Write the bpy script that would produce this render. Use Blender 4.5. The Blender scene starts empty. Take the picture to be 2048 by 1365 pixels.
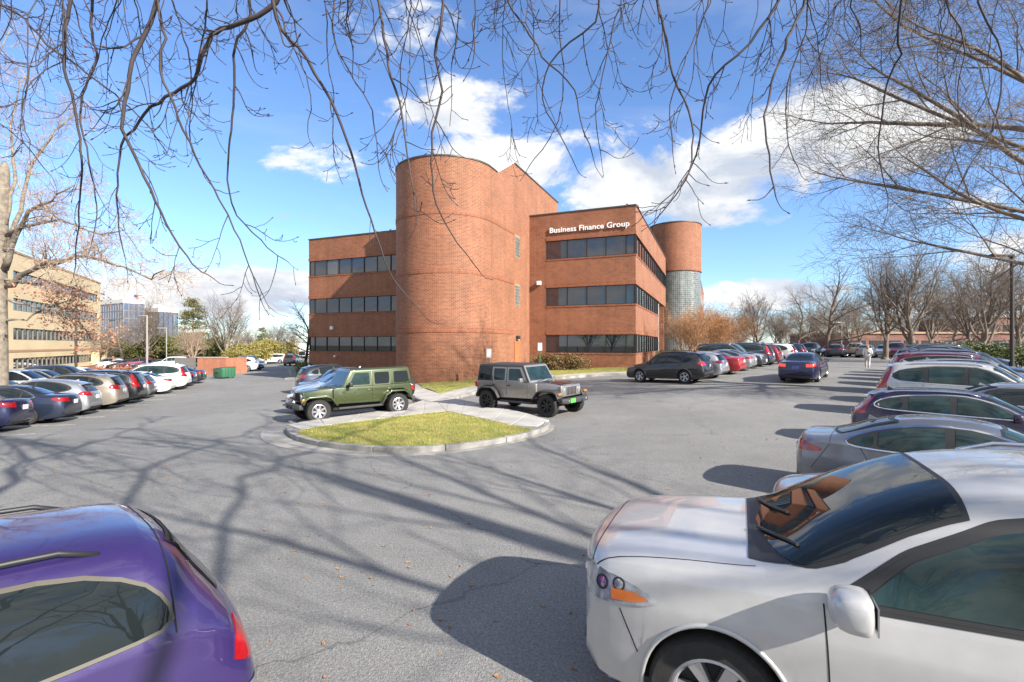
import bpy, bmesh, math, random
from mathutils import Vector, Matrix
R = math.radians
scene = bpy.context.scene
COL = scene.collection
# ------------------------------------------------------------------ camera
F = 980.0; CX = 1024.0; HY = 690.0; CAMH = 2.6
cam_d = bpy.data.cameras.new('camera'); cam = bpy.data.objects.new('camera', cam_d); COL.objects.link(cam)
cam.location = (0, 0, CAMH); cam.rotation_euler = (R(90), 0, 0)
cam_d.sensor_width = 36; cam_d.lens = F / 2048 * 36; cam_d.shift_y = (HY - 682.5) / 2048
cam_d.clip_start = 0.05; cam_d.clip_end = 6000
scene.camera = cam
# ------------------------------------------------------------------ world and sun
SUN_EL = 30.5; SX, SY = 0.76, -0.65; SUN_AZ = math.degrees(math.atan2(SX, SY))
scene.view_settings.view_transform = 'Standard'
scene.view_settings.look = 'None'
scene.view_settings.exposure = 1.4
scene.view_settings.gamma = 1.0
scene.view_settings.use_curve_mapping = False
scene.render.engine = 'CYCLES'
scene.cycles.max_bounces = 5
scene.cycles.diffuse_bounces = 3
scene.cycles.glossy_bounces = 3
scene.cycles.use_denoising = True

world = bpy.data.worlds.new('World'); scene.world = world; world.use_nodes = True
def build_world():
    nt = world.node_tree; N = nt.nodes; Lk = nt.links
    N.clear()
    out = N.new('ShaderNodeOutputWorld'); bg = N.new('ShaderNodeBackground'); Lk.new(bg.outputs[0], out.inputs[0])
    sky = N.new('ShaderNodeTexSky'); sky.sky_type = 'NISHITA'; sky.sun_disc = False
    sky.sun_elevation = R(SUN_EL); sky.sun_rotation = R(SUN_AZ)
    sky.air_density = 1.0; sky.dust_density = 0.3; sky.ozone_density = 2.5
    tc = N.new('ShaderNodeTexCoord')
    def math_(op, a, b=None, clamp=False):
        n = N.new('ShaderNodeMath'); n.operation = op; n.use_clamp = clamp
        for i, s in enumerate((a, b)):
            if s is None: continue
            if isinstance(s, (int, float)): n.inputs[i].default_value = s
            else: Lk.new(s, n.inputs[i])
        return n.outputs[0]
    def vmath(op, a, b=None):
        n = N.new('ShaderNodeVectorMath'); n.operation = op
        for i, s in enumerate((a, b)):
            if s is None: continue
            if isinstance(s, tuple): n.inputs[i].default_value = s
            else: Lk.new(s, n.inputs[i])
        return n
    d = vmath('NORMALIZE', tc.outputs['Generated']).outputs[0]
    sep = N.new('ShaderNodeSeparateXYZ'); Lk.new(d, sep.inputs[0])
    ypos = math_('MAXIMUM', sep.outputs[1], 0.05)
    qx = math_('DIVIDE', sep.outputs[0], ypos); qz = math_('DIVIDE', sep.outputs[2], ypos)
    cmb = N.new('ShaderNodeCombineXYZ'); Lk.new(qx, cmb.inputs[0]); Lk.new(qz, cmb.inputs[2])
    q = cmb.outputs[0]
    def noise(scale, vec, detail=8, rough=0.55, dist=0.0):
        n = N.new('ShaderNodeTexNoise'); n.inputs['Scale'].default_value = scale
        n.inputs['Detail'].default_value = detail; n.inputs['Roughness'].default_value = rough
        n.inputs['Distortion'].default_value = dist
        Lk.new(vec, n.inputs['Vector']); return n.outputs[0]
    st = vmath('MULTIPLY', d, (1.0, 1.0, 1.9)).outputs[0]
    n1 = noise(5.2, vmath('ADD', st, (3.1, 7.7, 1.3)).outputs[0], 12, 0.62, 0.35)
    up = vmath('ADD', st, (3.1 + 0.035, 7.7 - 0.03, 1.3 + 0.11)).outputs[0]
    n1u = noise(5.2, up, 6, 0.55, 0.35)
    blobs = [(1330, 360, 330, 95, .36), (1520, 330, 200, 110, .30), (1720, 270, 250, 145, .42), (1440, 432, 190, 40, .34), (930, 215, 200, 80, .30), (1010, 330, 270, 90, .34), (1180, 270, 160, 70, .28),
             (430, 590, 330, 66, .40), (1570, 590, 190, 42, .38), (1960, 470, 200, 130, .28), (680, 290, 240, 80, .17), (900, 50, 330, 90, .20),
             (60, 560, 200, 120, .22), (1900, 620, 300, 60, .28), (590, 435, 90, 20, .26), (530, 470, 60, 16, .22), (330, 620, 200, 40, .25), (1240, 130, 300, 90, .12)]
    acc = None
    for (px, py, rx, ry, a) in blobs:
        c = ((px - CX) / F, 0, (HY - py) / F)
        s = vmath('SUBTRACT', q, c).outputs[0]
        s = vmath('MULTIPLY', s, (F / rx, 0, F / ry)).outputs[0]
        ln = vmath('LENGTH', s).outputs['Value']
        f = math_('SUBTRACT', 1.0, math_('POWER', ln, 2.0), False)
        f = math_('MAXIMUM', f, 0.0)
        f = math_('MULTIPLY', math_('POWER', f, .7), a)
        acc = f if acc is None else math_('MAXIMUM', acc, f)
    front = N.new('ShaderNodeMapRange'); front.inputs[1].default_value = 0.15; front.inputs[2].default_value = 0.35
    Lk.new(sep.outputs[1], front.inputs[0])
    acc = math_('MULTIPLY', acc, front.outputs[0])
    back = math_('MULTIPLY', math_('SUBTRACT', 1.0, front.outputs[0]), 0.27)  # extra cloud cover behind the camera, added to whiten the fill in the shade
    dens = math_('ADD', math_('ADD', n1, acc), back)
    mr = N.new('ShaderNodeMapRange'); mr.interpolation_type = 'SMOOTHSTEP'
    mr.inputs[1].default_value = 0.655; mr.inputs[2].default_value = 0.80; Lk.new(dens, mr.inputs[0])
    # thin veil of high cloud
    n2 = noise(2.2, vmath('MULTIPLY', d, (1, 1, 3.2)).outputs[0], 6, 0.6, 0.6)
    veil = N.new('ShaderNodeMapRange'); veil.inputs[1].default_value = 0.5; veil.inputs[2].default_value = 0.95; veil.inputs[4].default_value = 0.35
    Lk.new(n2, veil.inputs[0])
    mask = math_('MAXIMUM', mr.outputs[0], veil.outputs[0], True)
    # clouds thicken upward: darker, bluer undersides
    sh = N.new('ShaderNodeMapRange'); sh.inputs[1].default_value = -0.12; sh.inputs[2].default_value = 0.10
    Lk.new(math_('SUBTRACT', n1, n1u), sh.inputs[0])
    cr = N.new('ShaderNodeMix'); cr.data_type = 'RGBA'
    cr.inputs['A'].default_value = (2.9, 3.2, 3.75, 1); cr.inputs['B'].default_value = (4.75, 4.8, 4.85, 1)
    Lk.new(sh.outputs[0], cr.inputs['Factor'])
    hs = N.new('ShaderNodeMix'); hs.data_type = 'RGBA'; hs.blend_type = 'MULTIPLY'; hs.inputs['Factor'].default_value = 1
    Lk.new(sky.outputs[0], hs.inputs['A']); hs.inputs['B'].default_value = (0.80, 0.94, 1.16, 1)
    mx = N.new('ShaderNodeMix'); mx.data_type = 'RGBA'
    Lk.new(mask, mx.inputs['Factor']); Lk.new(hs.outputs['Result'], mx.inputs['A']); Lk.new(cr.outputs['Result'], mx.inputs['B'])
    Lk.new(mx.outputs['Result'], bg.inputs[0]); bg.inputs[1].default_value = 0.085
build_world()
sun_d = bpy.data.lights.new('sun', 'SUN'); sun = bpy.data.objects.new('sun', sun_d); COL.objects.link(sun)
sun_d.energy = 4.2; sun_d.angle = R(0.6); sun_d.color = (1.0, 0.94, 0.85)
_sd = Vector((SX * math.cos(R(SUN_EL)), SY * math.cos(R(SUN_EL)), math.sin(R(SUN_EL))))
sun.rotation_euler = _sd.to_track_quat('Z', 'Y').to_euler()
sun.location = (20, -25, 30)

# ------------------------------------------------------------------ ground shape
def sstep(a, b, x):
    t = min(1, max(0, (x - a) / (b - a))); return t * t * (3 - 2 * t)
def G(x, y):
    g = 0.045 * min(16, max(-16, x)) * sstep(6, 30, y) + 0.012 * min(36, max(0, y - 18))
    g += 0.02 * min(0, max(-90, x) + 16) * sstep(30, 60, y)
    return g
def gp(px, py):
    """ground point seen at a photo pixel"""
    k = (px - CX) / F; s = (py - HY) / F
    Y = CAMH / s
    for _ in range(30):
        Y = 0.5 * Y + 0.5 * (CAMH - G(k * Y, Y)) / s
    return (k * Y, Y)
def at(px, Y): return (px - CX) / F * Y
def zat(py, Y): return CAMH + (HY - py) / F * Y
def gnormal(x, y):
    e = 1.0
    return Vector((-(G(x + e, y) - G(x - e, y)) / (2 * e), -(G(x, y + e) - G(x, y - e)) / (2 * e), 1)).normalized()

# ------------------------------------------------------------------ materials
MATS = {}
def mat(name, color, rough=0.6, metal=0.0, var=0.0, vscale=3.0, bump=0.0, bscale=40.0, coat=0.0, ior=1.5, coords='Object', color2=None, spec=None, detail=6, coatr=0.03):
    if name in MATS: return MATS[name]
    m = bpy.data.materials.new(name); m.use_nodes = True; MATS[name] = m
    nt = m.node_tree; N = nt.nodes; Lk = nt.links; b = N['Principled BSDF']
    b.inputs['Base Color'].default_value = (*color, 1); b.inputs['Roughness'].default_value = rough
    b.inputs['Metallic'].default_value = metal; b.inputs['IOR'].default_value = ior
    b.inputs['Coat Weight'].default_value = coat; b.inputs['Coat Roughness'].default_value = coatr
    if spec is not None: b.inputs['Specular IOR Level'].default_value = spec
    if var > 0 or bump > 0:
        tc = N.new('ShaderNodeTexCoord')
    if var > 0:
        n = N.new('ShaderNodeTexNoise'); n.inputs['Scale'].default_value = vscale; n.inputs['Detail'].default_value = detail
        Lk.new(tc.outputs[coords], n.inputs['Vector'])
        mx = N.new('ShaderNodeMix'); mx.data_type = 'RGBA'
        c2 = color2 or tuple(c * (1 - var) for c in color)
        mx.inputs['A'].default_value = (*c2, 1); mx.inputs['B'].default_value = (*[min(1, c * (1 + var * .6)) for c in color], 1)
        mr = N.new('ShaderNodeMapRange'); mr.inputs[1].default_value = .3; mr.inputs[2].default_value = .7
        Lk.new(n.outputs[0], mr.inputs[0]); Lk.new(mr.outputs[0], mx.inputs['Factor'])
        Lk.new(mx.outputs['Result'], b.inputs['Base Color'])
    if bump > 0:
        n = N.new('ShaderNodeTexNoise'); n.inputs['Scale'].default_value = bscale; n.inputs['Detail'].default_value = 5
        Lk.new(tc.outputs[coords], n.inputs['Vector'])
        bp = N.new('ShaderNodeBump'); bp.inputs['Strength'].default_value = bump; bp.inputs['Distance'].default_value = 0.02
        Lk.new(n.outputs[0], bp.inputs['Height']); Lk.new(bp.outputs[0], b.inputs['Normal'])
    return m
def brick_mat(name, c1, c2, mortar, bw=0.30, bh=0.10, rot=False, ms=0.012):
    m = bpy.data.materials.new(name); m.use_nodes = True; MATS[name] = m
    nt = m.node_tree; N = nt.nodes; Lk = nt.links; b = N['Principled BSDF']
    b.inputs['Roughness'].default_value = 0.75; b.inputs['Specular IOR Level'].default_value = 0.35
    tc = N.new('ShaderNodeTexCoord'); mp = N.new('ShaderNodeMapping')
    if rot: mp.inputs['Rotation'].default_value = (0, 0, R(90))
    Lk.new(tc.outputs['UV'], mp.inputs['Vector'])
    br = N.new('ShaderNodeTexBrick'); br.inputs['Scale'].default_value = 1; br.inputs['Brick Width'].default_value = bw
    br.inputs['Row Height'].default_value = bh; br.inputs['Mortar Size'].default_value = ms; br.inputs['Mortar Smooth'].default_value = 0.2
    br.inputs['Bias'].default_value = -0.1; br.offset = 0.0 if rot else 0.5
    br.inputs['Color1'].default_value = (*c1, 1); br.inputs['Color2'].default_value = (*c2, 1); br.inputs['Mortar'].default_value = (*mortar, 1)
    Lk.new(mp.outputs[0], br.inputs['Vector'])
    n = N.new('ShaderNodeTexNoise'); n.inputs['Scale'].default_value = 0.55; n.inputs['Detail'].default_value = 8
    Lk.new(tc.outputs['UV'], n.inputs['Vector'])
    mr = N.new('ShaderNodeMapRange'); mr.inputs[1].default_value = .3; mr.inputs[2].default_value = .7; mr.inputs[3].default_value = .86; mr.inputs[4].default_value = 1.1
    Lk.new(n.outputs[0], mr.inputs[0])
    # vertical rain streaks
    mp2 = N.new('ShaderNodeMapping'); mp2.inputs['Scale'].default_value = (2.2, 0.12, 1); Lk.new(tc.outputs['UV'], mp2.inputs['Vector'])
    n2 = N.new('ShaderNodeTexNoise'); n2.inputs['Scale'].default_value = 1; n2.inputs['Detail'].default_value = 5; Lk.new(mp2.outputs[0], n2.inputs['Vector'])
    mr2 = N.new('ShaderNodeMapRange'); mr2.inputs[1].default_value = .35; mr2.inputs[2].default_value = .65; mr2.inputs[3].default_value = .9; mr2.inputs[4].default_value = 1.05
    Lk.new(n2.outputs[0], mr2.inputs[0])
    mu = N.new('ShaderNodeMath'); mu.operation = 'MULTIPLY'; Lk.new(mr.outputs[0], mu.inputs[0]); Lk.new(mr2.outputs[0], mu.inputs[1])
    vm = N.new('ShaderNodeVectorMath'); vm.operation = 'SCALE'; Lk.new(br.outputs['Color'], vm.inputs[0]); Lk.new(mu.outputs[0], vm.inputs['Scale'])
    Lk.new(vm.outputs[0], b.inputs['Base Color'])
    bp = N.new('ShaderNodeBump'); bp.inputs['Strength'].default_value = 0.5; bp.inputs['Distance'].default_value = 0.01; bp.invert = True
    Lk.new(br.outputs['Fac'], bp.inputs['Height']); Lk.new(bp.outputs[0], b.inputs['Normal'])
    return m
def asphalt_mat():
    m = bpy.data.materials.new('asphalt'); m.use_nodes = True; MATS['asphalt'] = m
    nt = m.node_tree; N = nt.nodes; Lk = nt.links; b = N['Principled BSDF']
    b.inputs['Roughness'].default_value = 0.82; b.inputs['Specular IOR Level'].default_value = 0.3
    tc = N.new('ShaderNodeTexCoord'); P = tc.outputs['Object']
    def noise(s, det, dist=0):
        n = N.new('ShaderNodeTexNoise'); n.inputs['Scale'].default_value = s; n.inputs['Detail'].default_value = det; n.inputs['Distortion'].default_value = dist
        Lk.new(P, n.inputs['Vector']); return n.outputs[0]
    def mr(src, a, b_, c, d_):
        n = N.new('ShaderNodeMapRange'); n.inputs[1].default_value = a; n.inputs[2].default_value = b_; n.inputs[3].default_value = c; n.inputs[4].default_value = d_
        Lk.new(src, n.inputs[0]); return n.outputs[0]
    def mul(a, c):
        n = N.new('ShaderNodeMath'); n.operation = 'MULTIPLY'; Lk.new(a, n.inputs[0]); Lk.new(c, n.inputs[1]); return n.outputs[0]
    big = mr(noise(0.16, 6, 0.5), .3, .7, .84, 1.12)
    mid = mr(noise(1.5, 8, 0.3), .3, .7, .93, 1.06)
    fine = mr(noise(38, 4), .3, .72, .72, 1.28)
    grit = N.new('ShaderNodeTexVoronoi'); grit.inputs['Scale'].default_value = 85; Lk.new(P, grit.inputs['Vector'])
    g2 = mr(grit.outputs['Color'], 0.0, 1.0, .78, 1.22)
    # a few thin cracks
    wob = N.new('ShaderNodeTexNoise'); wob.inputs['Scale'].default_value = 1.3; wob.inputs['Detail'].default_value = 6; Lk.new(P, wob.inputs['Vector'])
    va = N.new('ShaderNodeVectorMath'); va.operation = 'MULTIPLY_ADD'; Lk.new(wob.outputs['Color'], va.inputs[0]); va.inputs[1].default_value = (1.1, 1.1, 0); Lk.new(P, va.inputs[2])
    vo = N.new('ShaderNodeTexVoronoi'); vo.feature = 'DISTANCE_TO_EDGE'; vo.inputs['Scale'].default_value = 0.12; Lk.new(va.outputs[0], vo.inputs['Vector'])
    crack = mr(vo.outputs['Distance'], 0.0, 0.0026, .62, 1.0)
    sp = noise(0.9, 3)
    spot = mr(sp, .66, .76, 1.0, .78)
    f = mul(mul(mul(mul(mul(big, mid), fine), g2), crack), spot)
    vm = N.new('ShaderNodeVectorMath'); vm.operation = 'SCALE'; vm.inputs[0].default_value = (0.205, 0.201, 0.192); Lk.new(f, vm.inputs['Scale'])
    Lk.new(vm.outputs[0], b.inputs['Base Color'])
    bp = N.new('ShaderNodeBump'); bp.inputs['Strength'].default_value = 0.55; bp.inputs['Distance'].default_value = 0.012
    Lk.new(grit.outputs['Distance'], bp.inputs['Height']); Lk.new(bp.outputs[0], b.inputs['Normal'])
    return m

# ------------------------------------------------------------------ mesh helpers
class MB:
    def __init__(s): s.v = []; s.f = []; s.uv = []
    def add(s, vs, fs):
        o = len(s.v); s.v.extend([tuple(p) for p in vs]); s.f.extend([tuple(i + o for i in f) for f in fs]); return s
    def box(s, x0, x1, y0, y1, z0, z1):
        v = [(x, y, z) for z in (z0, z1) for y in (y0, y1) for x in (x0, x1)]
        return s.add(v, [(0, 2, 3, 1), (4, 5, 7, 6), (0, 1, 5, 4), (2, 6, 7, 3), (0, 4, 6, 2), (1, 3, 7, 5)])
    def obox(s, c, ax, ay, az):
        c = Vector(c); ax = Vector(ax); ay = Vector(ay); az = Vector(az)
        v = [c + i * ax + j * ay + k * az for k in (-1, 1) for j in (-1, 1) for i in (-1, 1)]
        return s.add(v, [(0, 2, 3, 1), (4, 5, 7, 6), (0, 1, 5, 4), (2, 6, 7, 3), (0, 4, 6, 2), (1, 3, 7, 5)])
    def prism(s, poly, z0, z1, bottom=True):
        n = len(poly)
        fz = (lambda f, p: f(p) if callable(f) else f)
        v = [(p[0], p[1], fz(z0, p)) for p in poly] + [(p[0], p[1], fz(z1, p)) for p in poly]
        fs = [(i, (i + 1) % n, n + (i + 1) % n, n + i) for i in range(n)] + [tuple(range(n, 2 * n))]
        if bottom: fs.append(tuple(range(n - 1, -1, -1)))
        return s.add(v, fs)
    def extrude(s, prof, axis_pts):
        """profile polygon (3D points) moved along a vector"""
        n = len(prof); d = Vector(axis_pts)
        v = [Vector(p) for p in prof] + [Vector(p) + d for p in prof]
        return s.add(v, [(i, (i + 1) % n, n + (i + 1) % n, n + i) for i in range(n)] + [tuple(range(n, 2 * n)), tuple(range(n - 1, -1, -1))])
    def tube(s, pts, rad, n=6, cap=True):
        pts = [Vector(p) for p in pts]; m = len(pts)
        if m < 2: return s
        if not hasattr(rad, '__len__'): rad = [rad] * m
        base = len(s.v)
        t = (pts[1] - pts[0]); t = t.normalized() if t.length > 1e-9 else Vector((0, 0, 1))
        a = Vector((1, 0, 0)) if abs(t.x) < .8 else Vector((0, 1, 0))
        u = t.cross(a).normalized()
        for i in range(m):
            if 0 < i < m - 1: tt = pts[i + 1] - pts[i - 1]
            elif i == 0: tt = pts[1] - pts[0]
            else: tt = pts[-1] - pts[-2]
            if tt.length > 1e-9: t = tt.normalized()
            u = u - t * u.dot(t)
            if u.length < 1e-6: u = t.orthogonal()
            u.normalize(); w = t.cross(u)
            for k in range(n):
                an = 2 * math.pi * k / n
                p = pts[i] + (u * math.cos(an) + w * math.sin(an)) * rad[i]
                s.v.append((p.x, p.y, p.z))
        for i in range(m - 1):
            for k in range(n):
                k2 = (k + 1) % n
                s.f.append((base + i * n + k, base + i * n + k2, base + (i + 1) * n + k2, base + (i + 1) * n + k))
        if cap:
            s.f.append(tuple(base + k for k in range(n - 1, -1, -1))); s.f.append(tuple(base + (m - 1) * n + k for k in range(n)))
        return s
    def lathe(s, prof, n=24, axis='z', c=(0, 0, 0)):
        base = len(s.v); m = len(prof)
        for k in range(n):
            a = 2 * math.pi * k / n
            for r, h in prof:
                if axis == 'z': p = (r * math.cos(a), r * math.sin(a), h)
                else: p = (r * math.cos(a), h, r * math.sin(a))
                s.v.append((p[0] + c[0], p[1] + c[1], p[2] + c[2]))
        for k in range(n):
            k2 = (k + 1) % n
            for i in range(m - 1):
                s.f.append((base + k * m + i, base + k2 * m + i, base + k2 * m + i + 1, base + k * m + i + 1))
        return s
    def mesh(s, name, material=None, smooth=False, uv=False, angle=None):
        me = bpy.data.meshes.new(name); me.from_pydata(s.v, [], s.f); me.update()
        if uv: auto_uv(me)
        if smooth: smooth_mesh(me, angle)
        if material: me.materials.append(material if not isinstance(material, str) else MATS[material])
        return me
    def build(s, name, material, parent=None, smooth=False, uv=False, angle=None, loc=None):
        return mk(name, s.mesh(name, material, smooth, uv, angle), parent, loc)
def smooth_mesh(me, angle=None):
    me.polygons.foreach_set('use_smooth', [True] * len(me.polygons))
    if angle: me.set_sharp_from_angle(angle=R(angle))
def auto_uv(me):
    uvl = me.uv_layers.new(name='UVMap')
    for p in me.polygons:
        n = p.normal
        for li in p.loop_indices:
            co = me.vertices[me.loops[li].vertex_index].co
            if abs(n.z) > .85: uvl.data[li].uv = (co.x, co.y)
            else:
                h = math.hypot(n.x, n.y) or 1
                uvl.data[li].uv = (-n.y / h * co.x + n.x / h * co.y, co.z)
def bevel_mesh(me, w, seg=2, angle=30):
    bm = bmesh.new(); bm.from_mesh(me)
    bmesh.ops.recalc_face_normals(bm, faces=bm.faces)
    ed = [e for e in bm.edges if len(e.link_faces) == 2 and e.calc_face_angle(0) > R(angle)]
    bmesh.ops.bevel(bm, geom=ed, offset=w, segments=seg, profile=.5, affect='EDGES', clamp_overlap=True)
    bm.to_mesh(me); bm.free(); me.update()
    smooth_mesh(me, 40); return me
def mk(name, me, parent=None, loc=None):
    o = bpy.data.objects.new(name, me); COL.objects.link(o)
    if parent is not None: o.parent = parent
    if loc is not None: o.location = loc
    return o
def empty(name, loc=(0, 0, 0), rz=0.0):
    o = bpy.data.objects.new(name, None); COL.objects.link(o); o.location = loc; o.rotation_euler = (0, 0, rz)
    o.empty_display_size = .3
    return o
def tag(o, label, cat, group=None):
    o['label'] = label; o['category'] = cat
    if group: o['group'] = group
    return o
def struct(o): o['kind'] = 'structure'; return o
def stuff(o): o['kind'] = 'stuff'; return o
def chaikin(pts, n=2, closed=True):
    for _ in range(n):
        q = []; m = len(pts)
        for i in range(m if closed else m - 1):
            a = pts[i]; b = pts[(i + 1) % m]
            q.append((a[0] * .75 + b[0] * .25, a[1] * .75 + b[1] * .25)); q.append((a[0] * .25 + b[0] * .75, a[1] * .25 + b[1] * .75))
        pts = q
    return pts
def offset_poly(poly, d):
    n = len(poly); out = []
    A = sum(poly[i][0] * poly[(i + 1) % n][1] - poly[(i + 1) % n][0] * poly[i][1] for i in range(n))
    sg = 1 if A > 0 else -1
    for i in range(n):
        p0 = Vector(poly[i - 1]); p1 = Vector(poly[i]); p2 = Vector(poly[(i + 1) % n])
        e1 = (p1 - p0).normalized(); e2 = (p2 - p1).normalized()
        n1 = Vector((e1.y, -e1.x)) * sg; n2 = Vector((e2.y, -e2.x)) * sg
        b = n1 + n2
        if b.length < 1e-6: b = n1
        b.normalize(); k = max(.4, b.dot(n1))
        out.append((p1.x + b.x * d / k, p1.y + b.y * d / k))
    return out
def ccw(poly):
    n = len(poly)
    A = sum(poly[i][0] * poly[(i + 1) % n][1] - poly[(i + 1) % n][0] * poly[i][1] for i in range(n))
    return list(poly) if A > 0 else list(reversed(poly))
# ================================================================== materials in use
asphalt_mat()
brick_mat('brick', (.275, .088, .038), (.165, .048, .023), (.355, .24, .16), .27, .09, ms=.011)
brick_mat('brick_soldier', (.29, .090, .039), (.19, .054, .026), (.31, .21, .14), bw=.10, bh=.30, ms=.009)
brick_mat('brick_far', (.40, .13, .06), (.30, .08, .04), (.42, .30, .22), .3, .1)
brick_mat('brick_dim', (.20, .075, .055), (.15, .05, .04), (.25, .18, .15), .3, .1)
mat('concrete', (.40, .38, .35), .85, var=.22, vscale=1.2, bump=.25, bscale=60, detail=9)
mat('concrete_joint', (.20, .19, .17), .9)
mat('kerb', (.27, .26, .24), .85, var=.45, vscale=2.4, bump=.3, bscale=50, detail=9)
mat('gutter', (.29, .275, .25), .85, var=.4, vscale=1.4, bump=.25, bscale=50, detail=9)
mat('lawn', (.125, .150, .024), .9, var=.5, vscale=1.6, bump=.5, bscale=90, color2=(.29, .24, .07), detail=8)
mat('blade', (.140, .175, .024), .75, var=.5, vscale=1.7, color2=(.42, .34, .11), detail=8)
mat('far_ground', (.10, .095, .05), .95, var=.4, vscale=.05)
mat('mulch', (.10, .055, .028), .95, var=.5, vscale=12, bump=.8, bscale=50)
mat('line_paint', (.62, .62, .60), .8, var=.5, vscale=7, color2=(.22, .22, .22))
mat('seam_line', (.10, .06, .045), .9)
mat('bronze', (.085, .075, .065), .5, .4)
mat('frame_dark', (.035, .03, .028), .45, .5)
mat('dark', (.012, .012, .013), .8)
mat('glass_office', (.012, .015, .024), .015, ior=1.95, var=.3, vscale=.4)
mat('mullion_far', (.16, .15, .13), .6)
mat('glass_cloud_tone', (.085, .085, .09), .02, ior=1.8, var=.2, vscale=.6)  # paler panes: cloud reflection put into the glass colour
mat('glass_far', (.05, .10, .19), .05, ior=2.4, var=.5, vscale=.03)
mat('beige', (.60, .475, .29), .85, var=.1, vscale=.3, bump=.15, bscale=20)
mat('beige_band', (.36, .22, .13), .85)
mat('white_wall', (.72, .71, .69), .8)
mat('white_paint', (.75, .75, .74), .5)
mat('letter_white', (.85, .85, .85), .4)
mat('door_paint', (.42, .15, .07), .5, var=.1)
mat('lamp_metal', (.05, .042, .038), .5, .3)
mat('lamp_grey', (.30, .29, .28), .5, .3)
mat('lamp_lens', (.75, .73, .66), .3)
mat('green_post', (.05, .17, .09), .6)
mat('soil', (.09, .07, .045), .95, var=.4, vscale=5)
def glassblock_mat():
    m = brick_mat('glass_block', (.13, .155, .15), (.05, .065, .065), (.27, .27, .255), .25, .25, ms=.022)
    b = m.node_tree.nodes['Principled BSDF']; b.inputs['Roughness'].default_value = .28; b.inputs['IOR'].default_value = 1.5
    b.inputs['Specular IOR Level'].default_value = .6
    for n in m.node_tree.nodes:
        if n.type == 'TEX_BRICK': n.offset = 0.0
glassblock_mat()

# ================================================================== ground sheets
def lines(segs):
    out = []
    for a, b, st in segs:
        n = max(1, round((b - a) / st)); out += [a + (b - a) * i / n for i in range(n)]
    return out + [segs[-1][1]]
def sheet(name, xs, ys, dz, material):
    m = MB(); nx = len(xs)
    m.v = [(x, y, G(x, y) + dz) for y in ys for x in xs]
    m.f = [(j * nx + i, j * nx + i + 1, (j + 1) * nx + i + 1, (j + 1) * nx + i) for j in range(len(ys) - 1) for i in range(nx - 1)]
    return struct(m.build(name, material, smooth=True))
sheet('parking_lot', lines([(-110, -40, 5), (-40, 40, 1), (40, 130, 5)]), lines([(-40, 0, 4), (0, 64, 1), (64, 125, 5)]), 0, 'asphalt')
sheet('ground', lines([(-3000, -300, 450), (-300, -90, 30), (-90, 90, 3), (90, 300, 30), (300, 3000, 450)]),
      lines([(-600, -40, 80), (-40, 0, 6), (0, 90, 3), (90, 300, 30), (300, 3500, 400)]), -.22, 'far_ground')
from mathutils.geometry import delaunay_2d_cdt
def inside(p, poly):
    x, y = p; c = False; n = len(poly); j = n - 1
    for i in range(n):
        xi, yi = poly[i]; xj, yj = poly[j]
        if (yi > y) != (yj > y) and x < (xj - xi) * (y - yi) / (yj - yi) + xi: c = not c
        j = i
    return c
def terrain_patch(name, poly, h, material, parent=None, skirt=.3, step=1.1, crown=0.0):
    poly = ccw(poly); n = len(poly)
    xs = [p[0] for p in poly]; ys = [p[1] for p in poly]
    pts = [Vector(p) for p in poly]
    inner = offset_poly(poly, -step * .4)
    x = min(xs) + step / 2
    while x < max(xs):
        y = min(ys) + step / 2
        while y < max(ys):
            if inside((x, y), poly) and min((x - a) ** 2 + (y - b) ** 2 for a, b in poly) > (step * .35) ** 2: pts.append(Vector((x, y)))
            y += step
        x += step
    vs, es, fs, *_ = delaunay_2d_cdt(pts, [(i, (i + 1) % n) for i in range(n)], [list(range(n))], 1, 1e-5)
    cr = (lambda a, b: 0.0)
    if crown:
        def cr(a, b): return crown * min(1.0, min(math.hypot(a - p, b - q) for p, q in poly) / 1.2)
    m = MB(); m.v = [(v.x, v.y, G(v.x, v.y) + h + cr(v.x, v.y)) for v in vs]
    m.f = [tuple(f) for f in fs]
    if skirt:
        k = len(m.v)
        for p in poly: m.v.append((p[0], p[1], G(*p) + h))
        for p in poly: m.v.append((p[0], p[1], G(*p) + h - skirt))
        m.f += [(k + i, k + n + i, k + n + (i + 1) % n, k + (i + 1) % n) for i in range(n)]
    return m.build(name, material, parent)
def ribbon_segments(name, outer, inner, h, material, parent, per=1, gap=.012, depth=.3):
    """kerb or slab pieces between two polylines of the same length; each piece its own mesh"""
    n = len(outer)
    for i in range(0, n - 1, per):
        j = min(n - 1, i + per)
        o = [Vector(p) for p in outer[i:j + 1]]; q = [Vector(p) for p in inner[i:j + 1]]
        for w in (o, q):
            d = (w[1] - w[0]).normalized(); w[0] = w[0] + d * gap
            d = (w[-1] - w[-2]).normalized(); w[-1] = w[-1] - d * gap
        poly = ccw([(p.x, p.y) for p in o] + [(p.x, p.y) for p in reversed(q)])
        m = MB().prism(poly, lambda p: G(p[0], p[1]) + h - depth, lambda p: G(p[0], p[1]) + h)
        me = m.mesh(name, material); bevel_mesh(me, .012, 1)
        mk(name, me, parent)
def resample(pts, n):
    pts = [Vector(p) for p in pts]; ds = [0]
    for a, b in zip(pts, pts[1:]): ds.append(ds[-1] + (b - a).length)
    out = []
    for i in range(n):
        t = ds[-1] * i / (n - 1); k = 0
        while k < len(ds) - 2 and ds[k + 1] < t: k += 1
        f = (t - ds[k]) / max(1e-9, ds[k + 1] - ds[k]); p = pts[k].lerp(pts[k + 1], f); out.append((p.x, p.y))
    return out
def gpl(pxs): return [gp(*p) for p in pxs]
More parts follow.
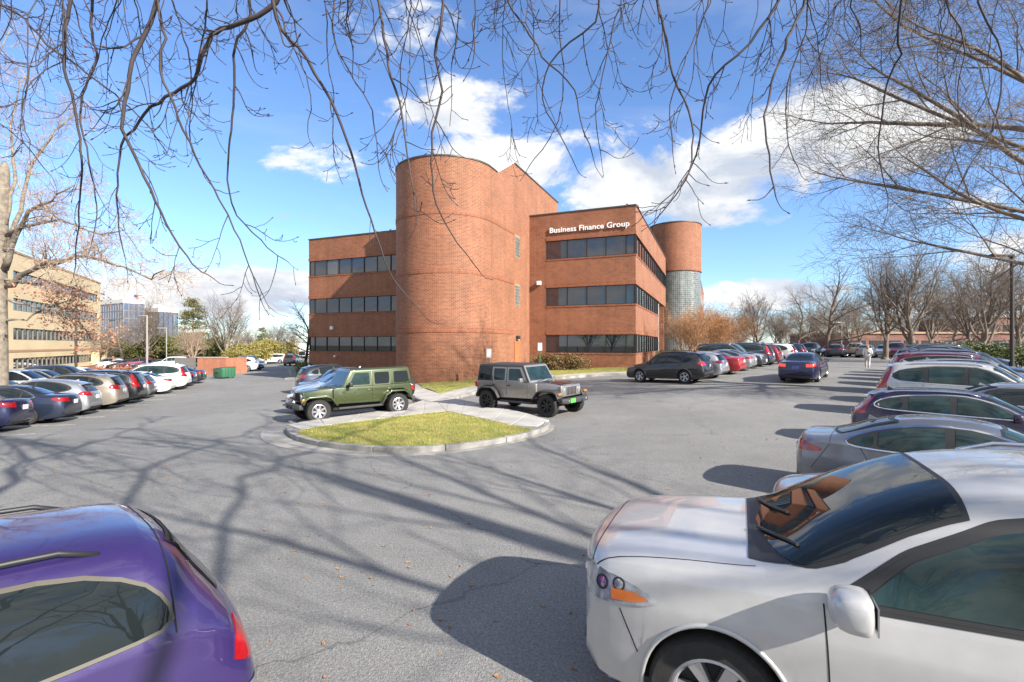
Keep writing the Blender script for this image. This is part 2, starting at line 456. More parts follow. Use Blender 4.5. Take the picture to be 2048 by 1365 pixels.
def grass_blades(name, poly, h, n, seed, material='blade', parent=None, hmin=.03, hmax=.075, crown=0.0):
    rnd = random.Random(seed); xs = [p[0] for p in poly]; ys = [p[1] for p in poly]; m = MB(); k = 0
    while k < n:
        x = rnd.uniform(min(xs), max(xs)); y = rnd.uniform(min(ys), max(ys))
        if not inside((x, y), poly): continue
        k += 1
        z = G(x, y) + h - .005 + (crown * min(1.0, min(math.hypot(x - p, y - q) for p, q in poly) / 1.2) if crown else 0)
        a = rnd.uniform(0, 6.28); w = rnd.uniform(.004, .009); hh = rnd.uniform(hmin, hmax); l = rnd.uniform(.0, .05); b = rnd.uniform(0, 6.28)
        c, s = math.cos(a) * w, math.sin(a) * w; o = len(m.v)
        m.v += [(x - c, y - s, z), (x + c, y + s, z), (x + math.cos(b) * l, y + math.sin(b) * l, z + hh)]; m.f.append((o, o + 1, o + 2))
    return stuff(m.build(name, material, parent))

# ---- the traffic island in front
isl_bottom = gpl([(574, 858), (571, 866), (580, 878), (610, 889), (660, 898), (730, 905), (800, 907), (870, 905), (940, 898), (1000, 889), (1050, 878), (1086, 867), (1101, 857), (1098, 849)])
isl_bottom = resample(chaikin(isl_bottom, 2, False), 41)
A_out = gpl([(574, 858), (600, 850), (660, 843), (720, 835), (790, 824), (846, 807), (866, 797)])
B_out = gpl([(1098, 849), (1060, 836), (1010, 824), (950, 811), (900, 801)])
outline = isl_bottom + B_out[1:] + A_out[::-1][:-1]
kerb_in_full = offset_poly(outline, -.17)
island = empty('traffic_island', (*gp(860, 860), G(*gp(860, 860))))
island['kind'] = 'structure'
def rel(o, parent): o.parent = parent; o.matrix_parent_inverse = Matrix.Translation(-parent.location); return o
class Holder: pass
def kids_rel(parent, fn):
    """build parts in world coordinates and attach them to a parent that only translates"""
    before = set(bpy.data.objects); fn()
    for o in set(bpy.data.objects) - before:
        if o.parent is None: o.parent = parent; o.location = o.location - parent.location
def build_island():
    nb = len(isl_bottom)
    terrain_patch('slab_base', offset_poly(outline, -.04), .112, 'concrete_joint', None, .3)
    ribbon_segments('kerb_stone', isl_bottom, kerb_in_full[:nb], .142, 'kerb', None, per=6)
    a_o = resample(offset_poly(A_out + [(A_out[-1][0] + 3, A_out[-1][1] - 3)], 0)[:-1], 7)
    a_in = resample(gpl([(603, 868), (650, 859), (700, 852), (750, 846), (810, 838), (892, 829)]), 7)
    ribbon_segments('paving_slab', a_o, a_in, .136, 'concrete', None, per=1, gap=.008, depth=.1)
    b_o = resample([B_out[4], B_out[3], B_out[2], B_out[1], B_out[0]], 6)
    b_in = resample(gpl([(892, 829), (930, 837), (980, 848), (1040, 864), (1075, 861)]), 6)
    ribbon_segments('paving_slab', b_o, b_in, .137, 'concrete', None, per=1, gap=.008, depth=.1)
    m = MB().prism(ccw([A_out[-1], B_out[4], gp(892, 829)]), lambda p: G(*p[:2]) + .05, lambda p: G(*p[:2]) + .135); m.build('paving_slab', 'concrete')
    # grass bed
    gin = gpl([(600, 870), (650, 860), (700, 853), (750, 847), (810, 839), (892, 830), (930, 838), (980, 849), (1042, 864)])
    k0 = [p for p in kerb_in_full[:nb]]
    lo = [p for p in k0 if gp(602, 880)[0] <= p[0] <= gp(1040, 868)[0]]
    lo = [p for p in k0[6:36]]
    bed = ccw(gin + lo[::-1])
    terrain_patch('grass_bed', bed, .135, 'lawn', None, .2, 0.5, crown=.02)
    grass_blades('grass', bed, .125, 26000, 3, crown=.02)
kids_rel(island, build_island)
def build_gutter():
    nb = len(isl_bottom); o1 = offset_poly(outline, .70)[:nb]; o2 = offset_poly(outline, .14)[:nb]; out = [(a[0] + (b[0] - a[0]) * sstep(0.1, .75, i / nb), a[1] + (b[1] - a[1]) * sstep(0.1, .75, i / nb)) for i, (a, b) in enumerate(zip(o1, o2))]; inn = offset_poly(outline, .012)[:len(isl_bottom)]
    for i in range(0, 40, 8):
        o = out[i:i + 9]; q = inn[i:i + 9]
        m = MB().prism(ccw(o + q[::-1]), lambda p: G(*p[:2]) - .1, lambda p: G(*p[:2]) + .012); m.build('gutter_slab', 'gutter')
gutter = empty('gutter', (*gp(700, 905), 0)); gutter['kind'] = 'structure'
kids_rel(gutter, build_gutter)
# mulch pit beside the green vehicle
pit = gpl([(824, 803), (838, 800), (856, 817), (838, 819)])
struct(terrain_patch('mulch_pit', pit, .012, 'mulch', None, .1))

# ---- lawns and walks round the building
def w(u, v): return (u * .924 + v * .3824, -u * .3824 + v * .924)
lawn_edge = gpl([(835, 772), (846, 781), (880, 793), (920, 783), (960, 774), (1040, 763), (1110, 755), (1190, 749), (1258, 747)])
lawn_poly = lawn_edge + [w(-5.0, 36.4), w(-4.6, 39.5), w(-30, 40.5), w(-24.5, 36.5)]
lawn = terrain_patch('lawn', lawn_poly, .14, 'lawn', None, .3, 1.0, crown=.06); struct(lawn)
grass_blades('lawn_grass', ccw(lawn_poly), .14, 22000, 5, hmin=.04, hmax=.09, crown=.06)
walk = empty('sidewalk', (*gp(1000, 780), 0)); walk['kind'] = 'structure'
def build_walk():
    e = resample(lawn_edge, 17)
    o = offset_poly(lawn_edge + [w(-5.0, 36.4), w(-4.6, 39.5), w(-30, 40.5), w(-24.5, 36.5)], 1.45)[:len(lawn_edge)]
    o = resample(o, 17)
    ribbon_segments('paving_slab', o, e, .136, 'concrete', None, per=1, gap=.008)
    oo = resample(offset_poly(o + [w(-5.0, 36.4), w(-30, 40.5)], .16)[:17], 17)
    ribbon_segments('kerb_stone', oo, o, .142, 'kerb', None, per=2, gap=.006)
kids_rel(walk, build_walk)
# side lawn with walk right of the building
side_poly = [w(-4.4, 36.6), w(-1.5, 38.5), w(-1.2, 64), w(-4.4, 64)]
struct(terrain_patch('planting_strip', side_poly, .10, 'soil', None, .3))
m_ = empty('side_kerb', (*w(-1.3, 50), 0)); m_['kind'] = 'structure'
kids_rel(m_, lambda: ribbon_segments('kerb_stone', resample([w(-.95, 37.2), w(-.8, 64)], 12), resample([w(-1.15, 37.2), w(-1.0, 64)], 12), .14, 'kerb', None, 1, .006))
# ================================================================== brick office building
ANG = -math.asin(.3824)
B0 = (-22.0, 38.8, .55)
office = empty('office_building', (*w(B0[0], B0[1]), B0[2]), ANG)
tag(office, 'red brick office building with rounded stair tower and three bands of dark windows', 'building')
class BB(MB):
    """boxes given in building coordinates (u, v, z)"""
    def b(s, u0, u1, v0, v1, z0, z1): return s.box(u0 - B0[0], u1 - B0[0], v0 - B0[1], v1 - B0[1], z0 - B0[2], z1 - B0[2])
def lp(u, v, z): return (u - B0[0], v - B0[1], z - B0[2])
ZW = [(1.95, 3.42), (5.80, 7.32), (9.67, 11.20)]; ZT = 13.43; ZB = -.6
UL, UR, UTL, UTR, VF = -38.8, -5.67, -21.67, -14.47, 38.8
VS, VE = 55.4, 63.8            # side wall end on the lower floors, end of the overhanging top floor
def layers():
    z = ZB; out = []
    for a, b in ZW: out.append((z, a)); z = b
    out.append((z, ZT)); return out
wl = BB(); wr_ = BB()
for i, (a, b) in enumerate(layers()):
    wl.b(UL, -21.0, VF, 66, a, b)
    ve = VS if i < 2 else VE
    wr_.b(-12.98, UR, VF, ve, a, b)
wr_.b(-14.6, -12.98, VF, 60, ZB, ZT)
wl.build('wall', 'brick', office, uv=True); wr_.build('wall', 'brick', office, uv=True)
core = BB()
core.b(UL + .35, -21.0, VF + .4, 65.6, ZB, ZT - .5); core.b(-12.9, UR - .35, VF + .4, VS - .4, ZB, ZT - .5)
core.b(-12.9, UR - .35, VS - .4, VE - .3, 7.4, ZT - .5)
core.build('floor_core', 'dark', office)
rc = BB(); rc.b(-12.9, -9.2, VS, 66, ZB, 9.6); rc.build('recess_wall', 'brick', office, uv=True)
# courses above and below each window band
for a, b in ZW:
    for nm, z0, z1, pr, mt in (('soldier_course', b, b + .28, .035, 'brick_soldier'), ('sill_course', a - .12, a, .035, 'brick_soldier')):
        c = BB(); c.b(UL - pr, -21.2, VF - pr, VF + .2, z0, z1); c.build(nm, mt, office, uv=True)
        ve = VS if b < 9 else VE
        c = BB(); c.b(-12.98, UR + pr, VF - pr, VF + .2, z0, z1); c.b(UR - .2, UR + pr, VF + .2, ve, z0, z1); c.build(nm, mt, office, uv=True)
# parapet caps
for args in ((UL - .06, -20.8, VF - .06, 66.06), (-14.6, UR + .06, VF - .06, VE + .06)):
    c = BB(); c.b(*args, ZT, ZT + .09); c.build('parapet_cap', 'bronze', office)
# windows
def window_band(axis, c, marks, z0, z1, recess=.09):
    """axis 'u': band on the front (c = v of the wall); axis 'v': band on the side (c = u of the wall)"""
    f = BB(); t = .035
    def put(m, a0, a1, d0, d1, za, zb):
        if axis == 'u': m.b(a0, a1, c + d0, c + d1, za, zb)
        else: m.b(c - d1, c - d0, a0, a1, za, zb)
    put(f, marks[0], marks[-1], recess - .05, recess + .08, z0, z0 + .05); put(f, marks[0], marks[-1], recess - .05, recess + .08, z1 - .05, z1)
    for a in marks: put(f, a - t, a + t, recess - .06, recess + .08, z0 + .05, z1 - .05)
    fo = f.build('window_band', 'frame_dark', office)
    rnd = random.Random(int(z0 * 10) + len(marks))
    for a0, a1 in zip(marks, marks[1:]):
        g = BB(); put(g, a0 + t, a1 - t, recess, recess + .02, z0 + .05, z1 - .05)
        if axis == 'u':   # panes never sit perfectly flat: a hair of tilt breaks up the reflections
            k = rnd.uniform(-.016, .016); g.v = [(x, y + (i % 4 // 2) * 0 + (k if (i % 2) else -k), z) for i, (x, y, z) in enumerate(g.v)]
        g.build('pane', 'glass_cloud_tone' if rnd.random() < (.2 if z0 > 9 and c == VF else .06) else 'glass_office', fo)
left_marks = [UL + .05, UL + .75] + [UL + .75 + 1.57 * i for i in range(1, 11)]
right_marks = [-12.98, -11.18, -9.56, -8.0, -6.43, UR - .03]
side_marks = [VF + .06] + [VF + .85 + 1.575 * i for i in range(11)]
for i, (a, b) in enumerate(ZW):
    window_band('u', VF, left_marks, a, b); window_band('u', VF, right_marks, a, b)
    sm = side_marks[:-1] + [VS - .02] if i < 2 else [VF + .06] + [VF + .85 + 1.6 * i for i in range(15)]
    window_band('v', UR, sm, a, b)
# ---- stair tower: a half cylinder with straight flanks, then the taller block with a sloping shoulder
TC = (-18.07, 31.2); TR = 3.6; TZ = 15.0; BZ = 16.75
def arc_wall(name, r, z0, z1, mt, cen=TC, a0=180, a1=360, v_end=36, n=56, thick=.3):
    """wall round the front of the tower with arc-length UVs"""
    pts = [(cen[0] - r, v_end)] + [(cen[0] + r * math.cos(R(a0 + (a1 - a0) * i / n)), cen[1] + r * math.sin(R(a0 + (a1 - a0) * i / n))) for i in range(n + 1)] + [(cen[0] + r, v_end)]
    inn = [(cen[0] + (p[0] - cen[0]) * (1 - thick / r), p[1] if i in (0, len(pts) - 1) else cen[1] + (p[1] - cen[1]) * (1 - thick / r)) for i, p in enumerate(pts)]
    m = MB(); N_ = len(pts); s = [0]
    for a, b in zip(pts, pts[1:]): s.append(s[-1] + math.hypot(b[0] - a[0], b[1] - a[1]))
    for p in pts: m.v.append(lp(p[0], p[1], z0)); m.v.append(lp(p[0], p[1], z1))
    k = len(m.v)
    for p in inn: m.v.append(lp(p[0], p[1], z0)); m.v.append(lp(p[0], p[1], z1))
    for i in range(N_ - 1): m.f.append((2 * i, 2 * i + 2, 2 * i + 3, 2 * i + 1))
    no = len(m.f)
    for i in range(N_ - 1):
        m.f.append((2 * i + 1, 2 * i + 3, k + 2 * i + 3, k + 2 * i + 1)); m.f.append((2 * i, k + 2 * i, k + 2 * i + 2, 2 * i + 2)); m.f.append((k + 2 * i + 2, k + 2 * i, k + 2 * i + 1, k + 2 * i + 3))
    me = m.mesh(name, mt); uvl = me.uv_layers.new(name='UVMap')
    for p in me.polygons:
        for li in p.loop_indices:
            vi = me.loops[li].vertex_index; vi = vi % k
            uvl.data[li].uv = (s[vi // 2], me.vertices[me.loops[li].vertex_index].co.z + B0[2])
    smooth_mesh(me, 30)
    return mk(name, me, office)
arc_wall('tower_wall', TR, ZB, TZ, 'brick', v_end=32.2)
for z in (3.42, 7.32, 11.20): arc_wall('soldier_course', TR + .03, z, z + .30, 'brick_soldier', v_end=35.4, thick=.1)
arc_wall('tower_cap', TR + .05, TZ, TZ + .1, 'bronze', v_end=32.25, thick=.4)
rf = MB(); pts = [(TC[0] + (TR - .2) * math.cos(R(180 + 180 * i / 40)), TC[1] + (TR - .2) * math.sin(R(180 + 180 * i / 40))) for i in range(41)] + [(UTR - .2, 33), (UTL + .2, 33)]
rf.prism([lp(p[0], p[1], 0)[:2] for p in pts], TZ - .35 - B0[2], TZ - .25 - B0[2]); rf.build('tower_roof', 'dark', office)
def flank(u, thick, name='block_wall', u_top=None):
    prof = [(32.2, ZB), (47, ZB), (47, BZ), (35.3, BZ), (32.2, TZ)]
    m = MB(); m.extrude([lp(u, v, z) for v, z in prof], (-thick, 0, 0)); return m.build(name, 'brick', office, uv=True)
flank(UTR, 3.6); flank(UTR - 3.603, 3.597)
m = BB(); m.b(-24.3, UTL, 36.4, 47, 9, BZ); m.build('block_wall', 'brick', office, uv=True)
for (v0, z0, v1, z1) in ((32.2, TZ, 35.3, BZ), (35.3, BZ, 47.05, BZ)):
    m = MB(); m.extrude([lp(UTR + .06, v0, z0), lp(UTR + .06, v1, z1), lp(UTR + .06, v1, z1 + .1), lp(UTR + .06, v0, z0 + .1)], (-7.3, 0, 0)); m.build('block_cap', 'lamp_lens' if z0 == TZ else 'bronze', office)
m = BB(); m.b(-24.36, UTL - .05, 36.34, 47.05, BZ, BZ + .1); m.build('block_cap', 'bronze', office)
# glass block windows, door and lamp on the tower flank
for z0, z1 in ((9.55, 11.20), (5.72, 7.32)):
    f = BB(); f.b(UTR, UTR + .018, 35.5, 36.62, z0 - .06, z1 + .06)
    fo = f.build('glass_block_window', 'beige_band', office); g = BB()
    for i in range(5):
        for j in range(8):
            v = 35.6 + i * .19; z = z0 + j * .2; g.b(UTR - .02, UTR + .035, v, v + .17, z, z + .18)
    go = g.build('glass_blocks', 'glass_block', fo, uv=True); stuff(go)
d = BB(); d.b(UTR, UTR + .05, 35.5, 36.5, .55, 2.75); do = d.build('door', 'door_paint', office)
h = BB(); h.b(UTR + .05, UTR + .11, 36.28, 36.36, 1.5, 1.75); h.build('handle', 'lamp_grey', do)
fr = BB(); fr.b(UTR, UTR + .08, 35.38, 35.5, .55, 2.87); fr.b(UTR, UTR + .08, 36.5, 36.62, .55, 2.87); fr.b(UTR, UTR + .08, 35.5, 36.5, 2.75, 2.87); fr.build('door_frame', 'door_paint', office)
l = BB(); l.b(UTR, UTR + .22, 35.75, 36.2, 3.02, 3.32); lo = l.build('door_lamp', 'lamp_metal', office); l = BB(); l.b(UTR + .03, UTR + .19, 35.8, 36.15, 2.97, 3.02); l.build('lamp_lens', 'lamp_lens', lo)
for u, z in ((-13.55, 7.75), (-35.6, 4.3), (-35.2, 1.45)):
    k = .16 if z > 2 else .09
    l = BB(); l.b(u - k, u + k, VF - .3, VF - .06, z - k, z + k); fo = l.build('flood_lamp', 'white_paint', office); l = BB(); l.b(u - .04, u + .04, VF - .06, VF, z - .04, z + .04); l.build('bracket', 'lamp_grey', fo)
for z0_ in (0,):
    j_ = BB(); j_.b(UTR - .001, UTR + .003, 31.19, 31.215, ZB, TZ); j_.build('movement_joint', 'seam_line', office)
    j_ = BB(); j_.b(-12.995, -12.975, VF - .004, VF + .01, ZB, ZT); j_.build('movement_joint', 'seam_line', office)
    j_ = BB(); j_.b(UTR - .001, UTR + .003, 37.9, 37.925, ZB, BZ); j_.build('movement_joint', 'seam_line', office)
# ---- rear tower with glass block drum, and the wing beyond
RC = (-4.9, 68.3)
def drum(name, r, z0, z1, mt, n=64):
    m = MB()
    for i in range(n + 1):
        a = 2 * math.pi * i / n; p = (RC[0] + r * math.cos(a), RC[1] + r * math.sin(a)); m.v.append(lp(*p, z0)); m.v.append(lp(*p, z1))
    m.f = [(2 * i, 2 * i + 2, 2 * i + 3, 2 * i + 1) for i in range(n)] + [tuple(2 * i + 1 for i in range(n))]
    me = m.mesh(name, mt); uvl = me.uv_layers.new(name='UVMap')
    for p in me.polygons:
        for li in p.loop_indices:
            vi = me.loops[li].vertex_index; uvl.data[li].uv = (vi // 2 * 2 * math.pi * r / n, me.vertices[vi].co.z)
    smooth_mesh(me, 40); return mk(name, me, office)
drum('rear_tower_wall', 3.3, 12.0, 18.1, 'brick'); drum('glass_block_drum', 3.2, .3, 12.0, 'glass_block'); drum('rear_tower_cap', 3.36, 18.1, 18.22, 'bronze')
drum('soldier_course', 3.33, 12.0, 12.3, 'brick_soldier')
c = BB(); c.b(-12, -2.2, 70, 112, ZB, 13.2); c.build('rear_wing_wall', 'brick', office, uv=True)
c = BB(); c.b(-12, -2.14, 69.9, 112, 13.2, 13.3); c.build('parapet_cap', 'bronze', office)
for z0 in (1.95, 5.8, 9.67):
    for i in range(12):
        c = BB(); c.b(-2.21, -2.17, 73 + i * 3, 75.6 + i * 3, z0, z0 + 1.5); c.build('pane', 'glass_office', office)
c = MB(); c.lathe([(.28, ZB - B0[2]), (.28, 9.6 - B0[2])], 16, c=(-6.1 - B0[0], 57.5 - B0[1], 0)); c.build('column', 'lamp_grey', office, smooth=True)
c = BB(); c.b(-9.19, -9.1, VS + .2, 63, .8, 9.4); c.build('lobby_glass', 'glass_office', office)
m = BB(); m.b(-8.5, -6.0, VS + 9.5, VS + 10, ZB, 9.67); m.build('recess_wall', 'brick', office, uv=True)

# ---- sign letters on the wing
def text_mesh(s, size, ext, off=0.0):
    cu = bpy.data.curves.new('t', 'FONT'); cu.body = s; cu.size = size; cu.extrude = ext; cu.offset = off; cu.resolution_u = 3
    o = bpy.data.objects.new('t', cu); COL.objects.link(o); dg = bpy.context.evaluated_depsgraph_get(); dg.update()
    me = bpy.data.meshes.new_from_object(o.evaluated_get(dg)); bpy.data.objects.remove(o); bpy.data.curves.remove(cu); return me
def xmax(me): return max((v.co.x for v in me.vertices), default=0)
sign = empty('wall_sign', (*w(-12.67, VF - .1), 11.84), ANG)
tag(sign, 'white raised letters Business Finance Group high on the brick wing', 'sign')
TXT = 'Business Finance Group'; full = xmax(text_mesh(TXT, .62, .03)); sc = 6.54 / full
for i, ch in enumerate(TXT):
    if ch == ' ': continue
    xr = xmax(text_mesh(TXT[:i + 1], .62, .03)) * sc
    me = text_mesh(ch, .62, .035, .006); k = xmax(me)
    x1 = xr - k * 1.0
    for v in me.vertices: v.co = (v.co.x * sc * .98 + xr - k * sc * .98, -v.co.z, v.co.y)
    me.materials.append(MATS['letter_white']); mk('letter', me, sign)

# ================================================================== beige office block on the left
bdir = Vector((-.447, .894)); bnor = Vector((.894, .447))
C1 = Vector((at(201, 95), 95.0)); BZ0 = -2.6
beige = empty('beige_office_block', (C1.x, C1.y, BZ0), math.atan2(-bdir.y, -bdir.x))
tag(beige, 'tan four storey office block with ribbon windows at the left', 'building')
# local x runs along the facade towards the camera; local +y is towards the lot
def bz(rel_): return rel_ + CAMH - BZ0
rows = [(-3.1, -1.75), (.64, 2.16), (4.4, 6.0), (8.1, 9.5)]; top = 11.8
def bb(m, x0, x1, y0, y1, a, b): return m.box(x0, x1, y0, y1, bz(a), bz(b))
m = MB(); z = -6.0; LEN = 52
for a, b in rows:
    bb(m, 0, LEN, -20, 0, z, a); z = b
bb(m, 0, LEN, -20, 0, z, top)
for a, b in rows:
    bb(m, 0, 1.6, -20, 0, a, b); bb(m, 36.5, LEN, -20, 0, a, b)
m.build('wall', 'beige', beige)
m = MB(); bb(m, -.1, LEN, -20, .1, top, top + .25); m.build('parapet_cap', 'beige_band', beige)
m = MB(); bb(m, -.05, LEN, -19, .05, -.95, -.65); m.build('string_course', 'beige_band', beige)
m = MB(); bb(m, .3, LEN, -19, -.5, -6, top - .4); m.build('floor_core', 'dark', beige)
for a, b in rows:
    f = MB(); bb(f, 1.6, 36.5, -.3, -.1, a, a + .07); bb(f, 1.6, 36.5, -.3, -.1, b - .07, b); n = 22
    for i in range(n + 1): x = 1.6 + 34.9 * i / n; bb(f, x - .09, x + .09, -.3, -.09, a + .07, b - .07)
    fo = f.build('window_band', 'mullion_far', beige)
    for i in range(n):
        x = 1.6 + 34.9 * i / n; g = MB(); bb(g, x + .09, x + 34.9 / n - .09, -.25, -.2, a + .07, b - .07); g.build('pane', 'glass_office', fo)
m = MB(); bb(m, 1.2, 5.2, .3, .4, -4.1, -1.3); m.build('entrance_recess', 'dark', beige)
m = MB(); bb(m, .6, 1.2, 0.0, 1.2, -4.3, -1.0); bb(m, 5.2, 5.8, 0.0, 1.2, -4.3, -1.0); bb(m, .6, 5.8, 0.0, 1.2, -1.3, -.96); m.build('entrance_surround', 'beige', beige)
bw = empty('brick_wall', (C1.x - bdir.x * 8 + bnor.x * 3.5, C1.y - bdir.y * 8 + bnor.y * 3.5, -1.7), math.atan2(-bdir.y, -bdir.x)); tag(bw, 'low red brick planter wall along the tan office block', 'wall')
m = MB().box(0, 30, -.2, .2, -.6, 1.0); m.build('wall', 'brick_far', bw, uv=True); m = MB().box(-.05, 30.05, -.25, .25, 1.0, 1.1); m.build('coping', 'beige', bw)

# ================================================================== far buildings
def glass_block(name, label, px0, Y, rz, wx, wy, ztop, white, parent_bits=True, cols=(12, 10), rowsn=7, z0=-4):
    e = empty(name, (at(px0, Y), Y, z0), rz); tag(e, label, 'building'); H = ztop - z0
    MB().box(0, wx, 0, wy, 0, H - 2.2).build('wall', 'glass_far', e)
    MB().box(-.3, wx + .3, -.3, wy + .3, H - 2.2, H).build('parapet', 'white_wall', e)
    m = MB()
    for i in range(cols[0] + 1): x = wx * i / cols[0]; m.box(x - .12, x + .12, -.15, 0, 0, H - 2.2)
    for i in range(cols[1] + 1): y = wy * i / cols[1]; m.box(wx, wx + .15, y - .12, y + .12, 0, H - 2.2); m.box(-.15, 0, y - .12, y + .12, 0, H - 2.2)
    if not white:
        for j in range(rowsn): z = (H - 2.2) * j / rowsn; m.box(-.15, wx + .15, -.15, wy, z, z + .25)
    stuff(m.build('curtain_grid', 'lamp_grey' if not white else 'frame_dark', e))
    if white:
        for j in range(rowsn): z = (H - 2.2) * (j + .15) / rowsn; MB().box(-.25, .2, wy * .3, wy + .1, z, z + 1.1).build('white_band', 'white_wall', e)
    for k in range(2): MB().box(wx * .3, wx * .3 + 4, wy * (.2 + .3 * k), wy * (.2 + .3 * k) + 3, H, H + 1.2 + k).build('roof_plant', 'white_wall', e)
    return e
glass_block('glass_office_tower', 'blue glass curtain wall tower with white parapet behind the trees', 247, 250, R(60), 9, 34, 26.2, False, cols=(4, 12))
glass_block('glass_office_tower', 'lower dark glass office tower with white floor bands', 317, 255, R(60), 9, 24, 22.0, True, cols=(4, 8))
def low_block(name, label, cat, px0, px1, Y, y_top, z0, wallm, cap, depth=14, dark=None):
    e = empty(name, (at((px0 + px1) / 2, Y), Y, z0)); tag(e, label, cat); hw = (at(px1, Y) - at(px0, Y)) / 2; H = zat(y_top, Y) - z0
    MB().box(-hw, hw, 0, depth, 0, H).build('wall', wallm, e, uv=True)
    MB().box(-hw - .2, hw + .2, -.3, depth + .2, H, H + .35).build('roof_edge', cap, e)
    if dark:
        n = dark[2]
        for i in range(n):
            x = -hw + 2 * hw * (i + .1) / n; MB().box(x, x + 2 * hw * .8 / n, -.06, 0, dark[0], dark[1]).build('opening', 'dark', e)
    return e
low_block('parking_deck', 'long low tan parking deck with dark openings behind the left lot', 'garage', 190, 470, 110, 697, -2.6, 'beige', 'white_wall', 18, (.3, 2.2, 14))
low_block('far_warehouse', 'distant white low warehouse at the end of the left lane', 'building', 548, 612, 165, 684, -1.2, 'white_wall', 'white_wall', 20, (.2, 1.6, 4))
low_block('brick_block', 'long low red brick building behind the bare trees on the right', 'building', 1700, 2260, 92, 668, 0.2, 'brick_dim', 'beige_band', 20, (1.4, 3.2, 16))
low_block('far_house', 'small tan building with pale roof beyond the far car row', 'building', 1540, 1650, 150, 690, -.5, 'beige', 'white_wall', 12, (.8, 2.0, 5))
low_block('brick_block', 'tall brick block showing through branches at the right edge', 'building', 1975, 2200, 118, 636, 0.2, 'brick_dim', 'beige_band', 20, (5.5, 7.2, 8))
# ================================================================== vehicles
def pchip(pts):
    xs = [p[0] for p in pts]; ys = [p[1] for p in pts]; n = len(xs)
    h = [xs[i + 1] - xs[i] for i in range(n - 1)]; d = [(ys[i + 1] - ys[i]) / h[i] for i in range(n - 1)]
    m = [0.0] * n; m[0] = d[0]; m[-1] = d[-1]
    for i in range(1, n - 1):
        if d[i - 1] * d[i] <= 0: m[i] = 0
        else:
            w1 = 2 * h[i] + h[i - 1]; w2 = h[i] + 2 * h[i - 1]; m[i] = (w1 + w2) / (w1 / d[i - 1] + w2 / d[i])
    def f(x):
        if x <= xs[0]: return ys[0]
        if x >= xs[-1]: return ys[-1]
        lo = 0
        for i in range(n - 1):
            if x <= xs[i + 1]: lo = i; break
        t = (x - xs[lo]) / h[lo]; t2 = t * t; t3 = t2 * t
        return (2 * t3 - 3 * t2 + 1) * ys[lo] + (t3 - 2 * t2 + t) * h[lo] * m[lo] + (-2 * t3 + 3 * t2) * ys[lo + 1] + (t3 - t2) * h[lo] * m[lo + 1]
    return f
def paint(name, c, metal=.35, rough=.38):
    m = mat(name, c, rough, metal, coat=1.0, var=.05, vscale=9, spec=.5, coatr=.035)
    return m
mat('car_glass', (.010, .014, .015), .02, ior=1.5)
mat('car_glass_teal', (.018, .036, .035), .03, ior=1.5, var=.6, vscale=2.5)
mat('car_trim', (.018, .018, .019), .5)
mat('car_cladding', (.035, .035, .036), .65, bump=.15, bscale=300)
mat('seam', (.01, .01, .01), .8)
mat('chrome', (.62, .62, .64), .12, 1.0)
mat('tyre', (.022, .021, .020), .85, var=.3, vscale=20, bump=.2, bscale=120)
mat('rim', (.48, .48, .50), .3, .8)
mat('rim_dark', (.03, .03, .032), .35, .7)
mat('rim_back', (.02, .02, .02), .8)
mat('headlamp', (.42, .44, .47), .08, .5, coat=1.0, var=.5, vscale=14)
mat('tail_red', (.30, .007, .010), .12, coat=1.0, var=.35, vscale=10)
_m = mat('tail_lit', (.5, .02, .015), .15, coat=1.0); _m.node_tree.nodes['Principled BSDF'].inputs['Emission Color'].default_value = (1, .08, .03, 1); _m.node_tree.nodes['Principled BSDF'].inputs['Emission Strength'].default_value = .35
mat('amber', (.65, .16, .02), .15, coat=1.0)
mat('plate', (.62, .63, .66), .4)
mat('plate_blue', (.12, .16, .45), .4)
mat('plate_green', (.10, .42, .08), .4)
mat('underbody', (.012, .012, .012), .9)
mat('seat', (.42, .38, .30), .8)
mat('tan_trim', (.075, .066, .05), .6)
mat('bumper_grey', (.13, .135, .14), .5)

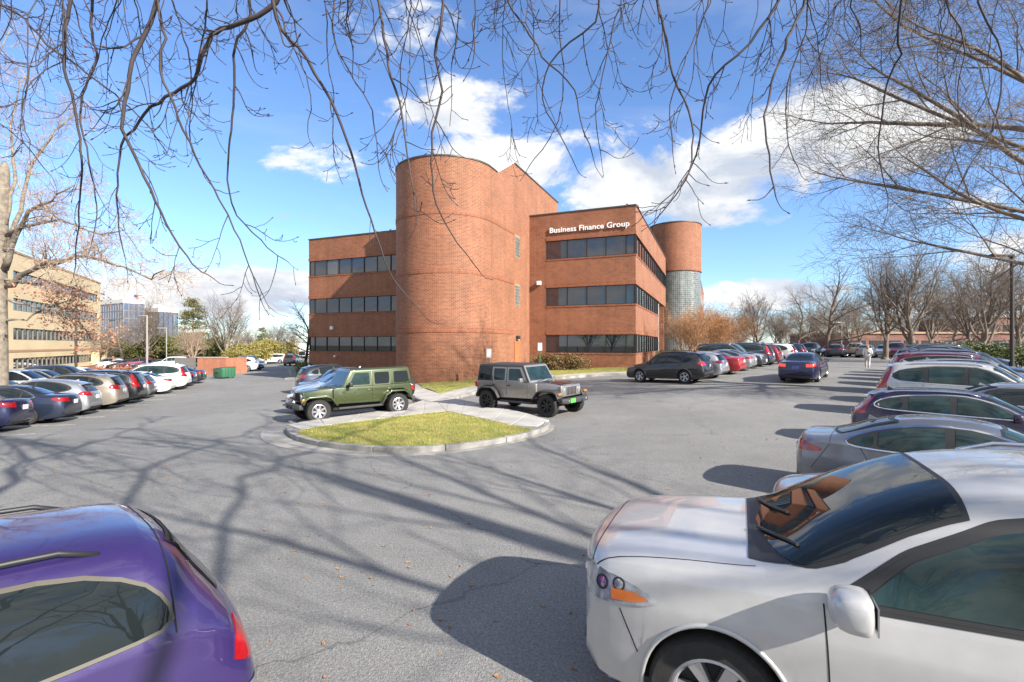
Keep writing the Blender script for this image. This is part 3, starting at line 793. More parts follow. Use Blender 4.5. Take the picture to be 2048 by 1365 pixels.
class Body:
    """lofted car shell; x is measured from the front bumper, the mesh has its nose at +X"""
    def __init__(s, sp):
        s.sp = sp; s.L = sp['L']; s.hw = sp['W'] / 2
        s.top = pchip(sp['top']); s.bel = pchip(sp['belt']); s.plan = pchip(sp['plan']); s.zb = sp.get('zb', .2)
        s.xw = (sp['fo'], sp['fo'] + sp['wb']); s.Rw = sp['R']; s.Ra = sp['R'] + sp.get('arch', .055)
        s.rw = sp['roofw']; s.af = sp.get('af', .16); s.ar = sp.get('ar', .12); s.nn = sp.get('n', 4.2); s.hn = sp.get('hn', 2.8); s.hwf = sp.get('hwf', .86)
        s.bot = pchip(sp.get('bot', [(0, s.zb + .12), (.12, s.zb + .02), (.5, s.zb), (s.L - .6, s.zb), (s.L - .1, s.zb + .08), (s.L, s.zb + .2)]))
        s.side = pchip(sp.get('side', [(0, .935), (.12, .97), (.35, .998), (.55, 1.0), (.72, .985), (.80, .972), (1, .945)]))
        s.base = s.make()
        s.cache = {}
    def zbelt(s, x): return min(s.bel(x), s.top(x) - .03)
    def zlow(s, x):
        z = s.bot(x)
        for xc in s.xw:
            d = abs(x - xc)
            if d < s.Ra: z = max(z, s.Rw + math.sqrt(s.Ra ** 2 - d * d))
        return min(z, s.zbelt(x) - .05)
    def half(s, x, z):
        """half width at (x, z)"""
        w_ = s.hw * s.plan(x); zb = s.bot(x); zt = s.zbelt(x); top = s.top(x)
        if z <= zt: return w_ * s.side((z - zb) / max(.05, zt - zb))
        c = min(1, max(0, (top - zt) / .34)); k = min(1, (z - zt) / (top - zt))
        n = s.hn + (s.nn - s.hn) * c; wr = (s.hwf * w_) * (1 - c) + s.rw * w_ * c
        sh = s.side(1.0)
        return (sh * w_ * (1 - k) + wr * k) * max(0, 1 - k ** n) ** (1 / n)
    def warp(s, x, y):
        L = s.L; t = y / s.hw
        f = max(0, 1 - x / (L * .5)); b = max(0, (x - L * .5) / (L * .5))
        return x + s.af * t * t * f ** 1.3 - s.ar * t * t * b ** 1.3
    def P(s, x, y, z): return Vector((s.L / 2 - s.warp(x, y), y, z))
    def surf(s, x, z, side=1, off=0.0): return s.P(x, side * (s.half(x, z) + off), z)
    def make(s):
        L = s.L; xs = set()
        for d in (0, .012, .03, .06, .1, .16, .24, .34): xs.add(d); xs.add(L - d)
        n = int(L / .085)
        for i in range(n + 1): xs.add(L * i / n)
        for xc in s.xw:
            for a in range(0, 181, 12): xs.add(xc + s.Ra * math.cos(R(a)))
            xs.add(xc + s.Ra + .001); xs.add(xc - s.Ra - .001)
        xs = sorted(x for x in xs if 0 <= x <= L); o = []
        for x in xs:
            if not o or x - o[-1] > .0009: o.append(x)
        xs = o; s.xs = xs
        TH = [0, 8, 17, 27, 37, 46, 54, 61, 68, 75, 82, 90]
        SS = [0, .06, .14, .25, .37, .48, .58, .66, .73, .78, .85, .93, 1.0]
        bm = bmesh.new(); rings = []
        for x in xs:
            zl = s.zlow(x); zt = s.zbelt(x); top = s.top(x); w_ = s.hw * s.plan(x)
            pts = [(0, zl), (.5 * w_, zl), (.85 * s.half(x, zl), zl)]
            for q in SS: z = zl + q * (zt - zl); pts.append((s.half(x, z), z))
            c = min(1, max(0, (top - zt) / .34)); n = s.hn + (s.nn - s.hn) * c
            for th in TH[1:]:
                k = math.sin(R(th)) ** (2 / n); z = zt + k * (top - zt); pts.append((s.half(x, z) if th < 90 else 0.0, z))
            ring = [bm.verts.new(s.P(x, y, z)) for y, z in pts]
            left = [bm.verts.new(s.P(x, -y, z)) for y, z in pts[1:-1]]
            rings.append(ring + left[::-1])
        m = len(rings[0])
        for a, b in zip(rings, rings[1:]):
            for k in range(m): bm.faces.new((a[k], a[(k + 1) % m], b[(k + 1) % m], b[k]))
        bm.faces.new(rings[0][::-1]); bm.faces.new(rings[-1])
        bmesh.ops.recalc_face_normals(bm, faces=bm.faces); bm.normal_update()
        return bm
    def mesh(s, name, material):
        me = bpy.data.meshes.new(name); s.base.to_mesh(me); smooth_mesh(me, 38); me.materials.append(material); return me
    def shell(s, off):
        if off not in s.cache:
            b = s.base.copy(); ns = [v.normal.copy() for v in b.verts]
            for v, nn in zip(b.verts, ns): v.co += nn * off
            s.cache[off] = b
        return s.cache[off]
    def patch(s, name, planes, off, material, thick=.0, mirror=False):
        """piece of the shell cut out by planes [(point, outward normal)]"""
        src = s.shell(off); bm = bmesh.new(); vm = {}
        pl = [(Vector(p), Vector(n).normalized()) for p, n in planes]
        for f in src.faces:
            vs = f.verts
            if any(all((v.co - p).dot(n) > 0 for v in vs) for p, n in pl): continue
            if len(vs) > 8: continue
            q = []
            for v in vs:
                if v not in vm: vm[v] = bm.verts.new(v.co)
                q.append(vm[v])
            bm.faces.new(q)
        for p, n in pl:
            bmesh.ops.bisect_plane(bm, geom=bm.verts[:] + bm.edges[:] + bm.faces[:], plane_co=p, plane_no=n, clear_outer=True, dist=1e-6)
        if not bm.faces: bm.free(); return None
        bm.normal_update()
        if thick:
            be = [e for e in bm.edges if len(e.link_faces) == 1]
            nrm = {v: v.normal.copy() for e in be for v in e.verts}
            r = bmesh.ops.extrude_edge_only(bm, edges=be)
            for v in [g for g in r['geom'] if isinstance(g, bmesh.types.BMVert)]:
                near = min(nrm.items(), key=lambda kv: (kv[0].co - v.co).length_squared)[1] if len(nrm) < 60 else v.normal
                v.co -= near * thick
        if mirror:
            for v in bm.verts: v.co.y = -v.co.y
            bmesh.ops.reverse_faces(bm, faces=bm.faces)
        me = bpy.data.meshes.new(name); bm.to_mesh(me); bm.free(); smooth_mesh(me, 50); me.materials.append(material if not isinstance(material, str) else MATS[material])
        return me
    def side_planes(s, poly, ymin=.25):
        """planes of a convex polygon in (x from front, z)"""
        L = s.L; P = ccw([(L / 2 - x, z) for x, z in poly]); out = [((0, ymin, 0), (0, -1, 0))]
        for a, b in zip(P, P[1:] + P[:1]):
            d = (b[0] - a[0], b[1] - a[1]); out.append(((a[0], 0, a[1]), (d[1], 0, -d[0])))
        return out
    def front_planes(s, poly, xlim, front=True):
        P = ccw(poly); L = s.L; out = [((L / 2 - xlim, 0, 0), (-1 if front else 1, 0, 0))]
        for a, b in zip(P, P[1:] + P[:1]):
            d = (b[0] - a[0], b[1] - a[1]); out.append(((0, a[0], a[1]), (0, d[1], -d[0])))
        return out
def rpoly(poly, k=1): return chaikin(poly, k)

def rc(poly, r):
    out = []; n = len(poly)
    for i in range(n):
        p = Vector(poly[i]); a = Vector(poly[i - 1]); b = Vector(poly[(i + 1) % n])
        u = (a - p).normalized() * r; v = (b - p).normalized() * r
        for t in (0, .33, .67, 1): q = p + u * (1 - t) ** 2 + v * t ** 2; out.append((q.x, q.y))
    return out
def wheel_meshes(Rw, width, style, key):
    """tyre and rim; axis along y, outer face at +y"""
    t = MB(); h = width / 2; ri = Rw * (.64 if style != 'jeep' else .60)
    t.lathe([(ri, -h * .8), (ri + .015, -h), (Rw * .93, -h), (Rw * .985, -h * .8), (Rw, -h * .45), (Rw, h * .45), (Rw * .985, h * .8), (Rw * .93, h), (ri + .015, h), (ri, h * .8), (ri, -h * .8)], 40, 'y')
    tyre = t.mesh('tyre', 'tyre', True, angle=35)
    if style in ('jeep', 'offroad'):
        bl = MB(); nb = 36
        for i in range(nb):
            a = 2 * math.pi * i / nb
            for sgn in (-1, 1):
                a2 = a + (.5 * 2 * math.pi / nb if sgn > 0 else 0)
                er = Vector((math.cos(a2), 0, math.sin(a2))); et = Vector((-math.sin(a2), 0, math.cos(a2)))
                bl.obox(er * (Rw - .002) + Vector((0, sgn * h * .62, 0)), et * .018, Vector((0, h * .34, 0)), er * .009)
        t.add(bl.v, bl.f); tyre = t.mesh('tyre', 'tyre', True, angle=35)
    rm = MB()
    rm.lathe([(ri + .004, h * .78), (ri + .004, h * .86), (ri - .012, h * .90), (ri - .03, h * .72), (ri - .035, h * .2)], 40, 'y')
    rm.lathe([(.0, h * .55), (.05, h * .56), (.068, h * .5), (.07, h * .1)], 16, 'y')
    ns = {'multi': 10, 'five': 5, 'jeep': 7, 'jeepdark': 8, 'offroad': 6, 'six': 6}.get(style, 5)
    for i in range(ns):
        for da in ((-.10, .10) if style in ('five', 'six') else (0,)):
            a = 2 * math.pi * i / ns + da; er = Vector((math.cos(a), 0, math.sin(a))); et = Vector((-math.sin(a), 0, math.cos(a))); w1 = .030 if style in ('five', 'six', 'multi') else .05
            w0 = w1 * .75; y = Vector((0, 1, 0)); r0 = .05; r1 = ri - .012
            q = []
            for rr, ww, hh in ((r0, w0, h * .52), (r1, w1, h * .74)):
                for yy in (hh - .05, hh):
                    for sg in (-1, 1): q.append(er * rr + et * (sg * ww * (1 if yy == hh - .05 else .75)) + y * yy)
            rm.add(q, [(0, 1, 3, 2), (4, 6, 7, 5), (0, 4, 5, 1), (2, 3, 7, 6), (0, 2, 6, 4), (1, 5, 7, 3)])
    rim = rm.mesh('rim', 'rim', True, angle=30)
    bk = MB(); bk.lathe([(.0, h * .12), (ri - .01, h * .12)], 28, 'y'); back = bk.mesh('brake_back', 'rim_back')
    return tyre, rim, back
def make_car(sp):
    """a list of part specs: (name, mesh, loc, rot_z, flags, children)"""
    B = Body(sp); L = sp['L']; parts = []; g = sp
    body = B.mesh('body', MATS['car_trim']); parts.append(dict(n='body', m=body, paint=True))
    def add(n, me, parent=None, **k):
        if me is not None: parts.append(dict(n=n, m=me, parent=parent, **k)); return len(parts) - 1
    def both(n, poly, off, mt, ymin=.25, thick=0, parent=None, **k):
        pl = B.side_planes(poly, ymin)
        i = add(n, B.patch(n, pl, off, mt, thick), parent, **k); j = add(n, B.patch(n, pl, off, mt, thick, True), parent, **k); return i, j
    # side glass on a dark surround
    glass = g.get('glass', 'car_glass')
    for ring, mt in ((g.get('dlo'), g.get('trim', 'car_trim')),):
        if ring:
            if g.get('chrome'): both('window_trim', offset_poly(ccw(ring), .022), .0035, g['chrome'], lod=1)
            both('window_surround', ring, .005, mt)
    for q in g['win']: both('window', q, .009, glass, lod=0)
    ws = g['ws']; add('windshield', B.patch('windshield', B.front_planes(ws[0], ws[1]), .008, g.get('wsglass', glass)))
    add('windshield_border', B.patch('windshield_border', B.front_planes(offset_poly(ccw(ws[0]), .014), ws[1] + .03), .004, 'car_trim'), lod=1)
    rw = g['rw']; add('rear_window', B.patch('rear_window', B.front_planes(rw[0], rw[1], False), .008, 'car_glass'))
    if len(rw) < 3: add('rear_border', B.patch('rear_border', B.front_planes(offset_poly(ccw(rw[0]), .018), rw[1] - .02, False), .004, 'car_trim'), lod=1)
    for poly, ym in g.get('head', []): both('headlight', poly, .007, 'headlamp', ym, .01)
    for poly, ym in g.get('amber', []): both('marker_lamp', poly, .0095, 'amber', ym)
    for poly, ym in g.get('tail', []): both('taillight', poly, .008, 'tail_red', ym, .01)
    for poly, xl, mt in g.get('front', []): add('grille', B.patch('grille', B.front_planes(poly, xl), .006, mt))
    for poly, xl, mt in g.get('rear', []): add('rear_trim', B.patch('rear_trim', B.front_planes(poly, xl, False), .006, mt))
    for poly, nm, mt in g.get('clad', []): both(nm, poly, .007, mt, .3, .01)
    for (x0, z0, x1, z1) in g.get('seams', []):
        d = Vector((x1 - x0, z1 - z0)).normalized(); nx, nz = -d.y * .0045, d.x * .0045
        both('door_seam', [(x0 + nx, z0 + nz), (x1 + nx, z1 + nz), (x1 - nx, z1 - nz), (x0 - nx, z0 - nz)], .0015, 'seam', lod=2)
    for x0 in g.get('hoodseam', []):   # cross seams on top (hood and hatch edges)
        me = B.patch('panel_seam', [((L / 2 - x0 - .004, 0, 0), (-1, 0, 0)), ((L / 2 - x0 + .004, 0, 0), (1, 0, 0)), ((0, 0, B.zbelt(x0) + .01), (0, 0, -1))], .0015, 'seam'); add('panel_seam', me, lod=2)
    for (x_, z_, r_) in g.get('lamp_units', []):
        for sd in (1, -1):
            p_ = B.surf(x_, z_, sd, .0); e_ = .02; n_ = (B.surf(x_ + e_, z_, sd) - B.surf(x_ - e_, z_, sd)).cross(B.surf(x_, z_ + e_, sd) - B.surf(x_, z_ - e_, sd)).normalized()
            if n_.y * sd < 0: n_ = -n_
            u_ = n_.orthogonal().normalized(); v_ = n_.cross(u_)
            for nm_, rr_, o_, mt_ in (('lamp_bezel', r_, .0105, 'car_trim'), ('lamp_lens', r_ * .72, .0125, 'chrome')):
                m = MB(); m.v = [tuple(p_ + n_ * o_)] + [tuple(p_ + n_ * (o_ - .003) + (u_ * math.cos(a * .3927) + v_ * math.sin(a * .3927)) * rr_) for a in range(16)]; m.f = [(0, 1 + a, 1 + (a + 1) % 16) for a in range(16)]; add(nm_, m.mesh(nm_, mt_, True))
    if 'cowl' in g:
        xa, xb, yy, zz = g['cowl']; add('cowl', B.patch('cowl', [((L / 2 - xa, 0, 0), (1, 0, 0)), ((L / 2 - xb, 0, 0), (-1, 0, 0)), ((L / 2 - xb, yy, 0), (.5, 1, 0)), ((L / 2 - xb, -yy, 0), (.5, -1, 0)), ((0, 0, zz), (0, 0, -1))], .0045, 'car_trim'))
    def ztop(x, y):
        lo = B.zbelt(x); hi = B.top(x)
        for _ in range(24):
            mid = (lo + hi) / 2
            if B.half(x, mid) > abs(y): lo = mid
            else: hi = mid
        return lo
    for (xa, ya, xb, yb) in g.get('wipers', []):
        pts = [B.P(xa + (xb - xa) * t, ya + (yb - ya) * t, ztop(xa + (xb - xa) * t, ya + (yb - ya) * t) + .022) for t in (0, .25, .5, .75, 1)]; add('wiper', MB().tube(pts, .011, 5).mesh('wiper', 'car_trim'), lod=2)
    for (yy, xa, xb) in g.get('hoodside', []):
        for sd in (1, -1):
            me = B.patch('panel_seam', [((0, sd * yy - .004, 0), (0, -1, 0)), ((0, sd * yy + .004, 0), (0, 1, 0)), ((L / 2 - xa, 0, 0), (1, 0, 0)), ((L / 2 - xb, 0, 0), (-1, 0, 0)), ((0, 0, 1.0), (0, 0, -1))], .0015, 'seam'); add('panel_seam', me, lod=2)
    for (x, z, ln) in g.get('handles', []):
        for sd in (1, -1):
            p = B.surf(x, z, sd, .022); m = MB().obox(p, (ln / 2, 0, 0), (0, .012, 0), (0, 0, .014)); me = m.mesh('door_handle', 'car_trim'); bevel_mesh(me, .01, 2)
            add('door_handle', me, paint=True, lod=2)
    if 'mirror' in g:
        x, z = g['mirror'][:2]; sc = g['mirror'][2] if len(g['mirror']) > 2 else 1
        for sd in (1, -1):
            p = B.surf(x, z, sd, .13 * sc); bm = bmesh.new(); bmesh.ops.create_icosphere(bm, subdivisions=3, radius=1)
            for v in bm.verts:
                c = v.co; k = .115 * sc if c.x > 0 else .05 * sc
                f = lambda t, e: math.copysign(abs(t) ** e, t)
                v.co = Vector((f(c.x, .75) * k + p.x, f(c.y, .58) * .118 * sc * (1 - .10 * c.z) + p.y, f(c.z, .58) * .088 * sc + p.z + .012 * sd * c.y))
            me = bpy.data.meshes.new('mirror'); bm.to_mesh(me); bm.free(); smooth_mesh(me); me.materials.append(MATS['car_trim'])
            mi = add('mirror', me, paint=True, lod=1)
            if g.get('mirror_lamp'):
                m = MB().obox(p + Vector((.075 * sc, sd * .03, -.035 * sc)), (.02, -sd * .012, 0), (0.012 * 0, .075 * sc, .012 * sd), (0, 0, .012)); me = m.mesh('indicator', 'headlamp'); bevel_mesh(me, .008, 2); add('indicator', me, mi)
            q = B.surf(x + .02, z - .03, sd, -.02); m = MB().tube([q, p + Vector((0, -sd * .08 * sc, -.05 * sc))], [.035 * sc, .03 * sc], 8); add('mirror_arm', m.mesh('mirror_arm', 'car_trim', True), lod=2)
            m = MB().obox(p + Vector((-.052 * sc, 0, 0)), (.004, 0, 0), (0, .095 * sc, 0), (0, 0, .06 * sc)); add('mirror_glass', m.mesh('mirror_glass', 'chrome'), mi, lod=2)
    for it in g.get('rails', []):
        x0, x1, fy, hh = it
        for sd in (1, -1):
            pts = []
            for i in range(9):
                x = x0 + (x1 - x0) * i / 8; y = fy * B.hw * B.plan(x); k = .0 if i in (0, 8) else hh
                zt = B.zbelt(x) + (B.top(x) - B.zbelt(x)) * (1 - (y / (B.rw * B.hw * B.plan(x)))**B.nn) ** (1 / B.nn) if y < B.rw * B.hw * B.plan(x) else B.top(x) - .05
                pts.append(B.P(x, sd * y, zt + k))
            add('roof_rail', MB().tube(pts, .016, 8).mesh('roof_rail', g.get('railmat', 'car_trim'), True), lod=1)
    if 'fin' in g:
        x = g['fin']; z = B.top(x); m = MB().add([B.P(x, -.03, z - .01), B.P(x, .03, z - .01), B.P(x + .16, -.022, z - .01), B.P(x + .16, .022, z - .01), B.P(x + .14, -.006, z + .065), B.P(x + .14, .006, z + .065)], [(0, 1, 5, 4), (0, 4, 2), (1, 3, 5), (2, 4, 5, 3)]); add('antenna_fin', m.mesh('antenna_fin', 'car_trim', True, angle=40), paint=True, lod=1)
    if 'spoiler' in g:
        x, z, wd = g['spoiler']; prof = [(x - .22, z + .0), (x + .05, z - .02), (x + .1, z - .05), (x - .15, z - .06)]
        m = MB(); ys = [-wd, -wd * .6, 0, wd * .6, wd]; n = len(prof)
        for y in ys:
            for a, b in prof: m.v.append(tuple(B.P(a, y, b - .03 * (y / wd) ** 2)))
        for i in range(len(ys) - 1):
            for k in range(n): m.f.append((i * n + k, i * n + (k + 1) % n, (i + 1) * n + (k + 1) % n, (i + 1) * n + k))
        m.f += [tuple(range(n)), tuple((len(ys) - 1) * n + k for k in range(n))]
        add('spoiler', m.mesh('spoiler', 'car_trim', True, angle=35), paint=True, lod=1)
    # plates
    for end, z in (('rear', g.get('plate_z', .85)), ('front', g.get('fplate_z', .42))):
        x = L if end == 'rear' else 0; off = -.004
        xx = B.P(x, 0, z).x; lo = 0
        if end == 'rear':   # stand it on the real surface
            for i in range(400):
                xt = L - i * .0025
                if B.bot(xt) < z < B.top(xt): xx = L / 2 - xt - .012; break
        else:
            for i in range(400):
                xt = i * .0025
                if B.bot(xt) < z < B.top(xt): xx = L / 2 - xt + .012; break
        m = MB().obox((xx, 0, z), (.006, 0, 0), (0, .155, 0), (0, 0, .078)); me = m.mesh('licence_plate', 'plate'); add('licence_plate', me, lod=1, plate=end)
    # wheel wells, underbody and wheels
    u = MB(); hw = B.hw
    u.box(-L / 2 + .35, L / 2 - .35, -hw + .27, hw - .27, .19 if g.get('zb', .2) < .24 else .3, .72); add('underbody', u.mesh('underbody', 'underbody'))
    for sd in (1, -1):
        for i, xc in enumerate(B.xw):
            pts = [B.surf(xc + B.Ra * 1.0 * math.cos(R(a)), B.Rw + B.Ra * math.sin(R(a)) + .004, sd, .0) for a in range(-8, 189, 7)]
            lip = g.get('lip')
            if lip: add('wheel_arch', MB().tube([p for p in pts], lip[0], 6).mesh('wheel_arch', lip[1], True), lod=1, paint=lip[1] == 'car_trim' and g.get('lip_paint', False))
            wl_ = MB().lathe([(B.Ra - .006, -.0), (B.Ra - .006, -.3), (.02, -.3)], 28, 'y')
    wt = g.get('tw', .225); tyre, rim, back = wheel_meshes(B.Rw, wt, g.get('wheel', 'five'), sp['id'])
    for sd in (1, -1):
        for xc in B.xw:
            y = sd * (B.hw * B.plan(xc) * .985 - wt / 2 - .012); loc = (L / 2 - B.warp(xc, B.hw * .9), y, B.Rw)
            wi = add('wheel', tyre, loc=loc, rz=0 if sd > 0 else math.pi); add('rim', rim, wi, rim=True); add('brake_back', back, wi)
    B.base.free()
    for b in B.cache.values(): b.free()
    return dict(parts=parts, L=L)
MODELS = {}
def car(model, label, cat, x, y, heading, color, lod=0, group=None, rim=None, name=None, plate=None, z=None, plates=None, overrides=None):
    """heading: direction of the nose in world degrees (0 = +X, 90 = +Y)"""
    M = MODELS[model]; zz = G(x, y) if z is None else z
    e = empty(name or M.get('name', 'parked_car'), (x, y, zz))
    nz = gnormal(x, y); fx = Vector((math.cos(R(heading)), math.sin(R(heading)), 0)); fx = (fx - nz * fx.dot(nz)).normalized(); fy = nz.cross(fx)
    e.rotation_euler = Matrix((fx, fy, nz)).transposed().to_euler()
    if model in ('suv', 'large_suv'): e.scale = (1, 1, 1.045)
    tag(e, label, cat, group)
    made = []
    for p in M['parts']:
        if p.get('lod', 0) and lod >= 3 - p.get('lod', 0) and lod > 0 and not (lod == 1 and p['lod'] == 1):
            made.append(None); continue
        if plates is not None and p['n'] == 'licence_plate' and p.get('plate') not in plates: made.append(None); continue
        if overrides and any(p.get(kk) and overrides.get(kk) == 'omit' for kk in ('decal',)): made.append(None); continue
        par = e if p.get('parent') is None else made[p['parent']]
        if par is None: made.append(None); continue
        o = bpy.data.objects.new(p['n'], p['m']); COL.objects.link(o); o.parent = par
        if 'loc' in p: o.location = p['loc']; o.rotation_euler = (0, 0, p.get('rz', 0))
        mm = None
        if p.get('paint'): mm = color
        for kk in ('top', 'fender', 'handle', 'mirrorp', 'decal'):
            if p.get(kk) and M.get('id') is None and overrides and kk in overrides: mm = overrides[kk]
        if p.get('rim') and rim: mm = rim
        if p['n'] == 'licence_plate' and plate: mm = plate
        if overrides and p['n'] in overrides: mm = overrides[p['n']]
        if mm: o.material_slots[0].link = 'OBJECT'; o.material_slots[0].material = MATS[mm]
        made.append(o)
    return e
def model(id, **sp):
    sp['id'] = id; MODELS[id] = make_car(sp); MODELS[id]['name'] = sp.get('name', 'parked_car')
PL = [(0, .80), (.12, .875), (.35, .935), (.8, .985), (1.5, 1.0), (3.4, 1.0), (4.1, .98), (4.5, .945), (4.7, .89), (4.8, .82)]
def plan(L): return [(x / 4.8 * L, v) for x, v in PL]
model('sedan', L=4.8, W=1.82, wb=2.78, fo=.93, R=.325, roofw=.66, plan=plan(4.8), zb=.19, tw=.215, wheel='multi',
      top=[(0, .62), (.02, .69), (.08, .745), (.3, .80), (.75, .885), (1.25, .965), (1.38, 1.0), (1.75, 1.21), (2.1, 1.385), (2.35, 1.44), (2.7, 1.462), (3.1, 1.44), (3.5, 1.34), (3.95, 1.16), (4.15, 1.105), (4.55, 1.085), (4.68, 1.06), (4.76, .93), (4.8, .70)],
      belt=[(0, .52), (.08, .66), (.3, .72), (.75, .80), (1.35, .90), (2.5, .935), (3.6, .965), (4.2, .985), (4.6, .98), (4.74, .88), (4.8, .62)],
      dlo=rpoly([(1.52, .945), (2.1, .95), (3.0, .965), (3.75, .985), (3.86, 1.03), (3.5, 1.24), (3.15, 1.355), (2.75, 1.375), (2.35, 1.355), (1.95, 1.21)], 1),
      win=[[(1.66, .965), (2.66, .975), (2.66, 1.355), (2.36, 1.335), (1.98, 1.19)], [(2.74, .98), (3.42, .99), (3.42, 1.25), (3.12, 1.335), (2.74, 1.355)], [(3.47, .995), (3.76, 1.01), (3.78, 1.03), (3.47, 1.225)]],
      ws=([(-.64, 1.02), (.64, 1.02), (.53, 1.365), (-.53, 1.365)], 2.12), rw=([(-.58, 1.14), (.58, 1.14), (.50, 1.37), (-.50, 1.37)], 3.25),
      head=[([(.0, .58), (.62, .74), (.66, .79), (.2, .735), (.0, .66)], .42)], tail=[([(4.35, .90), (4.86, .80), (4.86, .96), (4.5, 1.0), (4.36, .96)], .45)],
      front=[([(-.42, .52), (.42, .52), (.5, .64), (-.5, .64)], .3, 'car_trim'), ([(-.6, .28), (.6, .28), (.5, .40), (-.5, .40)], .3, 'car_trim')],
      rear=[([(-.6, .22), (.6, .22), (.55, .34), (-.55, .34)], 4.5, 'car_cladding')],
      seams=[(1.5, .95, 1.52, .28), (2.7, .96, 2.7, .26), (3.62, .97, 3.5, .72), (3.5, .72, 3.34, .5), (1.52, .27, 3.3, .27)], handles=[(2.52, .84, .16), (3.48, .87, .16)], mirror=(1.72, .99), hoodseam=[1.3], chrome='chrome', fin=3.4, plate_z=.80)
model('fastback', L=4.95, W=1.88, wb=2.96, fo=.90, R=.345, roofw=.65, plan=plan(4.95), zb=.18, tw=.235, wheel='five', af=.2, ar=.16, glass='car_glass_teal',
      top=[(0, .56), (.03, .64), (.12, .72), (.3, .78), (.8, .89), (1.35, .975), (1.5, 1.01), (1.9, 1.21), (2.3, 1.375), (2.6, 1.435), (2.95, 1.455), (3.35, 1.43), (3.75, 1.34), (4.2, 1.17), (4.45, 1.10), (4.7, 1.075), (4.80, 1.065), (4.88, .96), (4.95, .70)],
      belt=[(0, .50), (.12, .64), (.3, .70), (.8, .80), (1.45, .90), (2.5, .93), (3.6, .965), (4.3, .99), (4.7, .985), (4.88, .88), (4.95, .62)],
      dlo=rpoly([(1.7, .94), (2.3, .945), (3.2, .965), (3.95, .985), (4.16, 1.03), (4.05, 1.12), (3.75, 1.24), (3.35, 1.335), (2.95, 1.365), (2.55, 1.345), (2.1, 1.2)], 1),
      win=[[(1.86, .96), (2.82, .97), (2.82, 1.345), (2.56, 1.325), (2.14, 1.185)], [(2.94, .975), (3.66, .985), (3.72, 1.05), (3.72, 1.22), (3.36, 1.31), (2.94, 1.345)], rpoly([(3.78, .995), (4.0, 1.005), (4.08, 1.05), (3.78, 1.2)], 1)],
      ws=([(-.66, 1.03), (.66, 1.03), (.55, 1.36), (-.55, 1.36)], 2.3), rw=([(-.56, 1.14), (.56, 1.14), (.48, 1.38), (-.48, 1.38)], 3.5),
      head=[([(.0, .6), (.6, .76), (.64, .80), (.2, .75), (.0, .68)], .42)], tail=[(rpoly([(4.42, .86), (4.6, .82), (5.0, .82), (5.0, .97), (4.82, .99), (4.6, .945)], 1), .42)],
      front=[([(-.45, .45), (.45, .45), (.5, .66), (-.5, .66)], .3, 'car_trim')], rear=[([(-.6, .2), (.6, .2), (.55, .36), (-.55, .36)], 4.6, 'car_cladding')],
      seams=[(1.65, .95, 1.66, .28), (2.88, .96, 2.88, .26), (3.95, .98, 3.88, .84), (3.88, .84, 3.42, .3), (4.36, .97, 4.62, .55)], handles=[(2.66, .84, .19), (3.66, .87, .19)], mirror=(1.9, .99), hoodseam=[1.42, 4.36], chrome='chrome', fin=3.75, plate_z=.75)
SUVPL = [(0, .82), (.12, .885), (.35, .94), (.8, .985), (1.5, 1.0), (3.4, 1.0), (4.1, .985), (4.45, .95), (4.62, .90), (4.7, .83)]
def splan(L): return [(x / 4.7 * L, v) for x, v in SUVPL]
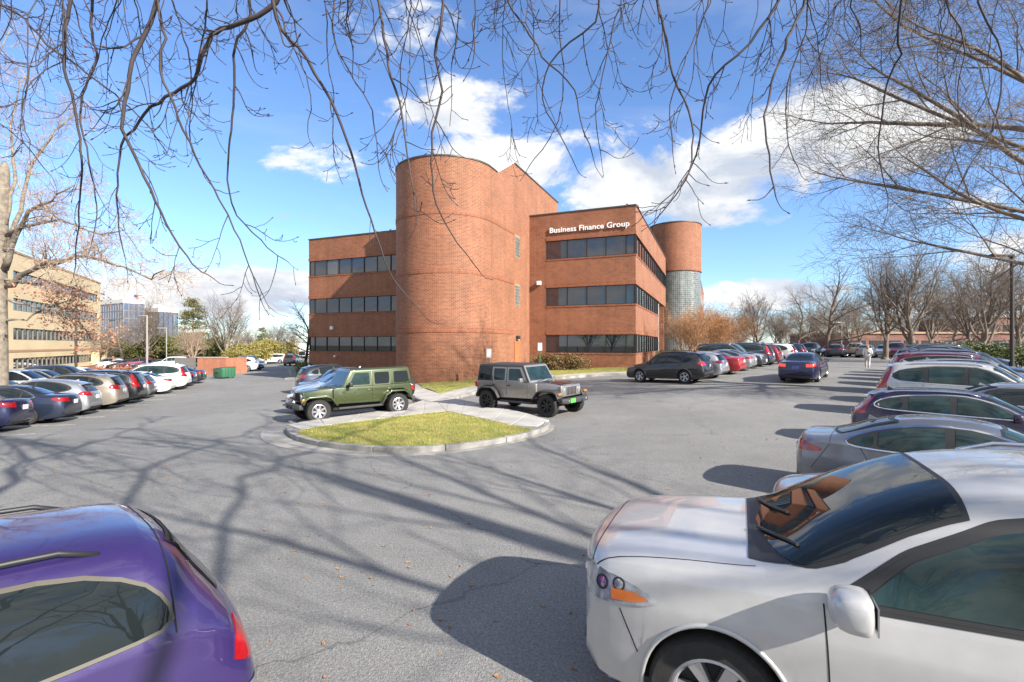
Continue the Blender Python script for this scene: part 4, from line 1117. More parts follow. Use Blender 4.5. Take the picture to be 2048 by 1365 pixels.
SUV = dict(L=4.65, W=1.86, wb=2.70, fo=.90, R=.355, roofw=.70, plan=splan(4.65), zb=.24, tw=.23, n=4.6, wheel='five', arch=.06,
      top=[(0, .62), (.03, .74), (.12, .84), (.3, .91), (.8, 1.01), (1.12, 1.06), (1.25, 1.10), (1.6, 1.34), (1.95, 1.56), (2.25, 1.635), (2.7, 1.665), (3.3, 1.655), (3.8, 1.615), (4.12, 1.565), (4.28, 1.47), (4.42, 1.28), (4.52, 1.08), (4.6, .93), (4.65, .68)],
      belt=[(0, .58), (.12, .74), (.3, .82), (.8, .92), (1.2, 1.0), (2.4, 1.04), (3.5, 1.085), (4.2, 1.12), (4.45, 1.06), (4.6, .86), (4.65, .60)],
      dlo=rpoly([(1.36, 1.04), (2.0, 1.05), (3.0, 1.08), (3.75, 1.12), (4.02, 1.19), (3.98, 1.3), (3.75, 1.43), (3.2, 1.535), (2.6, 1.56), (2.2, 1.53), (1.78, 1.33)], 1),
      win=[[(1.54, 1.06), (2.5, 1.075), (2.5, 1.54), (2.22, 1.51), (1.84, 1.33)], [(2.58, 1.08), (3.36, 1.105), (3.42, 1.2), (3.42, 1.475), (3.1, 1.525), (2.58, 1.54)], rpoly([(3.48, 1.115), (3.75, 1.14), (3.9, 1.22), (3.86, 1.31), (3.48, 1.455)], 1)],
      ws=([(-.68, 1.12), (.68, 1.12), (.58, 1.545), (-.58, 1.545)], 1.98), rw=([(-.6, 1.13), (.6, 1.13), (.54, 1.48), (-.54, 1.48)], 4.05),
      head=[([(.0, .72), (.55, .87), (.6, .93), (.2, .88), (.0, .80)], .45)], tail=[([(4.25, 1.0), (4.7, .90), (4.7, 1.08), (4.4, 1.16), (4.28, 1.12)], .42)],
      front=[([(-.42, .62), (.42, .62), (.5, .82), (-.5, .82)], .3, 'car_trim'), ([(-.65, .32), (.65, .32), (.55, .46), (-.55, .46)], .3, 'car_trim')],
      rear=[([(-.7, .3), (.7, .3), (.68, .5), (-.68, .5)], 4.3, 'car_cladding')],
      clad=[([(1.25, .2), (3.25, .2), (3.22, .36), (1.3, .36)], 'sill_cladding', 'car_cladding')], lip=(.028, 'car_cladding'),
      seams=[(1.36, 1.05, 1.38, .36), (2.54, 1.07, 2.54, .36), (3.52, 1.1, 3.5, .85), (3.5, .85, 3.26, .55)], handles=[(2.38, .95, .16), (3.36, .98, .16)], mirror=(1.56, 1.10, 1.05), rails=[(2.1, 3.75, .58, .045)], hoodseam=[1.15], chrome='car_trim', fin=3.75, plate_z=.88, fplate_z=.5, spoiler=(4.2, 1.565, .56))
model('suv', **SUV)
def variant(base, **kw):
    d = dict(base); d.update(kw); return d
# longer wagon with a low roof
model('wagon', **variant(SUV, L=4.76, W=1.85, wb=2.87, fo=.87, R=.335, zb=.18, plan=splan(4.76), lip=None, clad=[], glass='car_glass_teal',
      top=[(0, .58), (.03, .66), (.12, .74), (.3, .80), (.8, .90), (1.25, .97), (1.4, 1.01), (1.8, 1.21), (2.15, 1.37), (2.5, 1.43), (2.95, 1.445), (3.5, 1.425), (4.0, 1.38), (4.22, 1.335), (4.36, 1.22), (4.5, 1.05), (4.62, .93), (4.7, .84), (4.76, .64)],
      belt=[(0, .52), (.12, .66), (.3, .72), (.8, .81), (1.35, .90), (2.5, .935), (3.5, .965), (4.2, .99), (4.5, .93), (4.7, .78), (4.76, .56)],
      dlo=rpoly([(1.56, .945), (2.2, .95), (3.2, .97), (3.95, .985), (4.2, 1.03), (4.22, 1.1), (4.05, 1.21), (3.6, 1.315), (2.9, 1.36), (2.45, 1.345), (1.98, 1.2)], 1),
      win=[[(1.72, .96), (2.7, .97), (2.7, 1.345), (2.46, 1.325), (2.02, 1.185)], [(2.82, .975), (3.56, .985), (3.56, 1.295), (3.3, 1.32), (2.82, 1.345)], rpoly([(3.68, .99), (3.95, 1.0), (4.12, 1.04), (4.13, 1.1), (4.0, 1.19), (3.68, 1.275)], 1)],
      ws=([(-.66, 1.03), (.66, 1.03), (.55, 1.355), (-.55, 1.355)], 2.2), rw=([(-.6, 1.06), (.6, 1.06), (.52, 1.27), (-.52, 1.27)], 4.2),
      head=[([(.0, .6), (.55, .75), (.6, .8), (.2, .76), (.0, .68)], .45)], tail=[([(4.38, .84), (4.8, .80), (4.8, .93), (4.5, .98), (4.40, .96)], .5), ([(4.40, .96), (4.56, .96), (4.34, 1.3), (4.22, 1.3)], .5)],
      front=[([(-.42, .48), (.42, .48), (.45, .66), (-.45, .66)], .3, 'car_trim')], rear=[([(-.6, .2), (.6, .2), (.6, .32), (-.6, .32)], 4.4, 'car_cladding')],
      seams=[(1.55, .95, 1.56, .3), (2.76, .96, 2.76, .28), (3.75, .98, 3.7, .8), (3.7, .8, 3.4, .45)], handles=[(2.58, .85, .17), (3.58, .88, .17)], mirror=(1.75, .99), rails=[(2.3, 4.05, .56, .035)], railmat='chrome', chrome='chrome', hoodseam=[1.32], fin=3.85, plate_z=.74, fplate_z=.4, spoiler=(4.3, 1.335, .55)))
# bigger three row crossover
model('large_suv', **variant(SUV, L=4.98, W=1.96, wb=2.93, fo=.93, R=.375, zb=.25, plan=splan(4.98), glass='car_glass_teal',
      top=[(0, .66), (.03, .80), (.12, .90), (.3, .97), (.8, 1.06), (1.2, 1.11), (1.33, 1.15), (1.68, 1.40), (2.03, 1.63), (2.35, 1.71), (2.8, 1.745), (3.5, 1.735), (4.1, 1.70), (4.5, 1.65), (4.64, 1.52), (4.76, 1.30), (4.86, 1.10), (4.93, .95), (4.98, .70)],
      belt=[(0, .62), (.12, .80), (.3, .88), (.8, .98), (1.3, 1.05), (2.4, 1.08), (3.6, 1.11), (4.4, 1.14), (4.75, 1.08), (4.93, .88), (4.98, .62)],
      dlo=rpoly([(1.46, 1.085), (2.1, 1.095), (3.2, 1.12), (4.15, 1.15), (4.5, 1.22), (4.5, 1.36), (4.3, 1.50), (3.6, 1.61), (2.8, 1.635), (2.35, 1.61), (1.9, 1.4)], 1),
      win=[[(1.64, 1.105), (2.64, 1.12), (2.64, 1.615), (2.36, 1.59), (1.96, 1.39)], [(2.74, 1.12), (3.58, 1.14), (3.58, 1.58), (3.3, 1.605), (2.74, 1.615)], rpoly([(3.70, 1.145), (4.2, 1.17), (4.4, 1.25), (4.38, 1.37), (4.2, 1.48), (3.70, 1.565)], 1)],
      ws=([(-.72, 1.17), (.72, 1.17), (.61, 1.615), (-.61, 1.615)], 2.06), rw=([(-.64, 1.16), (.64, 1.16), (.57, 1.55), (-.57, 1.55)], 4.42),
      head=[([(.0, .78), (.55, .93), (.6, 1.0), (.2, .95), (.0, .87)], .45)], tail=[([(4.62, .92), (5.05, .86), (5.05, 1.0), (4.8, 1.08), (4.64, 1.06)], .55), ([(4.64, 1.06), (4.82, 1.06), (4.62, 1.56), (4.5, 1.56)], .55)],
      front=[([(-.5, .66), (.5, .66), (.55, .9), (-.55, .9)], .3, 'car_trim'), ([(-.65, .34), (.65, .34), (.6, .5), (-.6, .5)], .3, 'car_trim')], rear=[([(-.7, .3), (.7, .3), (.68, .5), (-.68, .5)], 4.6, 'car_cladding')],
      clad=[([(1.35, .2), (3.45, .2), (3.42, .38), (1.4, .38)], 'sill_cladding', 'car_cladding')],
      seams=[(1.46, 1.09, 1.48, .38), (2.69, 1.11, 2.69, .38), (3.72, 1.13, 3.7, .88), (3.7, .88, 3.46, .58)], handles=[(2.5, .98, .17), (3.54, 1.01, .17)], mirror=(1.66, 1.15, 1.1), rails=[(2.2, 4.2, .58, .045)], railmat='chrome', chrome='chrome', hoodseam=[1.24], fin=4.1, plate_z=.9, fplate_z=.52, spoiler=(4.58, 1.645, .58)))
# small hatchback crossover
model('hatch', **variant(SUV, L=4.35, W=1.78, wb=2.61, fo=.87, R=.335, zb=.2, plan=splan(4.35), clad=[], lip=None, rails=[],
      top=[(0, .58), (.03, .69), (.12, .79), (.3, .86), (.8, .97), (1.1, 1.03), (1.22, 1.07), (1.6, 1.30), (1.95, 1.49), (2.25, 1.56), (2.6, 1.585), (3.1, 1.56), (3.55, 1.49), (3.83, 1.42), (3.98, 1.31), (4.13, 1.12), (4.24, .99), (4.30, .86), (4.35, .64)],
      belt=[(0, .54), (.12, .69), (.3, .77), (.8, .87), (1.2, .95), (2.3, .99), (3.3, 1.04), (3.9, 1.07), (4.15, 1.0), (4.30, .80), (4.35, .56)],
      dlo=rpoly([(1.34, .99), (2.0, 1.0), (2.9, 1.03), (3.4, 1.07), (3.68, 1.16), (3.6, 1.28), (3.3, 1.40), (2.8, 1.48), (2.5, 1.49), (2.15, 1.46), (1.76, 1.27)], 1),
      win=[[(1.5, 1.01), (2.42, 1.02), (2.42, 1.47), (2.17, 1.44), (1.8, 1.26)], [(2.5, 1.025), (3.2, 1.05), (3.55, 1.14), (3.5, 1.27), (3.2, 1.39), (2.8, 1.455), (2.5, 1.47)]],
      ws=([(-.65, 1.09), (.65, 1.09), (.55, 1.475), (-.55, 1.475)], 1.98), rw=([(-.56, 1.06), (.56, 1.06), (.5, 1.34), (-.5, 1.34)], 3.78),
      head=[([(.0, .66), (.55, .82), (.6, .88), (.2, .83), (.0, .75)], .45)], tail=[([(3.92, .93), (4.4, .84), (4.4, .99), (4.1, 1.06), (3.96, 1.03)], .42)],
      front=[([(-.42, .58), (.42, .58), (.5, .76), (-.5, .76)], .3, 'car_trim')], rear=[([(-.6, .24), (.6, .24), (.58, .4), (-.58, .4)], 4.0, 'car_cladding')],
      seams=[(1.32, 1.0, 1.34, .3), (2.46, 1.02, 2.46, .3), (3.3, 1.05, 3.28, .8), (3.28, .8, 3.08, .5)], handles=[(2.3, .91, .15)], mirror=(1.52, 1.04), hoodseam=[1.14], chrome='car_trim', fin=3.5, plate_z=.8, fplate_z=.45, spoiler=(3.92, 1.42, .52)))
# tall off-road wagon in the near right corner
model('offroader', name='off_road_wagon', L=4.84, W=1.90, wb=2.79, fo=.88, R=.395, roofw=.80, plan=[(0, .80), (.06, .86), (.2, .91), (.5, .955), (1.0, .985), (1.6, 1.0), (4.0, 1.0), (4.5, .97), (4.84, .86)], zb=.30, tw=.265, n=5, wheel='six', arch=.085, af=.22, ar=.08,
      hn=5.5, hwf=.93, top=[(0, .90), (.012, 1.02), (.05, 1.09), (.13, 1.135), (.35, 1.175), (.7, 1.21), (1.08, 1.235), (1.2, 1.252), (1.27, 1.275), (1.60, 1.48), (1.95, 1.67), (2.25, 1.79), (2.6, 1.855), (2.9, 1.875), (3.5, 1.87), (4.2, 1.83), (4.5, 1.75), (4.64, 1.45), (4.75, 1.15), (4.84, .75)],
      belt=[(0, .72), (.05, .95), (.13, 1.02), (.35, 1.06), (.8, 1.10), (1.3, 1.135), (2.5, 1.16), (4.4, 1.2), (4.75, 1.05), (4.84, .68)],
      side=[(0, .93), (.12, .965), (.3, .985), (.5, .99), (.62, 1.0), (.74, 1.0), (.82, .985), (1, .95)],
      dlo=rc([(1.60, 1.15), (4.40, 1.21), (4.36, 1.62), (4.0, 1.70), (3.2, 1.75), (2.7, 1.73), (2.35, 1.655), (1.96, 1.45)], .05),
      win=[rc([(1.74, 1.185), (2.78, 1.2), (2.77, 1.70), (2.6, 1.68), (2.34, 1.61), (1.98, 1.42)], .04), [(2.9, 1.2), (3.6, 1.21), (3.6, 1.69), (2.9, 1.71)], [(3.7, 1.22), (4.28, 1.24), (4.26, 1.58), (4.0, 1.66), (3.7, 1.685)]],
      ws=(rc([(-.83, 1.30), (0, 1.272), (.83, 1.30), (.775, 1.5), (.69, 1.78), (.66, 1.9), (-.66, 1.9), (-.69, 1.78), (-.775, 1.5)], .04), 2.22), rw=([(-.62, 1.2), (.62, 1.2), (.58, 1.6), (-.58, 1.6)], 4.4), glass='car_glass_teal', wsglass='car_glass',
      head=[(rpoly([(-.1, .86), (.25, .85), (.52, .88), (.66, .93), (.56, .99), (.3, 1.05), (.05, 1.06), (-.1, 1.03)], 1), .47)], amber=[([(.34, .885), (.50, .905), (.60, .935), (.50, .965), (.34, .95)], .5)], tail=[([(4.6, .9), (4.9, .9), (4.9, 1.3), (4.62, 1.3)], .5)],
      front=[([(-.44, .66), (.44, .66), (.46, .98), (-.46, .98)], .3, 'car_trim'), ([(-.6, .36), (.6, .36), (.55, .5), (-.55, .5)], .3, 'car_trim')], rear=[([(-.7, .3), (.7, .3), (.68, .55), (-.68, .55)], 4.6, 'car_cladding')],
      lamp_units=[(.12, .965, .05), (.24, .985, .045)], cowl=(1.18, 1.40, .78, 1.2), wipers=[(1.24, -.55, 1.44, .12), (1.24, .18, 1.42, .66)], lip=(.016, 'car_trim'), lip_paint=True, seams=[(1.56, 1.14, 1.60, .42), (2.84, 1.17, 2.84, .38), (3.82, 1.2, 3.80, .9), (.40, .84, .52, .58), (1.60, .42, 2.84, .38)], handles=[(2.66, 1.04, .18), (3.66, 1.06, .18)], mirror=(1.64, 1.20, 1.2), mirror_lamp=True, hoodside=[(.76, .18, 1.22)], rails=[(2.6, 4.3, .62, .05)], railmat='chrome', chrome='car_trim', hoodseam=[.17], plate_z=1.0, fplate_z=.6)
# older purple sport wagon in the near left corner
model('sport_wagon', name='sport_wagon', L=4.5, W=1.82, wb=2.62, fo=.87, R=.35, roofw=.72, plan=splan(4.5), zb=.24, tw=.225, n=4.2, wheel='five', arch=.05, af=.16, ar=.16,
      top=[(0, .68), (.03, .8), (.12, .88), (.3, .94), (.8, 1.0), (1.15, 1.04), (1.3, 1.08), (1.65, 1.3), (2.0, 1.48), (2.3, 1.545), (2.7, 1.575), (3.2, 1.57), (3.6, 1.55), (3.9, 1.515), (4.04, 1.44), (4.17, 1.25), (4.29, 1.08), (4.38, .95), (4.46, .76), (4.5, .60)],
      belt=[(0, .6), (.12, .78), (.3, .84), (.8, .9), (1.25, .96), (2.4, 1.0), (3.5, 1.02), (4.0, 1.03), (4.25, .98), (4.42, .80), (4.5, .54)],
      dlo=rpoly([(1.45, .99), (2.2, 1.0), (2.60, 1.01), (2.60, 1.46), (2.2, 1.43), (1.8, 1.24)], 1),
      win=[[(1.6, 1.01), (2.5, 1.02), (2.5, 1.44), (2.2, 1.41), (1.86, 1.24)], rpoly([(2.80, 1.05), (2.95, 1.05), (3.72, 1.07), (3.93, 1.09), (3.92, 1.2), (3.80, 1.33), (3.52, 1.425), (3.1, 1.45), (2.80, 1.445)], 1)],
      ws=([(-.66, 1.1), (.66, 1.1), (.56, 1.46), (-.56, 1.46)], 2.0), rw=([(-.50, 1.08), (.50, 1.08), (.44, 1.42), (-.44, 1.42)], 3.9),
      head=[([(.0, .7), (.5, .82), (.55, .88), (.2, .86), (.0, .8)], .45)], tail=[(rpoly([(4.24, .70), (4.6, .70), (4.6, .82), (4.52, 1.0), (4.34, 1.03), (4.26, .9)], 1), .66)],
      front=[([(-.42, .6), (.42, .6), (.5, .78), (-.5, .78)], .3, 'car_trim')], rear=[([(-.95, .20), (.95, .20), (.95, .56), (-.95, .56)], 4.18, 'bumper_grey')],
      clad=[(offset_poly(ccw(rpoly([(2.80, 1.05), (2.95, 1.05), (3.72, 1.07), (3.93, 1.09), (3.92, 1.2), (3.80, 1.33), (3.52, 1.425), (3.1, 1.45), (2.80, 1.445)], 1)), .018), 'window_moulding', 'tan_trim'), ([(2.62, .99), (2.67, .99), (2.67, 1.47), (2.62, 1.47)], 'pillar_trim', 'bumper_grey')],
      seams=[(1.45, 1.0, 1.46, .36), (2.645, 1.0, 2.645, .34), (3.35, .8, 3.35, .66), (3.35, .66, 3.52, .66)], handles=[(2.5, .9, .16)], mirror=(1.6, 1.05), rails=[(2.35, 3.7, .60, .05)], chrome=None, hoodseam=[3.95], plate_z=.78)

# ---- boxy off-road vehicle with a spare wheel, built from panels
def make_jeep():
    L2 = 2.35; parts = []
    X = lambda x: L2 - x
    def add(n, me, parent=None, **k): parts.append(dict(n=n, m=me, parent=parent, **k)); return len(parts) - 1
    def bev(m, nm, mt, wd=.02, seg=2):
        me = m.mesh(nm, mt); bevel_mesh(me, wd, seg, 25); return me
    # tub
    prof = [(1.28, .60), (3.14, .56), (3.26, .86), (3.44, 1.0), (3.98, 1.0), (4.18, .86), (4.26, .66), (4.37, .66), (4.38, 1.19), (1.5, 1.19), (1.28, 1.16)]
    m = MB(); m.extrude([(X(a), -.775, b) for a, b in prof], (0, 1.55, 0)); add('body', bev(m, 'body', 'car_trim', .03, 3), paint=True)
    m = MB(); nb = []
    for x, hw, z0, z1 in ((.36, .56, .72, 1.085), (.8, .64, .72, 1.14), (1.45, .735, .72, 1.175)): nb += [(X(x), -hw, z0), (X(x), hw, z0), (X(x), hw * .97, z1), (X(x), .0, z1 + .035), (X(x), -hw * .97, z1)]
    for i in range(2):
        for k in range(5): m.f.append((i * 5 + k, i * 5 + (k + 1) % 5, i * 5 + 5 + (k + 1) % 5, i * 5 + 5 + k))
    m.v = nb; m.f += [(0, 1, 2, 3, 4), (14, 13, 12, 11, 10)]; add('hood', bev(m, 'hood', 'car_trim', .025, 3), paint=True)
    m = MB()
    for i, (x, hw, z) in enumerate(((.46, .36, 1.147), (.9, .40, 1.182), (1.40, .30, 1.208))):
        m.v += [(X(x), -hw, z - .035 * hw / .7 + .008), (X(x), 0, z + .004), (X(x), hw, z - .035 * hw / .7 + .008)]
    m.f = [(0, 1, 4, 3), (1, 2, 5, 4), (3, 4, 7, 6), (4, 5, 8, 7)]; add('hood_decal', m.mesh('hood_decal', 'car_trim'), decal=True)
    # grille with seven slots and round lamps
    m = MB().box(X(.37), X(.27), -.60, .60, .70, 1.11); gi = add('grille', bev(m, 'grille', 'car_trim', .045, 3), paint=True)
    for i in range(7):
        y = (i - 3) * .088; m = MB().box(X(.275), X(.262), y - .026, y + .026, .76, 1.04); add('grille_slot', bev(m, 'grille_slot', 'dark', .012, 2), gi)
    for sd in (1, -1):
        m = MB().lathe([(0, .03), (.06, .028), (.085, .015), (.09, 0), (.105, 0), (.105, -.03)], 24, 'y'); m.v = [(X(.262) + y, sd * .455 + x, .93 + z) for x, y, z in m.v]; add('headlight', m.mesh('headlight', 'headlamp', True, angle=40))
        # fenders
        for nm, pl, y0, y1 in (('front_fender', [(.20, .70), (.27, .88), (.42, .965), (1.02, .965), (1.18, .90), (1.42, .60)], .60, .935), ('rear_fender', [(3.06, .58), (3.22, .84), (3.44, .985), (3.98, .985), (4.18, .86), (4.3, .64)], .74, .935)):
            inn = []
            q = offset_poly(pl + [(pl[-1][0] - .3, -2), (pl[0][0] + .3, -2)], -.05)[:len(pl)]
            m = MB(); n = len(pl); y0s, y1s = sd * y0, sd * y1
            for (a, b), (c, d) in zip(pl, q): m.v += [(X(a), y0s, b), (X(a), y1s, b - .03), (X(c), y1s, d - .03), (X(c), y0s, d)]
            for i in range(n - 1):
                for k in range(4): m.f.append((i * 4 + k, i * 4 + (k + 1) % 4, i * 4 + 4 + (k + 1) % 4, i * 4 + 4 + k))
            m.f += [(0, 1, 2, 3), tuple(4 * (n - 1) + k for k in (3, 2, 1, 0))]
            add(nm, bev(m, nm, 'car_cladding', .018, 2), fender=True)
        m = MB().box(X(.30), X(.18), sd * .70, sd * .88, .80, .87); add('marker_lamp', bev(m, 'marker_lamp', 'amber', .015, 2))
        m = MB().box(X(4.45), X(4.30), sd * .655, sd * .80, .92, 1.14); add('taillight', bev(m, 'taillight', 'tail_red', .02, 2))
        m = MB().box(X(1.9), X(1.78), sd * .88, sd * 1.06, 1.2, 1.36); add('mirror', bev(m, 'mirror', 'car_trim', .03, 3), mirrorp=True)
        m = MB().tube([(X(1.8), sd * .74, 1.22), (X(1.82), sd * .92, 1.22)], .025, 8); add('mirror_arm', m.mesh('mirror_arm', 'car_trim', True))
        m = MB().box(X(3.1), X(1.45), sd * .72, sd * .82, .40, .48); add('side_step', bev(m, 'side_step', 'car_cladding', .02, 2))
        m = MB().box(X(1.36), X(.42), sd * .30, sd * .60, .66, .84); add('inner_wing', m.mesh('inner_wing', 'underbody'))
        for x in (2.62, 3.42):
            m = MB().box(X(x + .08), X(x - .08), sd * .775, sd * .80, 1.02, 1.06); add('door_handle', bev(m, 'door_handle', 'car_trim', .01, 2), handle=True)
        for x in (1.66, 2.78):
            for z in (.74, 1.02): m = MB().box(X(x + .05), X(x - .05), sd * .775, sd * .795, z - .03, z + .03); add('hinge', bev(m, 'hinge', 'car_trim', .006, 1), paint=True)
        for x in (1.7, 2.74, 3.5):
            m = MB().box(X(x + .004), X(x - .004), sd * .7752, sd * .777, .62 if x < 3 else 1.02, 1.17); add('door_seam', m.mesh('door_seam', 'seam'))
    # greenhouse
    z0, z1 = 1.185, 1.80
    def gy(z): return .765 - (z - 1.185) * .135
    m = MB(); q = [(1.60, 1.185), (1.93, 1.775), (4.28, 1.80), (4.37, 1.185)]
    for sd in (-1, 1): m.v += [(X(a), sd * gy(b), b) for a, b in q]
    m.f = [(3, 2, 1, 0), (4, 5, 6, 7), (0, 1, 5, 4), (1, 2, 6, 5), (2, 3, 7, 6)]
    m.v += [(X(1.97), -.62, 1.84), (X(4.22), -.62, 1.85), (X(1.97), .62, 1.84), (X(4.22), .62, 1.85)]
    m.f = [(3, 2, 1, 0), (4, 5, 6, 7), (0, 1, 5, 4), (2, 3, 7, 6), (1, 2, 9, 8), (5, 10, 11, 6), (8, 9, 11, 10), (1, 8, 10, 5), (2, 6, 11, 9), (0, 4, 7, 3)]
    add('hardtop', bev(m, 'hardtop', 'car_trim', .035, 3), top=True)
    def sidep(nm, poly, off, mt, th=.012, **k):
        for sd in (1, -1):
            m = MB(); n = len(poly)
            for o in (off, off - th): m.v += [(X(a), sd * (gy(b) + o), b) for a, b in poly]
            m.f = [tuple(range(n)), tuple(range(2 * n - 1, n - 1, -1))] + [(i, (i + 1) % n, n + (i + 1) % n, n + i) for i in range(n)]
            add(nm, m.mesh(nm, mt), **k)
    sidep('door_frame', [(1.70, 1.195), (2.72, 1.195), (2.72, 1.74), (2.02, 1.74)], .006, 'car_trim', paint=True); sidep('door_frame', [(2.76, 1.195), (3.46, 1.195), (3.52, 1.45), (3.50, 1.74), (2.76, 1.74)], .006, 'car_trim', paint=True)
    sidep('window', rc([(1.86, 1.25), (2.64, 1.24), (2.64, 1.68), (2.10, 1.68)], .05), .012, 'car_glass_teal'); sidep('window', rc([(2.84, 1.24), (3.40, 1.24), (3.43, 1.45), (3.42, 1.68), (2.84, 1.68)], .05), .012, 'car_glass'); sidep('window', rc([(3.62, 1.24), (4.24, 1.24), (4.2, 1.68), (3.62, 1.68)], .05), .008, 'car_glass')
    # windshield frame and glass on the sloped front
    d = Vector((X(1.93) - X(1.60), 0, 1.775 - 1.185)); nrm = Vector((d.z, 0, -d.x)).normalized()
    for nm, a0, a1, hw0, hw1, off, mt, kw in (('windshield_frame', .0, 1.04, .745, .675, .014, 'car_trim', dict(paint=True)), ('windshield', .10, .93, .665, .605, .020, 'car_glass_teal', {})):
        m = MB()
        for o in (off, off - .02):
            for a, hw in ((a0, hw0), (a1, hw1)):
                for sd in (-1, 1): p = Vector((X(1.60), sd * hw, 1.185)) + d * a + nrm * o; m.v.append(tuple(p))
        m.f = [(0, 1, 3, 2), (4, 6, 7, 5), (0, 4, 5, 1), (2, 3, 7, 6), (0, 2, 6, 4), (1, 5, 7, 3)]; add(nm, bev(m, nm, mt, .006, 1), **kw)
    for sd in (-.3, .25):
        m = MB().tube([(X(1.56), sd, 1.21), (X(1.60), sd + .45, 1.25)], .01, 5); add('wiper', m.mesh('wiper', 'car_trim'))
    m = MB(); m.add([(X(4.385), -.58, 1.25), (X(4.385), .58, 1.25), (X(4.315), .54, 1.72), (X(4.315), -.54, 1.72)], [(0, 1, 2, 3)]); add('rear_window', m.mesh('rear_window', 'car_glass'))
    # bumpers, spare, plate
    m = MB(); pr = [(-.80, .10), (-.62, -.02), (.62, -.02), (.80, .10), (.80, .24), (-.80, .24)]; m.prism(ccw([(X(x), y) for y, x in pr]), .50, .67); add('front_bumper', bev(m, 'front_bumper', 'car_cladding', .025, 2), bumper=True)
    for sd in (1, -1):
        m = MB().lathe([(0, .012), (.05, .01), (.055, -.02)], 16, 'y'); m.v = [(X(-.01) + y, sd * .52 + x, .59 + z) for x, y, z in m.v]; add('fog_lamp', m.mesh('fog_lamp', 'headlamp', True))
        m = MB().box(X(.0), X(-.05), sd * .22, sd * .27, .52, .60); add('tow_hook', bev(m, 'tow_hook', 'dark', .01, 1))
    m = MB().box(X(4.52), X(4.38), -.72, .72, .50, .66); add('rear_bumper', bev(m, 'rear_bumper', 'car_cladding', .02, 2))
    m = MB().obox((X(-.045), -.35, .60), (.006, 0, 0), (0, .15, 0), (0, 0, .075)); add('licence_plate', m.mesh('licence_plate', 'plate'), plate='front')
    m = MB().box(X(4.2), X(.5), -.5, .5, .36, .72); add('underbody', m.mesh('underbody', 'underbody'))
    tyre, rim, back = wheel_meshes(.41, .26, 'jeep', 'jeep')
    for sd in (1, -1):
        for x in (.74, 3.72): wi = add('wheel', tyre, loc=(X(x), sd * .79, .41), rz=0 if sd > 0 else math.pi); add('rim', rim, wi, rim=True); add('brake_back', back, wi)
    wi = add('spare_wheel', tyre, loc=(X(4.56), 0, 1.02), rz=math.pi / 2); add('rim', rim, wi, rim=True)
    te = text_mesh('Jeep', .085, .003)
    for v in te.vertices: v.co = (X(1.30) - v.co.x, .739 + .004 + v.co.z, .86 + v.co.y)
    # the badge sits on the cowl side, readable from outside
    te.materials.append(MATS['chrome']); add('badge', te)
    return dict(parts=parts, L=4.7, name='off_road_vehicle')
MODELS['jeep'] = make_jeep()
# ---- paints and placement of every vehicle
for n_, c_, mt_ in (('p_charcoal', (.045, .047, .052), .5), ('p_navy', (.018, .026, .050), .45), ('p_darkblue', (.012, .015, .058), .45), ('p_black', (.010, .010, .012), .2), ('p_white', (.72, .72, .70), .0), ('p_silver', (.42, .43, .45), .75), ('p_lightgrey', (.30, .31, .33), .6),
                    ('p_grey', (.19, .19, .205), .65), ('p_beige', (.34, .30, .25), .55), ('p_red', (.33, .012, .016), .15), ('p_maroon', (.14, .012, .03), .4), ('p_green', (.045, .060, .020), .3), ('p_pewter', (.29, .27, .255), .6), ('p_purple', (.034, .019, .105), .3), ('p_pearl', (.46, .455, .45), .3),
                    ('p_plum', (.020, .011, .040), .5), ('p_blue', (.03, .06, .2), .4), ('p_darkgrey', (.07, .07, .078), .6), ('p_brown', (.05, .035, .03), .5)): paint(n_, c_, mt_)
def off(c, d, k, p, j): return (c[0] + d[0] * k + p[0] * j, c[1] + d[1] * k + p[1] * j)
def hd(a): return (math.cos(R(a)), math.sin(R(a)))
# near corners
car('offroader', 'silver white off-road wagon with amber corner lamp in the near right corner', 'car', 2.92, 3.22, 155, 'p_pearl', name='off_road_wagon', plates=[])
car('sport_wagon', 'purple wagon with black roof rail in the near left corner', 'car', -3.56, 1.92, 229, 'p_purple', name='sport_wagon', plates=[])
# the two boxy off-road vehicles beside the island
car('jeep', 'green boxy off-road vehicle with spare wheel left of the grass island', 'car', -6.0, 18.8, 218, 'p_green', name='off_road_vehicle', overrides=dict(top='p_green', fender='p_green', decal='omit', handle='p_green', rear_fender='p_green'), plates=[])
car('jeep', 'pewter boxy off-road vehicle with black hardtop and green front plate', 'car', .62, 19.1, -42, 'p_pewter', name='off_road_vehicle', rim='rim_dark', overrides=dict(mirrorp='p_pewter', top='car_cladding', decal='p_brown', badge='p_pewter'), plate='plate_green')
